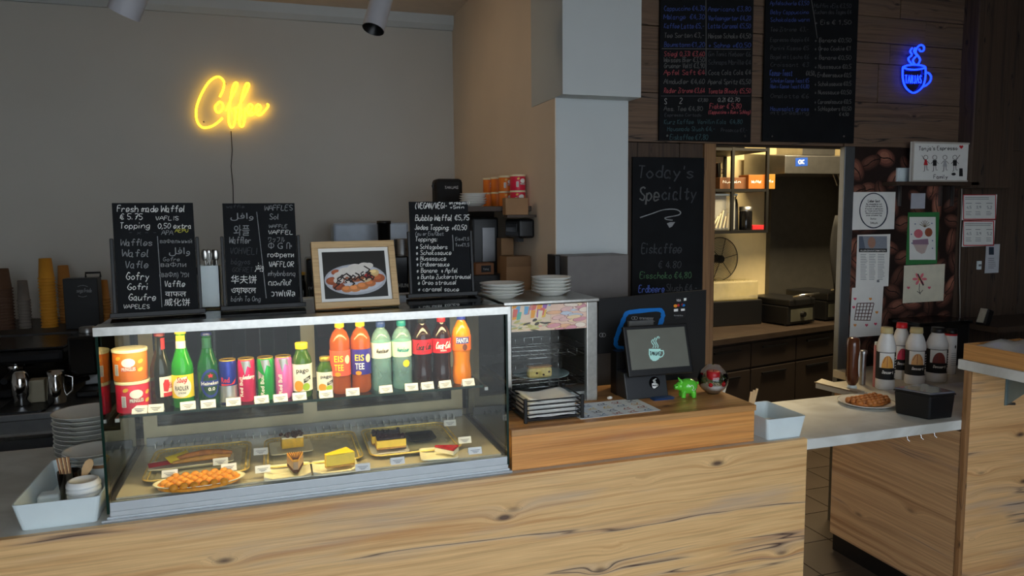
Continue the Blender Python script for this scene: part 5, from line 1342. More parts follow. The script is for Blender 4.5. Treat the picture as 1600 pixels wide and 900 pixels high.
# black promotional board behind, standing on the riser's rear
YBK = 2.70
a, b = at_y(935, 464, YBK), at_y(1101, 612, YBK)
pb_ = thing('payment_board', 'large black board with blue outline and card symbols behind the till', 'display board', ((a.x+b.x)/2, YBK, ZR))
ztp = at_y(1010, 462, YBK).z; zmid = at_y(950, 552, YBK).z; xm = at_y(975, 560, YBK).x
mb = MB(); mb.prism([(a.x, zmid), (xm, zmid), (xm, ZR+.001), (b.x, ZR+.001), (b.x, ztp+.012), (a.x, ztp-.004)], lambda x, y, q_: Vector((x, YBK+.012-q_, y)), .012)
bo = mb.build('panel', mat('black_card', rgb(9, 9, 11), .6), pb_, True)
fb = lambda x, y, q_=0: at_y(x, -y, YBK-.0012)
bl = mat('blue_outline', rgb(20, 120, 205), .35)
mb = MB(); ribbon(mb, smooth2([(985, -545), (966, -543), (962, -534), (966, -520), (974, -500), (979, -490), (990, -487), (1025, -484), (1034, -486), (1036, -493), (1034, -500), (1031, -509)], 3), 6.5, fb); mb.build('blue_outline', bl, bo, True)
mb = MB(); ftext(mb, 'transpay', 999, -499, 4.5, fb, 22, .01); ftext(mb, 'card payments', 1009, -502.5, 1.6, fb, 14)
for cx in (989.5, 993.5): ribbon(mb, ellipse(cx, -497, 2.6, 2.4, 14)+[ellipse(cx, -497, 2.6, 2.4, 14)[0]], .6, fb)
for cx in (939.5, 943.5): ribbon(mb, ellipse(cx, -523.5, 2.8, 3, 14)+[ellipse(cx, -523.5, 2.8, 3, 14)[0]], .6, fb)
mb.build('white_lettering', mat('grey_print', 0), bo, True)['kind'] = 'stuff'
dk = MB(); dk.poly([(1055, -499), (1070, -496), (1077, -464), (1056, -464)], fb); dk.build('card_panel', mat('charcoal_print', rgb(24, 24, 27), .4), bo, True)
fb2 = lambda x, y, q_=0: at_y(x, -y, YBK-.002)
for nm_, m, shp in (('card_mark', wht_ink, [(1057, 471, 7, 3, 'VISA'), (1068.5, 470, 4, 4, None), (1053, 487, 6.5, 4, None), (1064, 486, 6, 3.5, None)]), ('orange_card_mark', orange_pr, [(1055.5, 478, 6, 5, 'o')]), ('blue_card_mark', bl, [(1068, 477, 5, 4, 'o')]), ('red_card_mark', red_ink, [(1060, 477, 3.5, 4.5, 'o'), (1066, 476, 2.5, 4, 'o')])):
    for (x, y, w, h, s_) in shp:
        mb = MB()
        if s_ == 'VISA': ftext(mb, 'VISA', x, -y, 3.5, fb2, w, .01)
        elif s_ == 'o': mb.poly(ellipse(x, -y, w/2, h/2, 12), fb2)
        else: mb.poly([(x, -y), (x+w, -y+.5), (x+w, -y+h+.5), (x, -y+h)], fb2)
        mb.build(nm_, m, bo, True)
mb = MB(); hand(mb, 'Kontaktlos', 1053, -494, 2.2, .35, fb2, .1, .1, fit=14); mb.build('small_lettering', mat('grey_print', 0), bo, True)
solid('rear_support', a.x+.2, a.x+.26, YBK+.0125, YBK+.10-.06, ZR+.001, ZR+.25, black, pb_)
# customer display
cs = at_z(1000, 621, ZR)
till = thing('till', 'black till with tilted customer screen showing a cup emblem', 'till', (at_y(1010, 610, 2.50).x, 2.52, ZR))
x0, x1 = at_y(978, 610, 2.47).x, at_y(1043, 610, 2.47).x
mb = MB(); zt2 = at_y(1010, 582, 2.47).z
mb.hexa([(x0, 2.46, ZR+.0005), (x1, 2.46, ZR+.0005), (x1, 2.60, ZR+.0005), (x0, 2.60, ZR+.0005), (x0, 2.49, zt2), (x1, 2.49, zt2), (x1, 2.58, zt2), (x0, 2.58, zt2)]); stand = mb.build('stand', mat('dark_grey_plastic', rgb(40, 42, 46), .4), till, True, .004)
xs0 = at_y(972, 560, 2.58).x
mb = MB(); mb.prism([(at_y(964, 625, 2.6).x, ZR+.0005), (x0-.001, ZR+.0005), (x0-.001, at_y(975, 545, 2.6).z), (at_y(972, 545, 2.6).x, at_y(975, 545, 2.6).z)], lambda x, y, q_: Vector((x, 2.60-q_, y)), .05); mb.build('rear_stand', black, till, True)
# round badge on the stand
fst = on_plane(Vector((x0, 2.46, ZR)), Vector((0, -(zt2-ZR), .03)).normalized())
mb = MB(); mb.poly(ellipse(1022.5, -598, 8.5, 9.5, 24), lambda x, y: fst(x, y, .0012)); bd2 = mb.build('badge', black_gl, stand, True)
m1, m2 = MB(), MB(); cup_logo(m1, m2, lambda x, y: fst(x, y, .0018 if True else 0), 1022.5, -599.5, 7.5, False)
hand(m2, 'TANJAS', 1018.5, -603.5, 2.4, .5, lambda x, y: fst(x, y, .0024), 0, .1, fit=6.5)
m1.build('cup_emblem', wht_ink, bd2, True); m2.build('lettering', ink, bd2, True)
# screen plane from its four corners: tilted back and rolled a little
sc = at_y(1030, 546, 2.46)
rz, lean = -.02, .30
ux = Vector((math.cos(rz), math.sin(rz), 0)); nb = Vector((math.sin(rz), -math.cos(rz), 0))
up = Vector((0, 0, math.cos(lean)))-nb*math.sin(lean); n = ux.cross(up)
fs = on_plane(sc, n)
L = (fs(978, -548, 0)-sc).dot(ux); R_ = (fs(1079, -546, 0)-sc).dot(ux); T_ = (fs(1030, -507, 0)-sc).dot(up); B_ = (fs(1030, -586, 0)-sc).dot(up)
slab_px(sc, ux, up, n, L, R_, B_, T_, -.018, 0).build('monitor_housing', black, till, True, .004)
mon = slab_px(sc, ux, up, n, L+.014, R_-.014, B_+.026, T_-.014, .0, .0010).build('screen', mat('lit_screen', rgb(86, 88, 82), .3, emit=.10, emitcol=rgb(150, 152, 140)), till, True)
m1, m2 = MB(), MB(); cup_logo(m1, m2, lambda x, y: fs(x, y, .0022), 1023.5, -546, 18.5, False)
hand(m2, 'TANJAS', 1014.5, -555.5, 6, .9, lambda x, y: fs(x, y, .0030), 0, .1, fit=17)
m1.build('cup_emblem', mat('screen_teal', rgb(150, 196, 190), .4, emit=.35, emitcol=rgb(150, 196, 190)), mon, True); m2.build('lettering', ink, mon, True)
MB().cyl(sc-n*.018+up*B_*.3, Vector((sc.x, 2.545, zt2+.001)), .016, n=10).build('neck', black, till, True)
solid('light_bar', at_y(982, 506, 2.56).x, at_y(1020, 506, 2.56).x, 2.555, 2.57, at_y(1000, 509, 2.56).z, at_y(1000, 501, 2.56).z, mat('grey_bar', rgb(96, 96, 94), .4), till)
# blue card flyers
for i in range(3):
    p = at_z(1034, 623.5, ZR); o_ = MB().bx(-.042, .042, -.018, .018, 0, .0012).build('flyer', mat('blue_flyer', rgb(40, 74, 128), .4)); o_.location = (p.x+.004*i, 2.435+.004*i, ZR+.0006+.0016*i); o_.rotation_euler = (0, 0, .05*i-.05); tag(o_, 'blue card flyer under the screen, %s of three' % ('lowest', 'middle', 'topmost')[i], 'flyer', 'blue flyers on the riser')
# crumpled paper bits by the sheet
o_ = MB().ball((0, 0, .006), (.012, .008, .006), 7, 5).build('paper_scrap', paper); o_.location = at_z(958, 627, ZR); o_.location.z = ZR+.0005; o_.location.y = 2.50; tag(o_, 'small white paper scrap behind the laminated sheet', 'paper')

# ------------------------------------------------------------------ green piggy bank
pg = at_z(1074, 621, ZR)
pig = thing('piggy_bank', 'glossy green ceramic piggy bank on the riser', 'piggy bank', (pg.x, 2.43, ZR+.0005), -.25)
gm = mat('green_glaze', rgb(96, 206, 60), .12, var=.04, coat=.5)
bm_ = MB(); bm_.ball((.004, 0, .043), (.038, .031, .030), 20, 14); bm_.ball((-.026, -.002, .044), (.018, .018, .018), 14, 10); bm_.cyl((-.038, -.004, .042), (-.050, -.006, .041), .0105, .0100, 14)
for x, y in ((-.016, -.016), (.022, -.016), (-.016, .016), (.022, .016)): bm_.cyl((x, y, .026), (x*1.08, y*1.08, .0), .010, .0085, 12)
bm_.tube([(.040, 0, .048), (.047, .003, .052), (.046, .006, .058), (.041, .004, .056)], .003, 6)
bo = bm_.build('body', gm, pig); md = bo.modifiers.new('merge', 'REMESH'); md.mode = 'VOXEL'; md.voxel_size = .0021; md.use_smooth_shade = True; sm = bo.modifiers.new('soft', 'SMOOTH'); sm.factor = .5; sm.iterations = 5
for s_ in (-1, 1):
    mb = MB(); mb.hexa([(-.026, s_*.008, .058), (-.014, s_*.010, .060), (-.014, s_*.017, .056), (-.026, s_*.015, .054), (-.031, s_*.012, .074), (-.029, s_*.012, .075), (-.029, s_*.014, .075), (-.031, s_*.014, .074)]); mb.build('ear', gm, pig, bevel=.002)
    MB().ball((-.041, s_*.010-.003, .049), .0022, 8, 6).build('eye', ink, pig)
    MB().ball((-.0505, s_*.004-.006, .042), .0018, 8, 6).build('nostril', mat('dark_green', rgb(30, 90, 20), .3), pig)
MB().bx(-.006, .018, -.0015, .0015, .0725, .0738).build('coin_slot', ink, pig)
sq = MB(); fn_ = lambda x, y: Vector((x+.008, -math.sqrt(max(1e-6, 1-(x/.038)**2-((y)/.030)**2))*.031-.0006, .043+y))
ribbon(sq, smooth2([(-.018, .006), (-.010, .012), (-.004, .004), (.004, .010), (.010, -.002), (.004, -.008), (.014, -.012), (.018, -.004)], 4), .0016, fn_); sq.build('painted_squiggle', wht_ink, pig)
# ------------------------------------------------------------------ glass ball with candle
gb = at_z(1113, 615, ZR); GX, GY, GR = at_y(1114, 600, 2.45).x, 2.45, .060
gl = thing('glass_bowl', 'round glass bowl with red candle, moss and baubles on the riser', 'decoration', (GX, GY, ZR+.0005))
prof = [(.024, 0)]+[(GR*math.cos(a_), GR*.93+GR*.95*math.sin(a_)) for a_ in [-1.05+i*.16 for i in range(13)]]+[(.028, GR*.93+GR*.90)]
MB().lathe(prof, 28, cap1=False).build('bowl', glass_mat('bowl_glass', (.96, .97, .97)), gl)
MB().lathe([(.022, .003), (.043, .018), (.048, .030), (.030, .034), (0, .033)], 24).build('white_sand', mat('white_sand', rgb(226, 226, 220), .9, var=.06, scale=90), gl)
cdl = MB().lathe([(.024, .056), (.026, .058), (.026, .086), (.022, .088), (0, .084)], 20, (.002, .002, 0)).build('candle', mat('red_wax', rgb(186, 20, 34), .35), gl)
MB().cyl((.002, .002, .084), (.002, .002, .092), .001, n=6).build('wick', ink, cdl)
ms = MB(); random.seed(77)
for i in range(130):
    a_, r_ = random.uniform(0, 6.28), random.uniform(.018, .043); x, y, z = r_*math.sin(a_), -r_*math.cos(a_), .036+random.uniform(0, .028)
    d = Vector((random.uniform(-1, 1), random.uniform(-1, 1), random.uniform(-.2, 1)))*.009
    ms.tube([(x, y, z), (x+d.x, y+d.y, z+d.z)], .0012, 4)
ms.build('moss', mat('moss_green', rgb(66, 96, 50), .9, var=.3, scale=80), gl)['kind'] = 'stuff'
for x, y in ((-.030, -.030), (.024, -.036)): MB().ball((x, y, .040), .0085, 14, 10).build('bauble', mat('red_bauble', rgb(196, 18, 30), .12), gl)
# white plate edge with cable behind the bowl
o_ = MB().lathe([(0, .002), (.03, 0), (.032, .004), (.056, .118), (.054, .119), (.029, .010), (0, .008)], 28).build('white_bowl', porcelain); o_.location = (1.742, 2.635, CT+.0005); tag(o_, 'white bowl behind the right end of the riser', 'bowl')
# ------------------------------------------------------------------ white bin at the riser's end
c = at_z(1212, 688, CT)
bin_box('white open bin with wooden stirrers at the riser end', (1.795, 2.345, CT+.0005), 0, .175, .235, .150, .21, .082)
t = thing('stirrer_bundle_cup', 'clear cup with a few stirrers in the right bin', 'cup', (1.745, 2.40, CT+.006)); MB().lathe([(.022, 0), (.027, .085), (.0255, .085), (.021, .004), (0, .004)], 18).build('tumbler', glass_mat('plastic_cup', (.9, .91, .92)), t)
for i in range(3):
    s_ = thing('wooden_stirrer', ('short', 'leaning', 'upright')[i]+' wooden stirrer in the right bin', 'stirrer', (1.740+.006*i, 2.398+.003*i, CT+.012), 0, 'stirrers in the right bin', rot=(0, .15+.06*i, 0)); MB().bx(-.005, .005, -.001, .001, 0, .135+.006*i).build('stick', woodst, s_)
o_ = MB().lathe([(.028, 0), (.030, .004), (.030, .03), (.022, .03), (.021, .012), (0, .012)], 24).build('tape_roll', mat('pale_tape', rgb(196, 200, 196), .4)); o_.location = (1.83, 2.36, CT+.006+.03); tag(o_, 'pale ring shaped roll in the right bin', 'tape')
o_.location.z = CT+.0055
t = bbox('paper_packet', 'small white packet against the left wall of the right bin', 'packet', 1182, 1192, 655, 676, 2.33, paper, .03, .002, z0=CT+.006)

# ================================================================== passage counter on the right
pw = at_z(1368, 630, CT+.01)
o_ = oval_plate('white plate under the brown bubble waffle on the marble top', (pw.x-.02, pw.y+.03, CT+.0005), .118, .118, 0, porcelain, 'plates on the marble top', 'waffle_plate')
brw = mat('brown_waffle', rgb(176, 108, 50), .55, var=.3, scale=55)
t = thing('bubble_waffle', 'brown bubble waffle in rows on the white plate by the black tub', 'waffle', (pw.x-.003, pw.y+.03, CT+.0055), .15)
sh2 = MB(); sh2.prism(ellipse(0, 0, .098, .062, 26), lambda x, y, q_: Vector((x, y, q_)), .010); sh2.build('batter_sheet', brw, t)
for j in range(4):
    for i in range(7):
        x, y = -.084+.028*i, -.043+.028*j
        if (x/.105)**2+(y/.07)**2 > 1: continue
        MB().ball((x, y, .013), (.015, .015, .0145), 10, 6).build('bubble', brw, t)
# black tub with lid
tb = thing('black_tub', 'black plastic tub with a clear grey lid on the marble top', 'tub', (2.73, 2.5, CT))
tL, tR = at_z(1402, 645, CT), XF-.012
mb = MB(); tx0, tx1, ty0, ty1, th = 2.40, XF-.008, 2.285, 2.465, .098
tx0 = at_z(1412, 645, CT).x-.02
TQ = [(2.490, 2.236), (XF-.007, 2.228), (XF-.007, 2.385), (2.440, 2.375)]; tcx, tcy = 2.545, 2.31
def tq(k, z): return [(tcx+(x-tcx)*k, tcy+(y-tcy)*k, z) for x, y in TQ]
mb.hexa(tq(.9, CT+.0005)+tq(.975, CT+th)); mb.build('tub_body', black, tb, True, .006)
MB().hexa(tq(1.0, CT+th+.0002)+tq(1.0, CT+th+.006)).build('rim', black, tb, True, .002)
lid_ = lambda m_: MB().hexa(tq(.97, CT+th+.0065)+tq(.95, CT+th+.014)).build('lid', m_, tb, True, .003)
lid_( mat('smoky_lid', rgb(92, 92, 100), .12, var=.15, scale=12, coat=.5))
# under-shelf glimpse: little hooks under the passage top
hk = thing('hook_rail', 'small steel rail with hooks under the marble top', 'hook rail', (2.45, 2.25, CT-.06))
MB().cyl((2.35, 2.24, CT-.05), (2.58, 2.24, CT-.05), .004, n=8).build('rail', chrome, hk, True)
for x in (2.38, 2.45, 2.52): MB().tube([(x, 2.24, CT-.046), (x, 2.235, CT-.065), (x+.006, 2.23, CT-.072)], .0025, 6).build('hook', chrome, hk, True)
MB().bx(2.36, 2.57, 2.236, 2.244, CT-.047, CT-.041).build('mount', chrome, hk, True)

# sauces at the back: a low metal-edged shelf
zq = CT-.0095
lg = thing('sauce_shelf', 'cream shelf with a metal edge under the sauce bottles', 'shelf', (2.85, 2.85, 0))
e0, e1 = at_z(1281, 598, CT), at_z(1345, 613, CT)
mb = MB(); mb.prism([(2.582, 2.715), (XF-.003, 2.715), (XF-.003, 3.0), (2.54, 2.95)], lambda x, y, q_: Vector((x, y, CT-.03+q_)), .03); mb.build('top_board', mat('cream_laminate', 0), lg, True)
MB().tube([(2.581, 2.712, CT-.002), (2.538, 2.952, CT-.002)], .004, 6).build('metal_edge', steel, lg, True)
wb_m = mat('white_bottle', rgb(224, 224, 222), .3)
def sauce(label, px, pyb, pyt, capm, wpx, ball, textured=True, y=2.80):
    x = at_y(px, pyb, y).x; dep = (Vector((x, y, CT))-CAM).dot(FW); mpp = dep/FPX
    h = (pyb-pyt)*mpp; r = wpx/2*mpp
    t = thing('sauce_bottle', label, 'bottle', (x, y, CT+.0005 if x < XF else CT-.009), -.35, 'dessert sauce bottles')
    MB().lathe([(r*.92, 0), (r, .006), (r, h*.14), (r*.97, h*.15), (r*.97, h*.62), (r, h*.63), (r, h*.70), (r*.72, h*.84), (r*.60, h*.88), (r*.58, h*.90)], 24).build('body', wb_m, t)
    MB().lathe([(r*.64, h*.905), (r*.66, h*.91), (r*.60, h), (r*.5, h), (0, h)], 20).build('cap', capm, t)
    l_ = MB().lathe([(r*.985, h*.17), (r*.985, h*.61)], 24, a0=-PI, a1=PI, cap0=False, cap1=False).build('label', ink, t)
    f_ = wrap(r*.985+.0008)
    w2 = MB(); w2.poly([(-r*1.1, h*.36), (r*.55, h*.36), (r*.55, h*.60), (-r*1.1, h*.60)], f_); w2.build('picture_ground', paper, l_)
    b_ = MB(); b_.poly([(-r*.25+r*.62*math.cos(PI*i/12), h*.36+h*.20*math.sin(PI*i/12)) for i in range(13)], wrap(r*.985+.0014)); b_.build('scoop_picture', ball, l_)
    d_ = MB(); ribbon(d_, [(-r*.3+.0*i, h*.37+h*.18*i/5) for i in range(6)], .002, wrap(r*.985+.002)); ribbon(d_, [(-r*.7, h*.44), (-r*.45, h*.54), (-r*.05, h*.55), (r*.2, h*.44)], .002, wrap(r*.985+.002)); d_.build('sauce_stripe_print', mat('drizzle_print', rgb(150, 60, 30), .4), l_)
    tx = MB(); hand(tx, 'Dessert', -r*.8, h*.27, h*.05, h*.008, wrap(r*.985+.0014), .2, .1, fit=r*1.2)
    for i in range(6): tx.poly([(r*.65, h*(.30+.045*i)), (r*1.05, h*(.30+.045*i)), (r*1.05, h*(.315+.045*i)), (r*.65, h*(.315+.045*i))], wrap(r*.985+.0014))
    tx.build('lettering', wht_ink, l_)
    bc_ = MB(); bc_.poly([(r*.62, h*.19), (r*1.08, h*.19), (r*1.08, h*.28), (r*.62, h*.28)], wrap(r*.985+.0014)); bcc = bc_.build('barcode_panel', paper, l_)
    bl_ = MB()
    for i in range(7): bl_.poly([(r*(.66+.055*i), h*.2), (r*(.685+.055*i), h*.2), (r*(.685+.055*i), h*.27), (r*(.66+.055*i), h*.27)], wrap(r*.985+.002))
    return t
tanc = mat('tan_cap', rgb(196, 178, 128), .4); redc = mat('red_cap', rgb(206, 28, 40), .4)
sauce('tallest white sauce bottle with tan cap and caramel scoop', 1382, 613, 516, tanc, 28, mat('caramel_print', rgb(222, 160, 70), .4), y=2.755)
sauce('white sauce bottle with red cap and pink scoop', 1405, 608, 520, redc, 25, mat('pink_print', rgb(230, 60, 90), .4), y=2.90)
sauce('white sauce bottle with tan cap and vanilla scoop', 1428, 611, 523, tanc, 29, mat('vanilla_print', rgb(226, 172, 110), .4), y=2.79)
sauce('white sauce bottle with black cap and chocolate scoop', 1461, 611, 527, black, 31, mat('cocoa_print', rgb(120, 52, 50), .4), y=2.80)
# spray can, pink bottle, brown squeeze bottle
def simple(name, label, cat, px, pyb, pyt, wpx, y, parts):
    x = at_y(px, pyb, y).x; mpp = (Vector((x, y, CT))-CAM).dot(FW)/FPX; h = (pyb-pyt)*mpp; r = wpx/2*mpp
    t = thing(name, label, cat, (x, y, CT+.0005 if x < XF else CT-.009))
    for pn, prof, m in parts: MB().lathe([(a_*r, b_*h) for a_, b_ in prof], 20).build(pn, m, t)
    return t, r, h
t, r, h = simple('spray_can', 'white spray can with red ring behind the sauce bottles', 'spray can', 1482, 607, 537, 17, 2.90, (('can', [(.95, 0), (1, .03), (1, .84), (.97, .86)], wb_m), ('red_ring', [(1.01, .861), (1.01, .90), (.98, .90)], red_ink), ('cap', [(.98, .901), (1, .905), (.96, 1), (0, 1)], black)))
mb = MB(); mb.poly([(-r*.2, h*.62), (0, h*.57), (r*.2, h*.62), (0, h*.67)], wrap(r+.0006)); mb.build('warning_diamond', ink, t)
mb = MB()
for i in range(7): mb.poly([(-r*.7, h*(.2+.045*i)), (r*.7, h*(.2+.045*i)), (r*.7, h*(.208+.045*i)), (-r*.7, h*(.208+.045*i))], wrap(r+.0006))
mb.build('small_print', paper_grey, t)
simple('pink_bottle', 'slim pink bottle with white cap left of the sauce bottles', 'bottle', 1368, 606, 535, 9, 2.80, (('body', [(1, 0), (1, .9), (.9, .93)], mat('pink_plastic', rgb(206, 130, 130), .35)), ('cap', [(.85, .931), (.85, .99), (.7, 1), (0, 1)], white_pl)))
t, r, h = simple('squeeze_bottle', 'upside down brown squeeze bottle with white cap', 'bottle', 1331, 604, 522, 20, 2.80, (('cap', [(.72, 0), (.75, .04), (.62, .08)], white_pl), ('body', [(.55, .081), (.9, .16), (.98, .3), (.92, .55), (1, .85), (.9, .97), (.5, 1), (0, 1)], mat('chocolate_bottle', rgb(84, 44, 26), .2, coat=.4))))
mb = MB(); mb.poly(ellipse(r*.55, h*.5, r*.42, h*.26, 18), wrap(r*1.03)); mb.build('label', paper, t)
# kitchen scale column / steel stand beside
simple('steel_post', 'grey steel post beside the brown squeeze bottle', 'post', 1347, 606, 552, 9, 2.86, (('post', [(1, 0), (1, .9)], steel_dull), ('head', [(1.3, .901), (1.3, .98), (1.1, 1), (0, 1)], steel_dull)))
# black crate / espresso hob behind bottles
t = bbox('black_warmer', 'black appliance behind the sauce bottles against the bean wall', 'appliance', 1438, 1512, 508, 590, 3.02, black, .15, .01, 'housing', z0=CT-.009)
solid('top_plate', at_y(1432, 510, 3.0).x, at_y(1515, 510, 3.0).x, 2.98, 3.19, at_y(1470, 508, 3.0).z, at_y(1470, 508, 3.0).z+.02, black_gl, t, .004)
# ------------------------------------------------------------------ marble ledge with wooden tray over the side cabinet
e0 = at_z(1497, 561, 1.115); e1 = at_z(1600, 582, 1.115); dirv = (e1-e0).normalized(); 
zl = 1.1155
sl = thing('marble_ledge', 'marble ledge on a steel bracket above the side cabinet', 'ledge', (e0.x+.3, e0.y, 1.075))
e2 = e0+dirv*.42; back = e0-dirv*.02
def lp(x, y, q_): return Vector((x, y, zl-.04+q_))
mb = MB(); mb.prism([(e0.x, e0.y), (e2.x, e2.y), (e2.x+.9, e2.y+.0), (e0.x+1.2, e0.y)], lp, .04); mb.build('slab', marb, sl, True, .002)
bx_ = at_y(1574, 620, YF-.02).x; bz0, bz1 = at_y(1576, 633, YF-.02).z, zl-.041
solid('wall_plate', bx_-.012, bx_+.012, YF-.0205, YF-.0165, bz0, bz1, mat('grey_bracket', rgb(120, 134, 134), .35, .3), sl, .001)
mb = MB(); mb.prism([(0, 0), (0, bz1-bz0), (-.16, bz1-bz0), (-.16, bz1-bz0-.012), (-.02, .02)], lambda y, z, q_: Vector((bx_-.003+q_, YF-.0206+y, bz0+z)), .006); mb.build('gusset', mat('grey_bracket', 0), sl, True)
MB().cyl((bx_, YF-.021, bz0+.008), (bx_+.03, YF-.03, bz0+.006), .006, n=8).build('locking_pin', steel_dull, sl, True)
tr = thing('wooden_tray', 'light wooden tray on the marble ledge', 'tray', (e0.x+.15, e0.y-.1, zl))
perp = Vector((-dirv.y, dirv.x, 0)); perp = perp if perp.x > 0 else -perp
o0 = e0+dirv*.012+perp*.012
bam = wood('bamboo', rgb(206, 150, 88), rgb(180, 122, 66), rgb(140, 92, 50), grain='Y', k=1.5, knots=0, cracks=0, grey=0, rough=.4)
def wall_t(p, d, L, w, name_):
    dp = Vector((-d.y, d.x, 0)); mb = MB(); a_ = p; b_ = p+d*L; zt = zl+.065
    mb.hexa([Vector((v.x, v.y, z)) for z in (zl+.0005, zt) for v in (a_, b_, b_+dp*w, a_+dp*w)]); return mb.build(name_, bam, tr, True, .002)
wall_t(o0+perp*.009, dirv, .40, .009 if Vector((-dirv.y, dirv.x, 0)).dot(perp) < 0 else -.009, 'side_board')
wall_t(o0+perp*.30, dirv, .40, .009, 'side_board')
wall_t(o0+perp*.011, perp, .285, -.009 if Vector((-perp.y, perp.x, 0)).dot(dirv) < 0 else .009, 'end_board')
mb = MB(); A = o0+perp*.012+dirv*.012
mb.hexa([Vector((v.x, v.y, z)) for z in (zl+.001, zl+.008) for v in (A, A+dirv*.37, A+dirv*.37+perp*.27, A+perp*.27)]); mb.build('bottom_board', bam, tr, True)
# plastic bag with printed wrapper
bagm = tinted('clear_bag', rgb(206, 206, 200), .35, .25)
bg_ = thing('plastic_bag', 'crumpled clear plastic bag lying in the wooden tray', 'bag', (0, 0, 0))
mb = MB(); random.seed(41); nu, nv = 18, 12; vs = []
for u in range(nu):
    for v in range(nv):
        a_, b_ = u/(nu-1), v/(nv-1)
        hgt = .062+.05*math.sin(PI*min(1, max(0, b_)))*(.35+.9*a_)+random.uniform(-.008, .008)+.012*math.sin(9*a_+5*b_)
        e_ = min(a_, 1-a_, b_, 1-b_); hgt = zl+.0585+(hgt-.058)*min(1, e_*6)
        p = A+dirv*(.01+.35*a_)+perp*(.015+.24*b_); vs.append((p.x, p.y, hgt))
mb.add(vs, [(u*nv+v, (u+1)*nv+v, (u+1)*nv+v+1, u*nv+v+1) for u in range(nu-1) for v in range(nv-1)], True)
mb.v = list(mb.v); bo = mb.build('film', bagm, bg_); bg_.location = (0, 0, 0)
so = bo.modifiers.new('thick', 'SOLIDIFY'); so.thickness = .0015
pr = MB(); pr2 = MB()
wr_ = MB(); vs = []
for u in range(10):
    for v in range(8):
        a_, b_ = u/9, v/7; p = A+dirv*(.13+.22*a_)+perp*(.08+.17*b_); e_ = min(a_, 1-a_, b_, 1-b_)
        vs.append((p.x, p.y, zl+.063+.065*min(1, e_*3.2)+random.uniform(-.006, .006)))
wr_.add(vs, [(u*8+v, (u+1)*8+v, (u+1)*8+v+1, u*8+v+1) for u in range(9) for v in range(7)], True)
def stripe_mat():
    m = bpy.data.materials.new('striped_wrapper'); t_ = NT(m); tc = t_.new('ShaderNodeTexCoord'); w = t_.new('ShaderNodeTexWave'); w.inputs['Scale'].default_value = 11; w.inputs['Distortion'].default_value = 6; w.inputs['Detail'].default_value = 2
    t_.ln(tc.outputs['Object'], w.inputs['Vector']); r_ = t_.new('ShaderNodeValToRGB'); r_.color_ramp.elements[0].position = .45; r_.color_ramp.elements[1].position = .55; r_.color_ramp.elements[0].color = rgb(60, 64, 64); r_.color_ramp.elements[1].color = rgb(210, 210, 206)
    t_.ln(w.outputs['Fac'], r_.inputs['Fac']); t_.ln(r_.outputs['Color'], t_.b.inputs['Base Color']); t_.b.inputs['Roughness'].default_value = .25; return m
wo = wr_.build('printed_wrapper', stripe_mat(), bg_); so = wo.modifiers.new('thick', 'SOLIDIFY'); so.thickness = .0015
# phone-like device and dark shelf at the far right
zd = at_y(1540, 505, 3.0).z
ds = MB().bx(at_y(1522, 505, 3.0).x, at_y(1600, 505, 3.0).x+.3, 2.86, YW-.002, zd-.03, zd).build('dark_side_shelf', mat('dark_shelf', 0)); tag(ds, 'dark wall shelf beyond the wooden tray', 'shelf')
t = thing('card_terminal', 'black card terminal with pale upright edge on the dark shelf', 'card terminal', (at_y(1535, 500, 2.95).x, 2.95, zd+.0005), 0, None, rot=(0, .35, 0))
MB().bx(-.02, .02, -.03, .03, 0, .09).build('housing', black, t, bevel=.006); MB().bx(-.024, -.0205, -.02, .02, .01, .088).build('pale_edge', steel, t)
# upper wooden shelf ledge etc. is built with the wall things

# grey cabinet in front of the pillar
a, b = at_y(887, 399, YP-.02), at_y(984, 460, YP-.02)
o_ = MB().bx(at_y(887, 399, YP-.16).x, at_y(982, 399, YP-.16).x, YP-.16, YP-.003, 0, at_y(930, 399, YP-.16).z).build('grey_cabinet', mat('taupe_panel', rgb(110, 105, 102), .5), bevel=.004); tag(o_, 'plain taupe cabinet standing against the white pillar', 'cabinet')
o_ = MB().bx(at_y(865, 400, YP-.10).x, at_y(873, 400, YP-.10).x, YP-.12, YP-.02, 1.2, at_y(870, 398, YP-.10).z).build('narrow_black_case', black, bevel=.004); tag(o_, 'narrow black upright case beside the taupe cabinet', 'case')

# ================================================================== menu boards on the plank wall
def wall_board(label, x0, x1, yt, yb, Y, lines, extra_top=0, name='menu_board', cat='menu board', m=board_m, grp=None, th=.012):
    a, b = at_y(x0, yt, Y), at_y(x1, yb, Y)
    t = thing(name, label, cat, ((a.x+b.x)/2, Y, b.z), 0, grp)
    bo = solid('board', a.x, b.x, Y, Y+th, b.z, a.z+extra_top, m, t, .0015)
    f_ = lambda x, y, q_=0: at_y(x, -y, Y-.0012)
    write(f_, lines, t, part=bo)
    return t, bo
YM = YW-.026
random.seed(15)
B_c, R_c, T_c, G_c, W_c, D_c = mat('dim_blue_chalk', rgb(58, 76, 140), .9), mat('dim_red_chalk', rgb(160, 74, 80), .9), mat('dim_teal_chalk', rgb(56, 82, 88), .9), mat('dim_grey_chalk', rgb(96, 96, 96), .9), mat('pale_chalk', rgb(150, 150, 148), .9), chalkd
Lc = [('Cappuccino €4,30', 17, B_c), ('Melange  €4,30', 30, B_c), ('Kaffee Latte €5,-', 44, B_c), ('Tee Sorten €3,-', 59, G_c), ('Baumstamm €1,20', 73, B_c), ('Stiegl 0,33l €3,60', 88, R_c), ('Weisses Bier €3,50', 97, G_c), ('Gruener Veltl €3,90', 106, G_c), ('Apfel Saft €4', 117, R_c), ('Almdudler €4,60', 131, G_c), ('Radler Zitrone €3,64', 145, R_c)]
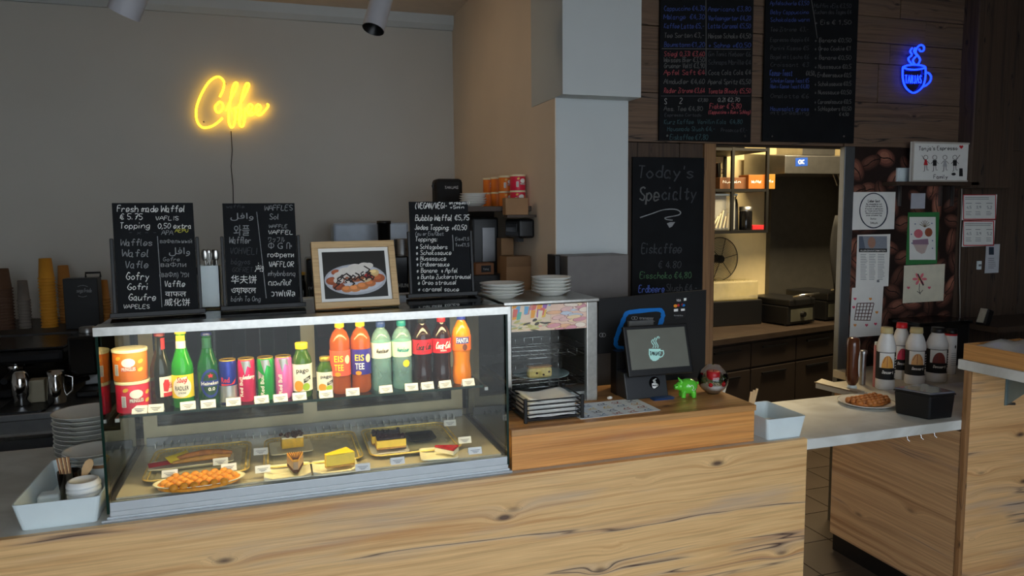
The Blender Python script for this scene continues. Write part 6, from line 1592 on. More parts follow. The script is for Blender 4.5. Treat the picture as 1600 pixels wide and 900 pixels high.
Rc = [('Americano €3,80', 18, B_c), ('Verlaengerter €4,20', 32, B_c), ('Latte Caramel €5,50', 44, B_c), ('Heisse Schoko €4,50', 60, G_c), ('+ Sahne +€0,50', 74, B_c), ('Gin Tonic Himbeer €6', 88, D_c), ('Schnaps Marille €4', 101, D_c), ('Coca Cola Cola €4', 117, G_c), ('Aperol Spritz €5,50', 131, G_c), ('Tomate Bloody €5,50', 146, R_c)]
ln = [(s_, 1037, y, 7.5, 1101, m) for s_, y, m in Lc]+[(s_, 1106, y, 7.5, 1173, m) for s_, y, m in Rc]
ln += [('|', 1103, 0, 118, 1103, G_c), ('S', 1037, 163, 9, 1042, W_c), ('2', 1061, 162, 9, 1066, W_c), ('€7,80', 1090, 159, 5, 1106, G_c), ('0,2l €2,70', 1121, 159, 6, 1156, W_c), ('Ass. Tee €4,80', 1037, 173, 7, 1098, G_c), ('Fiaker € 5,80', 1108, 170, 8, 1158, R_c), ('(Cappuccino + Rum + Schlag)', 1106, 178, 6, 1173, R_c), ('Espresso Cortado', 1038, 182, 5, 1096, D_c),
       ('Kurz Kaffee  Vanillin Kola  €4,80', 1037, 194, 7, 1160, T_c), ('Hausmade Slush €4,-', 1042, 205, 7, 1118, T_c), ('Prosecco €7,-', 1126, 206, 6, 1168, D_c), ('Eiskaffee €7,80', 1046, 218, 8, 1106, T_c), ('|', 1034, 76, 77, 1173, G_c), ('|', 1033, 150, 150, 1172, D_c)]
tm, bo = wall_board('large black chalk menu of drinks, left of the two hanging menus', 1032, 1173, 0, 222.5, YM, ln, .12, grp='hanging chalk menus')
for px, py in ((1042, 212), (1163.5, 212.5)): p = at_y(px, py, YM); MB().cyl((p.x, YM-.004, p.z), (p.x, YM-.0005, p.z), .005, n=10).build('screw', steel, tm, True)
L2 = [('Apfelschorle €3,50', 8, B_c), ('Baby Cappuccino', 22, B_c), ('Schokolade warm', 34, B_c), ('Tee Zitrone  €3,-', 49, D_c), ('Espresso doppio €4', 65, D_c), ('Panini Kaese €5', 78, D_c), ('Bagel mit Lachs €6', 92, D_c), ('Croissant  €3', 104, D_c), ('Schinken Kaese Toast €5', 129, B_c), ('Ham + Kaese Toast €4,80', 138, B_c), ('Omelette €6', 153, D_c), ('Haussalat gross', 173, B_c), ('mit Dressing', 179, D_c)]
R2 = [('Muffin +Eis €3,50', 12, D_c), ('Kuchen des Tages €4', 22, D_c), ('+ Eis € 1,50', 38, G_c), ('+ Banane €0,50', 66, G_c), ('+ Oreo Cookie €1', 79, G_c), ('+ Banane €0,50', 93, G_c), ('+ Nusssauce €0,5', 107, G_c), ('+ Erdbeersauce €0,5', 120, G_c), ('+ Schokosauce €0,5', 134, G_c), ('+ Nusssauce €0,50', 147, G_c), ('+ Caramelsauce €0,5', 162, G_c), ('+ Schlagobers €0,50', 173, G_c)]
ln = [(s_, 1203, y, 6.5, 1264, m) for s_, y, m in L2]+[(s_, 1272, y, 6.5, 1330, m) for s_, y, m in R2]
ln += [('Kaese-Toast', 1202, 118, 9, 1238, B_c), ('€4,50', 1259, 118, 7, 1272, G_c), ('€ 4,50', 1311, 181, 5, 1326, G_c), ('|', 1268, 0, 60, 1277, G_c), ('|', 1281, 60, 90, 1281, D_c)]
tm, bo = wall_board('large black chalk menu of food, right of the two hanging menus', 1197, 1334, 0, 224, YM, ln, .12, grp='hanging chalk menus')
for px, py in ((1206, 213), (1318, 213)): p = at_y(px, py, YM); MB().cyl((p.x, YM-.004, p.z), (p.x, YM-.0005, p.z), .005, n=10).build('screw', steel, tm, True)
# tall specialty board
YT = YW-.018
tb_, bo = wall_board("tall blackboard headed Today's Specialty beside the kitchen opening", 989, 1097, 245, 463, YT, [
 ("Today's", 994, 278, 19, 1084, D_c), ('Spe', 997, 313, 21, 1030, mat('dim_grey_chalk', 0)), ('cialty', 1032, 312, 20, 1088, D_c), ('Eiskaffee', 1001, 396, 15, 1065, D_c), ('€ 4.80', 1028, 419, 11, 1064, D_c), ('Eisschoko €4,80', 999, 435, 10, 1080, mat('green_chalk', rgb(70, 104, 74), .9, var=.2)), ('Erdbeere', 997, 457, 11, 1038, chalkb), ('Slush €4,-', 1040, 455, 11, 1090, D_c)], name='specialty_board', cat='blackboard')
mb = MB(); f_ = lambda x, y, q_=0: at_y(x, -y, YT-.0012)
ribbon(mb, smooth2([(1000, -340), (1018, -334), (1036, -328), (1054, -327), (1063, -331), (1060, -336), (1040, -340), (1042, -343), (1051, -344)], 4), 1.6, f_); mb.poly([(1042, -349), (1047, -347), (1055, -347), (1050, -354), (1046, -356)], f_); mb.build('chalk_arrow', chalkg, bo, True)

# ================================================================== neon signs
def px_tube(strokes, Y, r, name, m, root, sub=4):
    for st in strokes:
        pts = smooth2([(x, -y) for x, y in st], sub)
        MB().tube([at_y(x, -y, Y) for x, y in pts], r, 7).build(name, m, root, True)
YN = YB-.028
cofs = [[(1030, 455), (1046, 420), (1050, 385), (1030, 362), (1005, 365), (975, 390), (945, 440), (925, 490), (919, 530), (925, 570), (945, 595), (970, 598), (1000, 588), (1025, 570), (1043, 552)],
 [(1027, 477), (1008, 500), (1014, 522), (1028, 527), (1044, 508), (1042, 485), (1027, 477)],
 [(1060, 520), (1084, 462), (1106, 415), (1113, 392), (1100, 390), (1088, 420), (1080, 470), (1072, 530), (1072, 570), (1082, 596), (1095, 590), (1102, 560), (1104, 525), (1098, 510), (1112, 505)],
 [(1112, 510), (1140, 460), (1162, 415), (1167, 395), (1155, 392), (1143, 420), (1130, 470), (1122, 530), (1120, 570), (1128, 592), (1140, 588), (1147, 555), (1148, 520), (1155, 508)],
 [(1155, 525), (1175, 518), (1185, 500), (1172, 488), (1160, 505), (1160, 530), (1175, 540), (1195, 530)],
 [(1195, 530), (1215, 520), (1222, 500), (1208, 490), (1197, 508), (1200, 532), (1218, 540), (1240, 520), (1258, 495), (1250, 488)]]
ns = thing('neon_sign', 'yellow neon sign reading Coffee on the back wall', 'neon sign', at_y(362, 205, YN))
px_tube([[(x/3, y/3) for x, y in st] for st in cofs], YN, .0066, 'neon_tube', mat('yellow_neon', rgb(255, 214, 60), .4, var=0, emit=4.6, emitcol=(1.0, .56, .02)), ns)
for px, py in ((318, 190), (352, 130), (372, 190), (395, 168)):
    p = at_y(px, py, YN); MB().cyl((p.x, YN+.004, p.z), (p.x, YB-.0005, p.z), .004, n=8).build('standoff', mat('grey_board', 0), ns, True)
wire = [at_y(361, 205, YB-.006), at_y(363, 235, YB-.006), at_y(361, 260, YB-.006), at_y(364, 290, YB-.006), at_y(365, 330, YB-.006), at_y(366, 420, YB-.006)]
MB().tube(wire, .0028, 6).build('cable', mat('grey_cable', rgb(70, 66, 62), .6), ns, True)
YN2 = YW-.03
def z2(st): return [(1300+x/3.75, y/3.75) for x, y in st]
cup = [[(415, 393), (440, 384), (480, 380), (525, 384), (547, 394), (525, 404), (480, 408), (440, 404), (415, 393)], [(415, 395), (414, 440), (420, 485), (440, 522), (475, 544), (510, 530), (535, 500), (547, 450), (548, 395)],
 [(548, 425), (568, 430), (580, 450), (574, 478), (552, 500), (536, 506)], [(470, 378), (452, 358), (448, 340), (468, 322), (458, 300), (470, 282)], [(487, 380), (474, 358), (482, 340), (496, 325), (480, 300), (488, 280)],
 [(505, 376), (516, 352), (506, 330), (490, 308), (500, 278), (520, 264), (538, 274), (536, 296), (518, 300), (510, 286)]]
bm2 = mat('blue_neon', rgb(60, 110, 255), .4, var=0, emit=6.0, emitcol=(.004, .022, 1.0))
nb_ = thing('neon_sign', 'blue neon sign of a steaming cup reading TANJAS on the plank wall', 'neon sign', at_y(1427, 147, YN2))
px_tube([z2(s_) for s_ in cup], YN2, .0050, 'neon_tube', bm2, nb_)
mb = MB(); cx = 1414.0
for ch in 'TANJAS':
    for st in G[ch].split():
        pts = [(cx+int(st[i])*.62, 130-(int(st[i+1])-2)*1.75) for i in range(0, len(st)-1, 2)]
        MB().tube([at_y(x, y, YN2) for x, y in pts], .0032, 6).build('letter_tube', bm2, nb_, True)
    cx += 4.5
mb = MB(); mb.poly([(1300+x/3.75, -y/3.75) for x, y in ((412, 390), (420, 490), (440, 525), (475, 548), (515, 532), (540, 500), (550, 390))], lambda x, y: at_y(x, -y, YN2+.012)); mb.build('backing', glass_mat('acrylic', (.5, .5, .6)), nb_, True)
for px, py in ((1418, 108), (1440, 108), (1427, 142)): p = at_y(px, py, YN2); MB().cyl((p.x, YN2+.004, p.z), (p.x, YW-.004, p.z), .003, n=8).build('standoff', black, nb_, True)

# ================================================================== ceiling spot lamps
def spot_lamp(label, px, py, Y, d, r, L):
    c = at_y(px, py, Y); d = Vector(d).normalized()
    t = thing('track_spot', label, 'spot lamp', (c.x, c.y, ZC), 0, 'ceiling spots')
    mb = MB(); mb.cyl(c, c-d*L, r, r, 24, False); mb.cyl(c-d*L, c-d*(L+.004), r, r*.9, 24); mb.build('housing', mat('grey_lamp', rgb(178, 178, 184), .35, var=.03), t, True)
    mb = MB(); mb.cyl(c, c-d*.05, r*.985, r*.5, 24, False); q_ = c-d*.05; mb.cyl(q_, q_-d*.002, r*.5, r*.5, 24); mb.build('reflector', black, t, True)
    m_ = c-d*L*.7; MB().cyl(m_, (m_.x, m_.y, ZC-.02), .009, n=10).build('stem', mat('grey_lamp', 0), t, True)
    MB().cyl((m_.x, m_.y, ZC-.02), (m_.x, m_.y, ZC-.0005), .045, n=20).build('ceiling_plate', mat('grey_lamp', 0), t, True)
spot_lamp('grey ceiling spot lamp near the left corner of the picture', 193, 22, 2.9, (-.42, .25, -.86), .053, .17)
def spot_lamp_free(label, c, d, r, L):
    c = Vector(c); d = Vector(d).normalized()
    t = thing('track_spot', label, 'spot lamp', (c.x, c.y, ZC), 0, 'ceiling spots')
    mb = MB(); mb.cyl(c, c-d*L, r, r, 24, False); mb.cyl(c-d*L, c-d*(L+.004), r, r*.9, 24); mb.build('housing', mat('grey_lamp', 0), t, True)
    MB().cyl(c-d*L*.7, ((c-d*L*.7).x, (c-d*L*.7).y, ZC-.0005), .009, n=10).build('stem', mat('grey_lamp', 0), t, True)
spot_lamp_free('lit ceiling spot lamp turned to the side wall', (-.262, 3.70, 2.807), (1.47, .15, -.8), .05, .15)
spot_lamp('grey ceiling spot lamp above the framed photo', 583, 46, 3.3, (-.30, -.25, -.92), .048, .17)

# ================================================================== papers on the bean wall
YQ2 = YW-.0035
def sheet(name, label, cat, x0, x1, y0, y1, m=paper, Y=YQ2, th=.0012, group='papers pinned to the bean wall', skew=0):
    a, b = at_y(x0, y0, Y), at_y(x1, y1, Y)
    t = thing(name, label, cat, ((a.x+b.x)/2, Y, b.z), 0, group)
    mb = MB(); s_ = (b.x-a.x)*skew
    mb.prism([(a.x, b.z), (b.x, b.z-s_*.0), (b.x+s_, a.z), (a.x+s_, a.z)], lambda x, z, q_: Vector((x, Y+th-q_, z)), th)
    return t, mb.build('paper', m, t, True)
def fp(Y=YQ2, l=.0008): return lambda x, y, q_=0: at_y(x, -y, Y-l)
def lines_px(mb, f, x0, x1, ys, h=.7, jag=True):
    for y in ys:
        e = x1-(random.uniform(0, .3)*(x1-x0) if jag else 0); mb.poly([(x0, -y), (e, -y), (e, -(y-h)), (x0, -(y-h))], f)
random.seed(19)
t, p_ = sheet('oval_notice', 'white notice with dark oval border on the bean wall', 'notice', 1332, 1397, 300, 358)
mb = MB(); e = ellipse(1365, -329, 21.5, 27, 36); ribbon(mb, e+[e[0]], 1.8, fp()); mb.build('oval_border', mat('navy_ink', rgb(44, 56, 72), .6), p_, True)
mb = MB(); hand(mb, 'Lieber Gast', 1356, -316, 4, .6, fp(), 0, .1, fit=19)
for i, y in enumerate((320, 323.5, 327, 330.5, 334, 337.5)): hand(mb, ('Bei schoenem Wetter sind', 'Kaffee und Waffeln auch', 'draussen zu geniessen', 'wir freuen uns auf Ihren', 'Besuch und wuenschen', 'einen schoenen Tag')[i], 1351+abs(i-2.5), -y, 2.4, .35, fp(), 0, .05, fit=29-abs(i-2.5)*2)
hand(mb, 'Danke', 1360, -343, 2.6, .4, fp(), 0, .1, fit=9); hand(mb, 'TANJA', 1359, -350, 3, .5, fp(), 0, .1, fit=12); mb.build('lettering', ink, p_, True)
t, p_ = sheet('allergen_list', 'printed white list with a photo header below the oval notice', 'notice', 1340, 1388, 367, 447)
mb = MB(); mb.col = rgb(140, 146, 156); mb.poly([(1342, -389), (1386, -389), (1386, -369), (1342, -369)], fp()); mb.col = rgb(170, 130, 112); mb.poly(ellipse(1362, -379, 6, 9, 14), fp(l=.0012)); mb.col = rgb(96, 104, 120); mb.poly([(1342, -389), (1352, -389), (1348, -369), (1342, -369)], fp(l=.0012)); mb.build('header_photo', attr_mat('header_print', .5), p_, True)
mb = MB(); mb.poly([(1342, -394), (1386, -394), (1386, -388.5), (1342, -388.5)], fp(l=.0014)); hb_ = mb.build('title_band', ink, p_, True)
mb = MB(); ftext(mb, 'ALLERGENINFORMATION', 1344, -392.8, 2.6, fp(l=.002), 40, .005); mb.build('lettering', wht_ink, hb_, True)
mb = MB()
for cx in (1344.5, 1358, 1371.5): lines_px(mb, fp(), cx, cx+11, [398+2.6*i for i in range(16)], .7)
mb.poly([(1370, -441), (1374, -441), (1374, -437.5), (1370, -437.5)], fp()); mb.build('small_print', paper_grey, p_, True)
t, p_ = sheet('waffle_drawing', "child's drawing of a waffle with hearts on the bean wall", 'drawing', 1330, 1376, 450, 524, skew=.03)
mb = MB()
for i in range(6):
    ribbon(mb, [(1335+i*4.9, -500), (1339.5+i*5.2, -474)], 1.2, fp()); ribbon(mb, [(1335+i*.9, -500+i*5.2), (1360+i*1.1, -500.5+i*5.4)], 1.2, fp())
mb.build('crayon_grid', mat('brown_crayon', rgb(84, 50, 44), .8), p_, True)
def heart(cx, cy, s): return [(cx+s*.16*16*math.sin(a)**3/16*6, cy+s*(13*math.cos(a)-5*math.cos(2*a)-2*math.cos(3*a)-math.cos(4*a))/16) for a in [2*PI*i/16 for i in range(16)]]
for nm_, m, pts in (('pink_heart', mat('pink_crayon', rgb(214, 80, 110), .8), ((1336, -467), (1334, -480), (1354, -508), (1368, -506))), ('orange_heart', mat('orange_crayon', rgb(226, 150, 70), .8), ((1360, -467), (1370, -488), (1336, -508)))):
    for x, y in pts: mb = MB(); mb.poly(heart(x, y, 2.6), fp()); mb.build(nm_, m, p_, True)
t, p_ = sheet('sundae_drawing', 'drawing of an ice cream sundae in a green frame', 'drawing', 1419, 1464, 332, 412, mat('green_card', rgb(52, 122, 66), .7))
mb = MB(); mb.poly([(1421, -406), (1462, -406), (1462, -339), (1421, -339)], fp()); mb.build('inner_sheet', paper, p_, True)
mb = MB(); mb.col = rgb(196, 176, 170); mb.poly([(1427, -382), (1450, -382), (1445, -395), (1440, -397), (1432, -392)], fp(l=.0014)); mb.col = rgb(150, 120, 140); mb.poly([(1426, -382), (1451, -382), (1450, -373), (1426, -375)], fp(l=.0015)); mb.col = rgb(206, 110, 120); mb.poly(ellipse(1435, -365, 7, 7, 12), fp(l=.0016)); mb.col = rgb(150, 80, 50); mb.poly(ellipse(1451, -363, 6, 7, 12), fp(l=.0017)); mb.col = rgb(110, 90, 60)
for a in range(7): ribbon(mb, [(1445, -355), (1445+9*math.cos(.4+a*.38), -355+11*math.sin(.4+a*.38))], .8, fp(l=.0018))
for x, y in ((1430, 350), (1456, 349), (1424, 366), (1457, 376), (1425, 380), (1457, 388)): mb.col = rgb(90, 110, 150); mb.poly(ellipse(x, -y, 1.1, 1.1, 8), fp(l=.0018))
mb.build('crayon_print', attr_mat('crayon_print', .8), p_, True)['kind'] = 'stuff'
t, p_ = sheet('flower_drawing', "child's drawing of a pink flower on cream paper", 'drawing', 1413, 1474, 415, 470, mat('cream_paper', rgb(222, 216, 194), .8))
mb = MB(); mb.col = rgb(226, 120, 130)
for a in range(6): mb.poly(ellipse(1437+7*math.cos(a*1.05), -436+6*math.sin(a*1.05), 4.5, 2.2, 10, a*1.05), fp())
mb.col = rgb(206, 150, 60); mb.poly(ellipse(1437, -436, 2.6, 2.6, 10), fp(l=.0012)); mb.col = rgb(50, 44, 44); ribbon(mb, [(1434, -428), (1438, -436), (1443, -446)], 2.2, fp(l=.0014)); ribbon(mb, [(1437, -443), (1436, -452), (1438, -460), (1437, -458), (1433, -455)], .9, fp(l=.0014)); ribbon(mb, [(1438, -458), (1442, -453)], .9, fp(l=.0014))
mb.col = rgb(214, 100, 120)
for x in (1419.5, 1452): mb.poly(heart(x, -449.5, 2.6), fp(l=.0012))
mb.build('crayon_print', attr_mat('crayon_print2', .8), p_, True)['kind'] = 'stuff'
sheet('small_note', 'small grey note above the green framed drawing', 'note', 1424, 1445, 302, 326, mat('grey_paper', rgb(180, 182, 192), .8))
# switch plate
a, b = at_y(1401, 262, YW-.006), at_y(1419, 285, YW-.006)
t = thing('light_switch', 'white light switch plate on the bean wall', 'switch', ((a.x+b.x)/2, YW-.006, b.z)); pl_ = solid('plate', a.x, b.x, YW-.012, YW-.001, b.z, a.z, white_pl, t, .002); solid('rocker', a.x+.012, b.x-.012, YW-.016, YW-.0122, b.z+.018, a.z-.018, white_pl, pl_, .001)
# shelf with the family sign
zf = at_y(1460, 284, YW-.08).z
t = thing('sign_shelf', 'narrow dark shelf with steel brackets under the family sign', 'shelf', (at_y(1460, 284, YW-.06).x, YW-.05, zf-.02))
solid('board', at_y(1396, 286, YW-.08).x, at_y(1525, 286, YW-.08).x, YW-.10, YW-.004, zf-.02, zf, mat('dark_shelf', 0), t, .002)
for px in (1408, 1472, 1491): a = at_y(px, 290, YW-.02); solid('bracket', a.x-.006, a.x+.006, YW-.02, YW-.004, at_y(px, 322, YW-.02).z, zf-.0205, steel_dull, t)
YFm = YW-.075
a, b = at_y(1426, 221, YFm), at_y(1520, 284, YFm)
t = thing('family_sign', "framed white sign drawn with a stick figure family, Tanja's Espresso", 'sign', ((a.x+b.x)/2, YFm, zf))
bo = solid('board', a.x, b.x, YFm, YFm+.014, zf+.0005, a.z, paper, t)
fm = mat('pale_frame', rgb(196, 190, 180), .5)
for x0, x1, z0, z1 in ((a.x, b.x, zf+.0005, zf+.009), (a.x, b.x, a.z-.009, a.z), (a.x, a.x+.009, zf+.009, a.z-.009), (b.x-.009, b.x, zf+.009, a.z-.009)): solid('frame_side', x0, x1, YFm-.006, YFm-.0002, z0, z1, fm, t)
ff = fp(YFm, .0006)
mb = MB(); hand(mb, "Tanja's Espresso", 1435, -235, 6, .9, ff, .05, .12, fit=61); hand(mb, 'Family', 1458, -279, 6, .9, ff, .05, .12, fit=23)
for i, (x, wv) in enumerate(((1446.5, 1), (1460.5, 0), (1476.5, 0), (1492, 2))):
    e = ellipse(x, -246, 3.3, 3.3, 14); ribbon(mb, e+[e[0]], .7, ff); ribbon(mb, [(x-1.2, -257), (x-2, -267), (x-4, -268)], .9, ff); ribbon(mb, [(x+1.2, -257), (x+2, -266), (x+4.5, -265.5)], .9, ff)
    ribbon(mb, [(x+1.5, -251), (x+6, -256)], .7, ff); ribbon(mb, [(x-1.5, -251), (x-6, -243 if wv == 1 else -256)], .7, ff)
    if wv == 2: ribbon(mb, [(x+1.5, -251), (x+8, -242)], .7, ff)
for x in (1460.5, 1492): mb.poly([(x-3, -259), (x+3, -259), (x+3, -250), (x-3, -250)], ff)
mb.poly([(1499, -263), (1504, -263), (1504.5, -275.5), (1498.5, -275.5)][::-1], ff); mb.poly(ellipse(1490, -272, 3.6, 2.2, 10), ff); mb.build('pen_drawing', ink, bo, True)
mb = MB(); mb.poly([(1443.2, -258), (1450, -258), (1448, -249.5), (1445, -249.5)], fp(YFm, .0010)); mb.poly(heart(1502, -229.5, 3.4), fp(YFm, .001)); mb.build('red_drawing', red_ink, bo, True)
mb = MB(); mb.poly([(1473, -260), (1480, -260), (1478, -250), (1475, -250)], fp(YFm, .0010)); mb.build('grey_dress_drawing', mat('grey_ink2', rgb(176, 176, 180), .8), bo, True)
# red bordered price sheets and a small notice on the upright boards
for i, (y0, y1, w1) in enumerate(((304, 343, 1556), (345, 384, 1553))):
    t, p_ = sheet('price_sheet', ('upper' if i == 0 else 'lower')+' white price sheet with red border on the upright boards', 'notice', 1505, w1, y0, y1, Y=YW-.004, group='red bordered price sheets')
    mb = MB(); f_ = fp(YW-.004)
    for st in (((1505.5, -y0-.5), (w1-.5, -y0-.5)), ((1505.5, -y1+.5), (w1-.5, -y1+.5)), ((1505.5, -y0), (1505.5, -y1)), ((w1-.5, -y0), (w1-.5, -y1))): ribbon(mb, list(st), 1.3, f_)
    mb.build('red_border', red_ink, p_, True)
    mb = MB(); lines_px(mb, f_, 1508, 1552, [y0+5, y0+7.5], .8)
    for cx in (1509, 1524, 1541): lines_px(mb, f_, cx, cx+10, [y0+14], .8); hand(mb, ('4,5', '3,9', '5,2')[int((cx-1509)/15)], cx+1, -(y0+22), 4, .6, f_, 0, .1, fit=8); lines_px(mb, f_, cx, cx+9, [y0+27, y0+29.5, y0+32], .6)
    mb.build('small_print', paper_grey, p_, True)
t, p_ = sheet('opening_notice', 'small pale notice with dark square under the price sheets', 'notice', 1541, 1560, 382, 426, mat('pale_notice', rgb(196, 198, 204), .7), Y=YW-.004)
mb = MB(); mb.poly([(1545, -398), (1553, -398), (1553, -386), (1545, -386)], fp(YW-.004)); lines_px(mb, fp(YW-.004), 1544, 1557, [404, 407, 410, 413, 416, 419], .6); mb.build('print', mat('navy_ink', 0), p_, True)
a, b = at_y(1528, 408, YW-.01), at_y(1533, 421, YW-.01); t = thing('doorbell', 'tiny white push button on the upright boards', 'button', (a.x, YW-.01, b.z)); solid('plate', a.x, b.x, YW-.012, YW-.002, b.z, a.z, white_pl, t, .001); solid('button', a.x+.004, b.x-.004, YW-.014, YW-.0122, (a.z+b.z)/2-.006, (a.z+b.z)/2+.006, paper_grey, t)
cabl = [at_y(x, y, YW-.01) for x, y in ((1503, 288), (1502, 330), (1500, 380), (1499, 430), (1500, 470), (1500, 506))]
o_ = MB().tube(cabl, .003, 6).build('wall_cable', mat('pale_cable', rgb(150, 146, 140), .5)); tag(o_, 'thin pale cable running down from the sign shelf', 'cable')

# ================================================================== kitchen seen through the opening
k0, k1 = at_z(1112, 531, .9), at_z(1318, 504, .9); kd = (k1-k0).normalized(); kn = Vector((-kd.y, kd.x, 0))
ks = k0-kd*.55
def kbox(mb, s0, s1, d0, d1, z0, z1):
    P_ = lambda s_, d, z: Vector((ks.x+kd.x*s_+kn.x*d, ks.y+kd.y*s_+kn.y*d, z))
    return mb.hexa([P_(s0, d0, z0), P_(s1, d0, z0), P_(s1, d1, z0), P_(s0, d1, z0), P_(s0, d0, z1), P_(s1, d0, z1), P_(s1, d1, z1), P_(s0, d1, z1)])
SL = .55+(k1-k0).length+.25
kc = thing('kitchen_unit', 'long dark kitchen cabinet with drawers seen through the opening', 'cabinet', (ks.x+1, ks.y+.3, 0))
kbox(MB(), 0, SL, .02, .5, 0, .859).build('carcass', darkcab, kc, True)
kbox(MB(), -.02, SL+.02, -.02, .5, .86, .9).build('worktop', mat('brown_worktop', rgb(52, 42, 35), .4, var=.2, scale=12), kc, True, .003)
s_ = .02
while s_ < SL-.3:
    d_ = kbox(MB(), s_, s_+.44, .0, .0195, .68, .84).build('drawer', darkcab, kc, True, .003); kbox(MB(), s_+.10, s_+.34, -.012, -.0005, .80, .812).build('handle', mat('dark_metal', 0), d_, True)
    d_ = kbox(MB(), s_, s_+.44, .0, .0195, .06, .665).build('cabinet_door', darkcab, kc, True, .003); kbox(MB(), s_+.10, s_+.34, -.012, -.0005, .62, .632).build('handle', mat('dark_metal', 0), d_, True)
    s_ += .45
# steel wall panel behind the grills
a, b = at_y(1206, 264, 4.90), at_y(1330, 480, 4.90)
struct(MB().bx(a.x, 4.61, 4.90, 4.949, .5, a.z).build('wall_panel_steel', mat('dull_dark_steel', rgb(72, 70, 66), .45, .4, var=.08), None), 'dark steel panel on the kitchen wall behind the grill')
def grill(label, px0, px1, py0, py1, d, lidz, nknob):
    P0 = at_y(px0, py1, 4.3); s0 = (at_z(px0, py1, .905)-ks).dot(kd)
    s1 = s0+(px1-px0)*4.9/FPX; h = (py1-py0)*4.7/FPX
    P_ = lambda s_, dd, z: Vector((ks.x+kd.x*s_+kn.x*dd, ks.y+kd.y*s_+kn.y*dd, z))
    t = thing('contact_grill', label, 'grill', P_((s0+s1)/2, .25, .9), 0, 'kitchen grills')
    kbox(MB(), s0, s1, .10, .48, .9105, .91+h).build('body', black, t, True, .004)
    pn = kbox(MB(), s0+.03, s1-.03, .095, .0995, .915+h*.12, .91+h*.85).build('control_panel', mat('olive_panel', rgb(96, 96, 84), .45, .4), t, True)
    for i in range(nknob):
        sx = s0+(s1-s0)*(.5 if nknob == 1 else .3+.4*i); MB().cyl(P_(sx, .0945, .915+h*.5), P_(sx, .07, .915+h*.5), .022, .018, 14).build('knob', black, t, True)
    for sx in (s0+.03, s1-.03): MB().cyl(P_(sx, .14, .9005), P_(sx, .14, .910), .015, n=10).build('foot', black, t, True)
    kbox(MB(), s0+.01, s1-.01, .09, .47, .912+h, .912+h+lidz).build('upper_plate', black, t, True, .008)
    MB().tube([P_(s0+.06, .10, .93+h+lidz), P_(s0+.06, .03, .95+h+lidz), P_(s1-.06, .03, .95+h+lidz), P_(s1-.06, .10, .93+h+lidz)], .010, 8).build('handle', steel, t, True)
grill('steel contact grill with one knob and black lid in the kitchen', 1203, 1272, 474, 505, .1, .05, 1)
grill('second contact grill at the steel door edge in the kitchen', 1278, 1345, 466, 500, .1, .06, 1)
# hood
YH = 4.40
a, b = at_y(1227, 243, YH), at_y(1335, 272, YH)
t = thing('extractor_hood', 'steel extractor hood with a blue sticker in the kitchen', 'extractor hood', ((a.x+b.x)/2, YH, b.z))
mb = MB(); mb.hexa([(a.x, YH, b.z), (4.5, YH, b.z), (4.5, 4.88, b.z), (a.x, 4.88, b.z), (a.x, YH, a.z), (4.5, YH, a.z), (4.5, 4.88, a.z+.05), (a.x, 4.88, a.z+.05)]); hb_ = mb.build('canopy', steel_dull, t, True, .003)
mb = MB(); mb.poly([(1243, -260), (1262, -259), (1262, -246), (1243, -247)], lambda x, y: at_y(x, -y, YH-.0012)); st = mb.build('sticker', mat('blue_sticker', rgb(26, 60, 140), .4), hb_, True)
mb = MB(); hand(mb, 'OK', 1247, -256, 6, 1.2, lambda x, y: at_y(x, -y, YH-.002), 0, .1, fit=10); mb.build('lettering', wht_ink, st, True)
for px in (1300, 1307): MB().cyl(at_y(px, 268, YH+.1), at_y(px+8, 290, YH+.1), .004, n=6).build('hanging_bar', steel, t, True)
solid('duct', a.x+.35, a.x+.65, YH+.25, YH+.55, a.z+.03, ZC-.001, steel_dull, t)
# rack with kitchen goods
YR = 4.42; mk = mat('black_metal', rgb(20, 20, 20), .5, .3)
za, zb2, zc_ = at_y(1160, 360, YR).z, at_y(1160, 295, YR).z, at_y(1160, 231, YR).z
xa, xb_ = at_y(1100, 300, YR).x-.25, at_y(1201, 300, YR).x
t = thing('wall_rack', 'black metal wall rack with three shelves in the kitchen', 'rack', ((xa+xb_)/2, YR, za))
for z in (za, zb2, zc_): solid('shelf_board', xa, xb_, YR, 4.945, z-.02, z, mk, t)
for x in (xa, at_y(1143, 300, YR).x, xb_-.02): solid('upright', x, x+.02, YR-.002, YR+.018, za-.02, zc_+.01, mk, t)
for x in (xa, xb_-.02): solid('upright', x, x+.02, 4.93, 4.948, za-.02, zc_+.01, mk, t)
pan = thing('frying_pan', 'dark pan on the top shelf of the kitchen rack', 'pan', (at_y(1135, 228, 4.6).x, 4.6, zc_+.0005)); MB().lathe([(.12, 0), (.15, .05), (.145, .05), (.115, .006), (0, .006)], 24).build('pan_body', black_gl, pan); MB().tube([(.145, 0, .045), (.30, -.02, .06)], .012, 8).build('handle', black, pan)
x = at_y(1129, 280, 4.55).x
pot = thing('stock_pot', 'steel stock pot on the middle rack shelf', 'pot', (x, 4.74, zb2+.0005)); MB().lathe([(.09, 0), (.095, .01), (.095, .19), (.1, .192), (.098, .195), (.09, .19), (.088, .012), (0, .01)], 24).build('pot_body', chrome, pot)
for s_ in (-1, 1): MB().tube([(s_*.095, 0, .15), (s_*.125, 0, .155), (s_*.125, 0, .125), (s_*.095, 0, .12)], .006, 6).build('handle', chrome, pot)
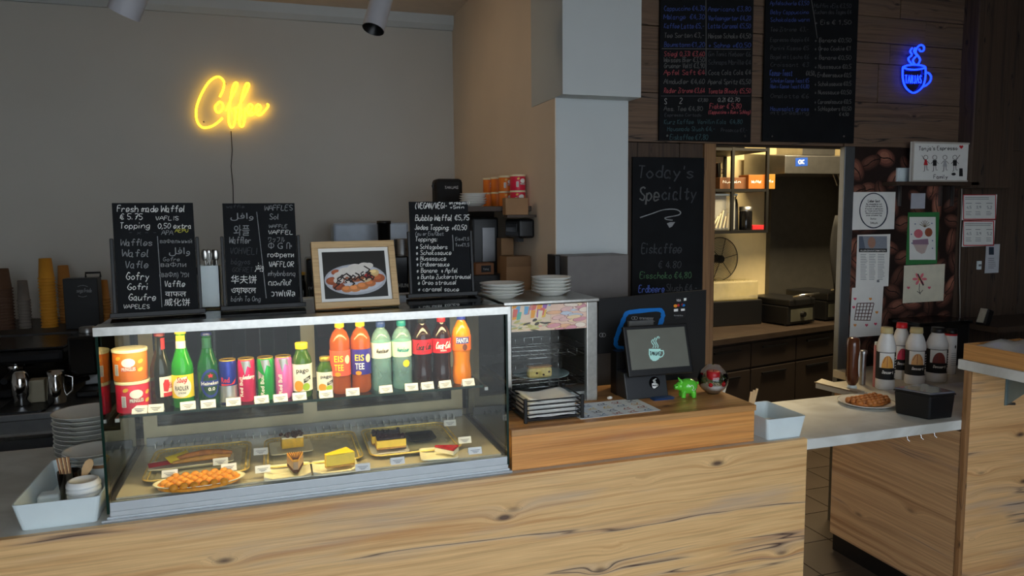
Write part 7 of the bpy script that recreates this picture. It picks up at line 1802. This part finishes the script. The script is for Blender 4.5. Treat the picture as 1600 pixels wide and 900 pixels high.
for i, (x0, x1, y0, y1, yy, col, nm_) in enumerate(((1125, 1172, 277, 293, 4.47, rgb(150, 96, 56), 'brown carton at the front of the middle rack shelf'), (1170, 1196, 273, 293, 4.44, rgb(222, 128, 40), 'orange carton on the middle rack shelf'), (1195, 1211, 272, 292, 4.46, rgb(206, 146, 50), 'yellow orange carton at the rack end'))):
    t = bbox('food_carton', nm_, 'carton', x0, x1, y0, y1, yy, mat('carton_%d' % i, tuple(c_*.4 for c_ in col[:3]), .6), .12, .002, z0=zb2, group='cartons on the rack')
    mb = MB(); hand(mb, ('Nudeln', 'Waffel', 'Mix')[i], x0+4, -(y1-7), 4, .6, (lambda Y_: (lambda x, y: at_y(x, -y, Y_-.001)))(yy), .1, .1, fit=(x1-x0)*.6); mb.build('lettering', wht_ink, t, True)
t = thing('clear_bin', 'clear plastic bin of utensils on the lower rack shelf', 'storage bin', (at_y(1132, 355, 4.5).x, 4.55, za+.0005))
a, b = at_y(1108, 306, 4.46), at_y(1149, 356, 4.46); solid('box', a.x, b.x, 4.46, 4.72, za+.0005, a.z, tinted('milky_plastic', rgb(190, 190, 184), .55), t, .01); solid('lid', a.x-.008, b.x+.008, 4.45, 4.73, a.z+.0005, a.z+.014, white_pl, t, .003)
for i in range(5): MB().tube([(a.x+.02+.03*i, 4.449, za+.02), (a.x+.07+.02*i, 4.449, za+.10+.02*(i % 3))], .006, 6).build('visible_utensil', mat('cream_plastic', rgb(214, 200, 170), .5), t, True)
x = at_y(1165, 340, 4.5).x; t = thing('glass_jar', 'dark glass jar with shiny front on the lower rack shelf', 'jar', (x, 4.5, za+.0005)); MB().lathe([(.042, 0), (.045, .008), (.045, .13), (.04, .135)], 20).build('jar_body', black_gl, t); MB().lathe([(.046, .1355), (.046, .165), (0, .167)], 20).build('lid', steel_dull, t)
x = at_y(1151, 340, 4.5).x; t = thing('hand_blender', 'black upright appliance between bin and jar on the rack', 'appliance', (x, 4.52, za+.0005)); MB().lathe([(.024, 0), (.026, .01), (.02, .18), (.012, .22), (0, .225)], 16).build('body', black, t); MB().tube([(0, 0, .22), (.01, 0, .25), (-.02, 0, .262)], .005, 6).build('spout', black, t)
bbox('red_box', 'flat red box at the end of the lower rack shelf', 'box', 1176, 1196, 352, 359, 4.5, red_ink, .12, .002, z0=za)
# wall fan guard
fx, fz_, fr = at_y(1126, 405, 4.86).x, at_y(1126, 405, 4.86).z, .165
t = thing('wall_fan', 'round wire guarded fan on the kitchen wall', 'fan', (fx, 4.86, fz_))
for i in range(1, 15):
    r_ = fr*i/14; pts = [(fx+r_*math.cos(2*PI*k/40), 4.86+.02*(i/14)**2, fz_+r_*math.sin(2*PI*k/40)) for k in range(40)]; MB().tube(pts, .0018 if i < 14 else .004, 5, True).build('guard_ring', mk, t, True)
for i in range(6):
    a_ = i*PI/3+.2; MB().tube([(fx+.02*math.cos(a_), 4.858, fz_+.02*math.sin(a_)), (fx+fr*math.cos(a_), 4.878, fz_+fr*math.sin(a_))], .0025, 5).build('spoke', mk, t, True)
MB().cyl((fx, 4.855, fz_), (fx, 4.949, fz_), .03, n=16).build('hub', mk, t, True)
# clear storage tub on the worktop left of the grill
a, b = at_y(1118, 440, 4.55), at_y(1178, 478, 4.55)
t = thing('clear_tub', 'clear low plastic tub standing on kitchen worktop below the fan', 'tub', ((a.x+b.x)/2, 4.58, .9005)); z1_ = a.z
zt_b = at_y(1140, 470, 4.5).z; solid('tub_body', a.x-.1, b.x, 4.5, 4.66, zt_b+.0005, z1_, tinted('milky_plastic2', rgb(200, 190, 160), .55), t, .01); t.location.z = zt_b
for ch_ in t.children: ch_.location.z = .9005-zt_b
ob_ = MB().bx(a.x-.15, b.x+.02, 4.48, 4.72, .9005, zt_b).build('black_warming_box', black, bevel=.006); tag(ob_, 'black warming box under the clear tub in the kitchen', 'appliance')
for s_, nm_, m in ((.62, 'red kettle on the kitchen worktop near the pine post', red_ink),):
    p = ks+kd*(.60)+kn*.22; t = thing('kettle', nm_, 'kettle', (p.x, p.y, .9005)); MB().lathe([(.06, 0), (.065, .01), (.06, .10), (.045, .14), (0, .145)], 20).build('vessel', m, t); MB().tube([(.058, 0, .11), (.095, 0, .12), (.095, 0, .05), (.062, 0, .03)], .006, 6).build('handle', chrome, t)
# hanging apron at the steel edge
a, b = at_y(1297, 330, 4.35), at_y(1318, 450, 4.35)
mb = MB(); vs = []
for u in range(9):
    for v in range(8): vs.append((a.x+.22*u/8-.03*math.sin(v*.6), 4.30+.012*math.sin(u*1.6+v*.3), a.z-.03+(b.z-a.z)*v/7))
mb.add(vs, [(u*8+v, (u+1)*8+v, (u+1)*8+v+1, u*8+v+1) for u in range(8) for v in range(7)], True); o_ = mb.build('black_apron', mat('black_fabric', 0)); so = o_.modifiers.new('thick', 'SOLIDIFY'); so.thickness = .006
tag(o_, 'black apron hanging beside the steel edge in the kitchen', 'apron')
MB().tube([(a.x+.11, 4.30, a.z-.03), (a.x+.11, 4.30, at_y(1300, 272, YH).z-.03)], .002, 5).build('neck_strap', black, o_)
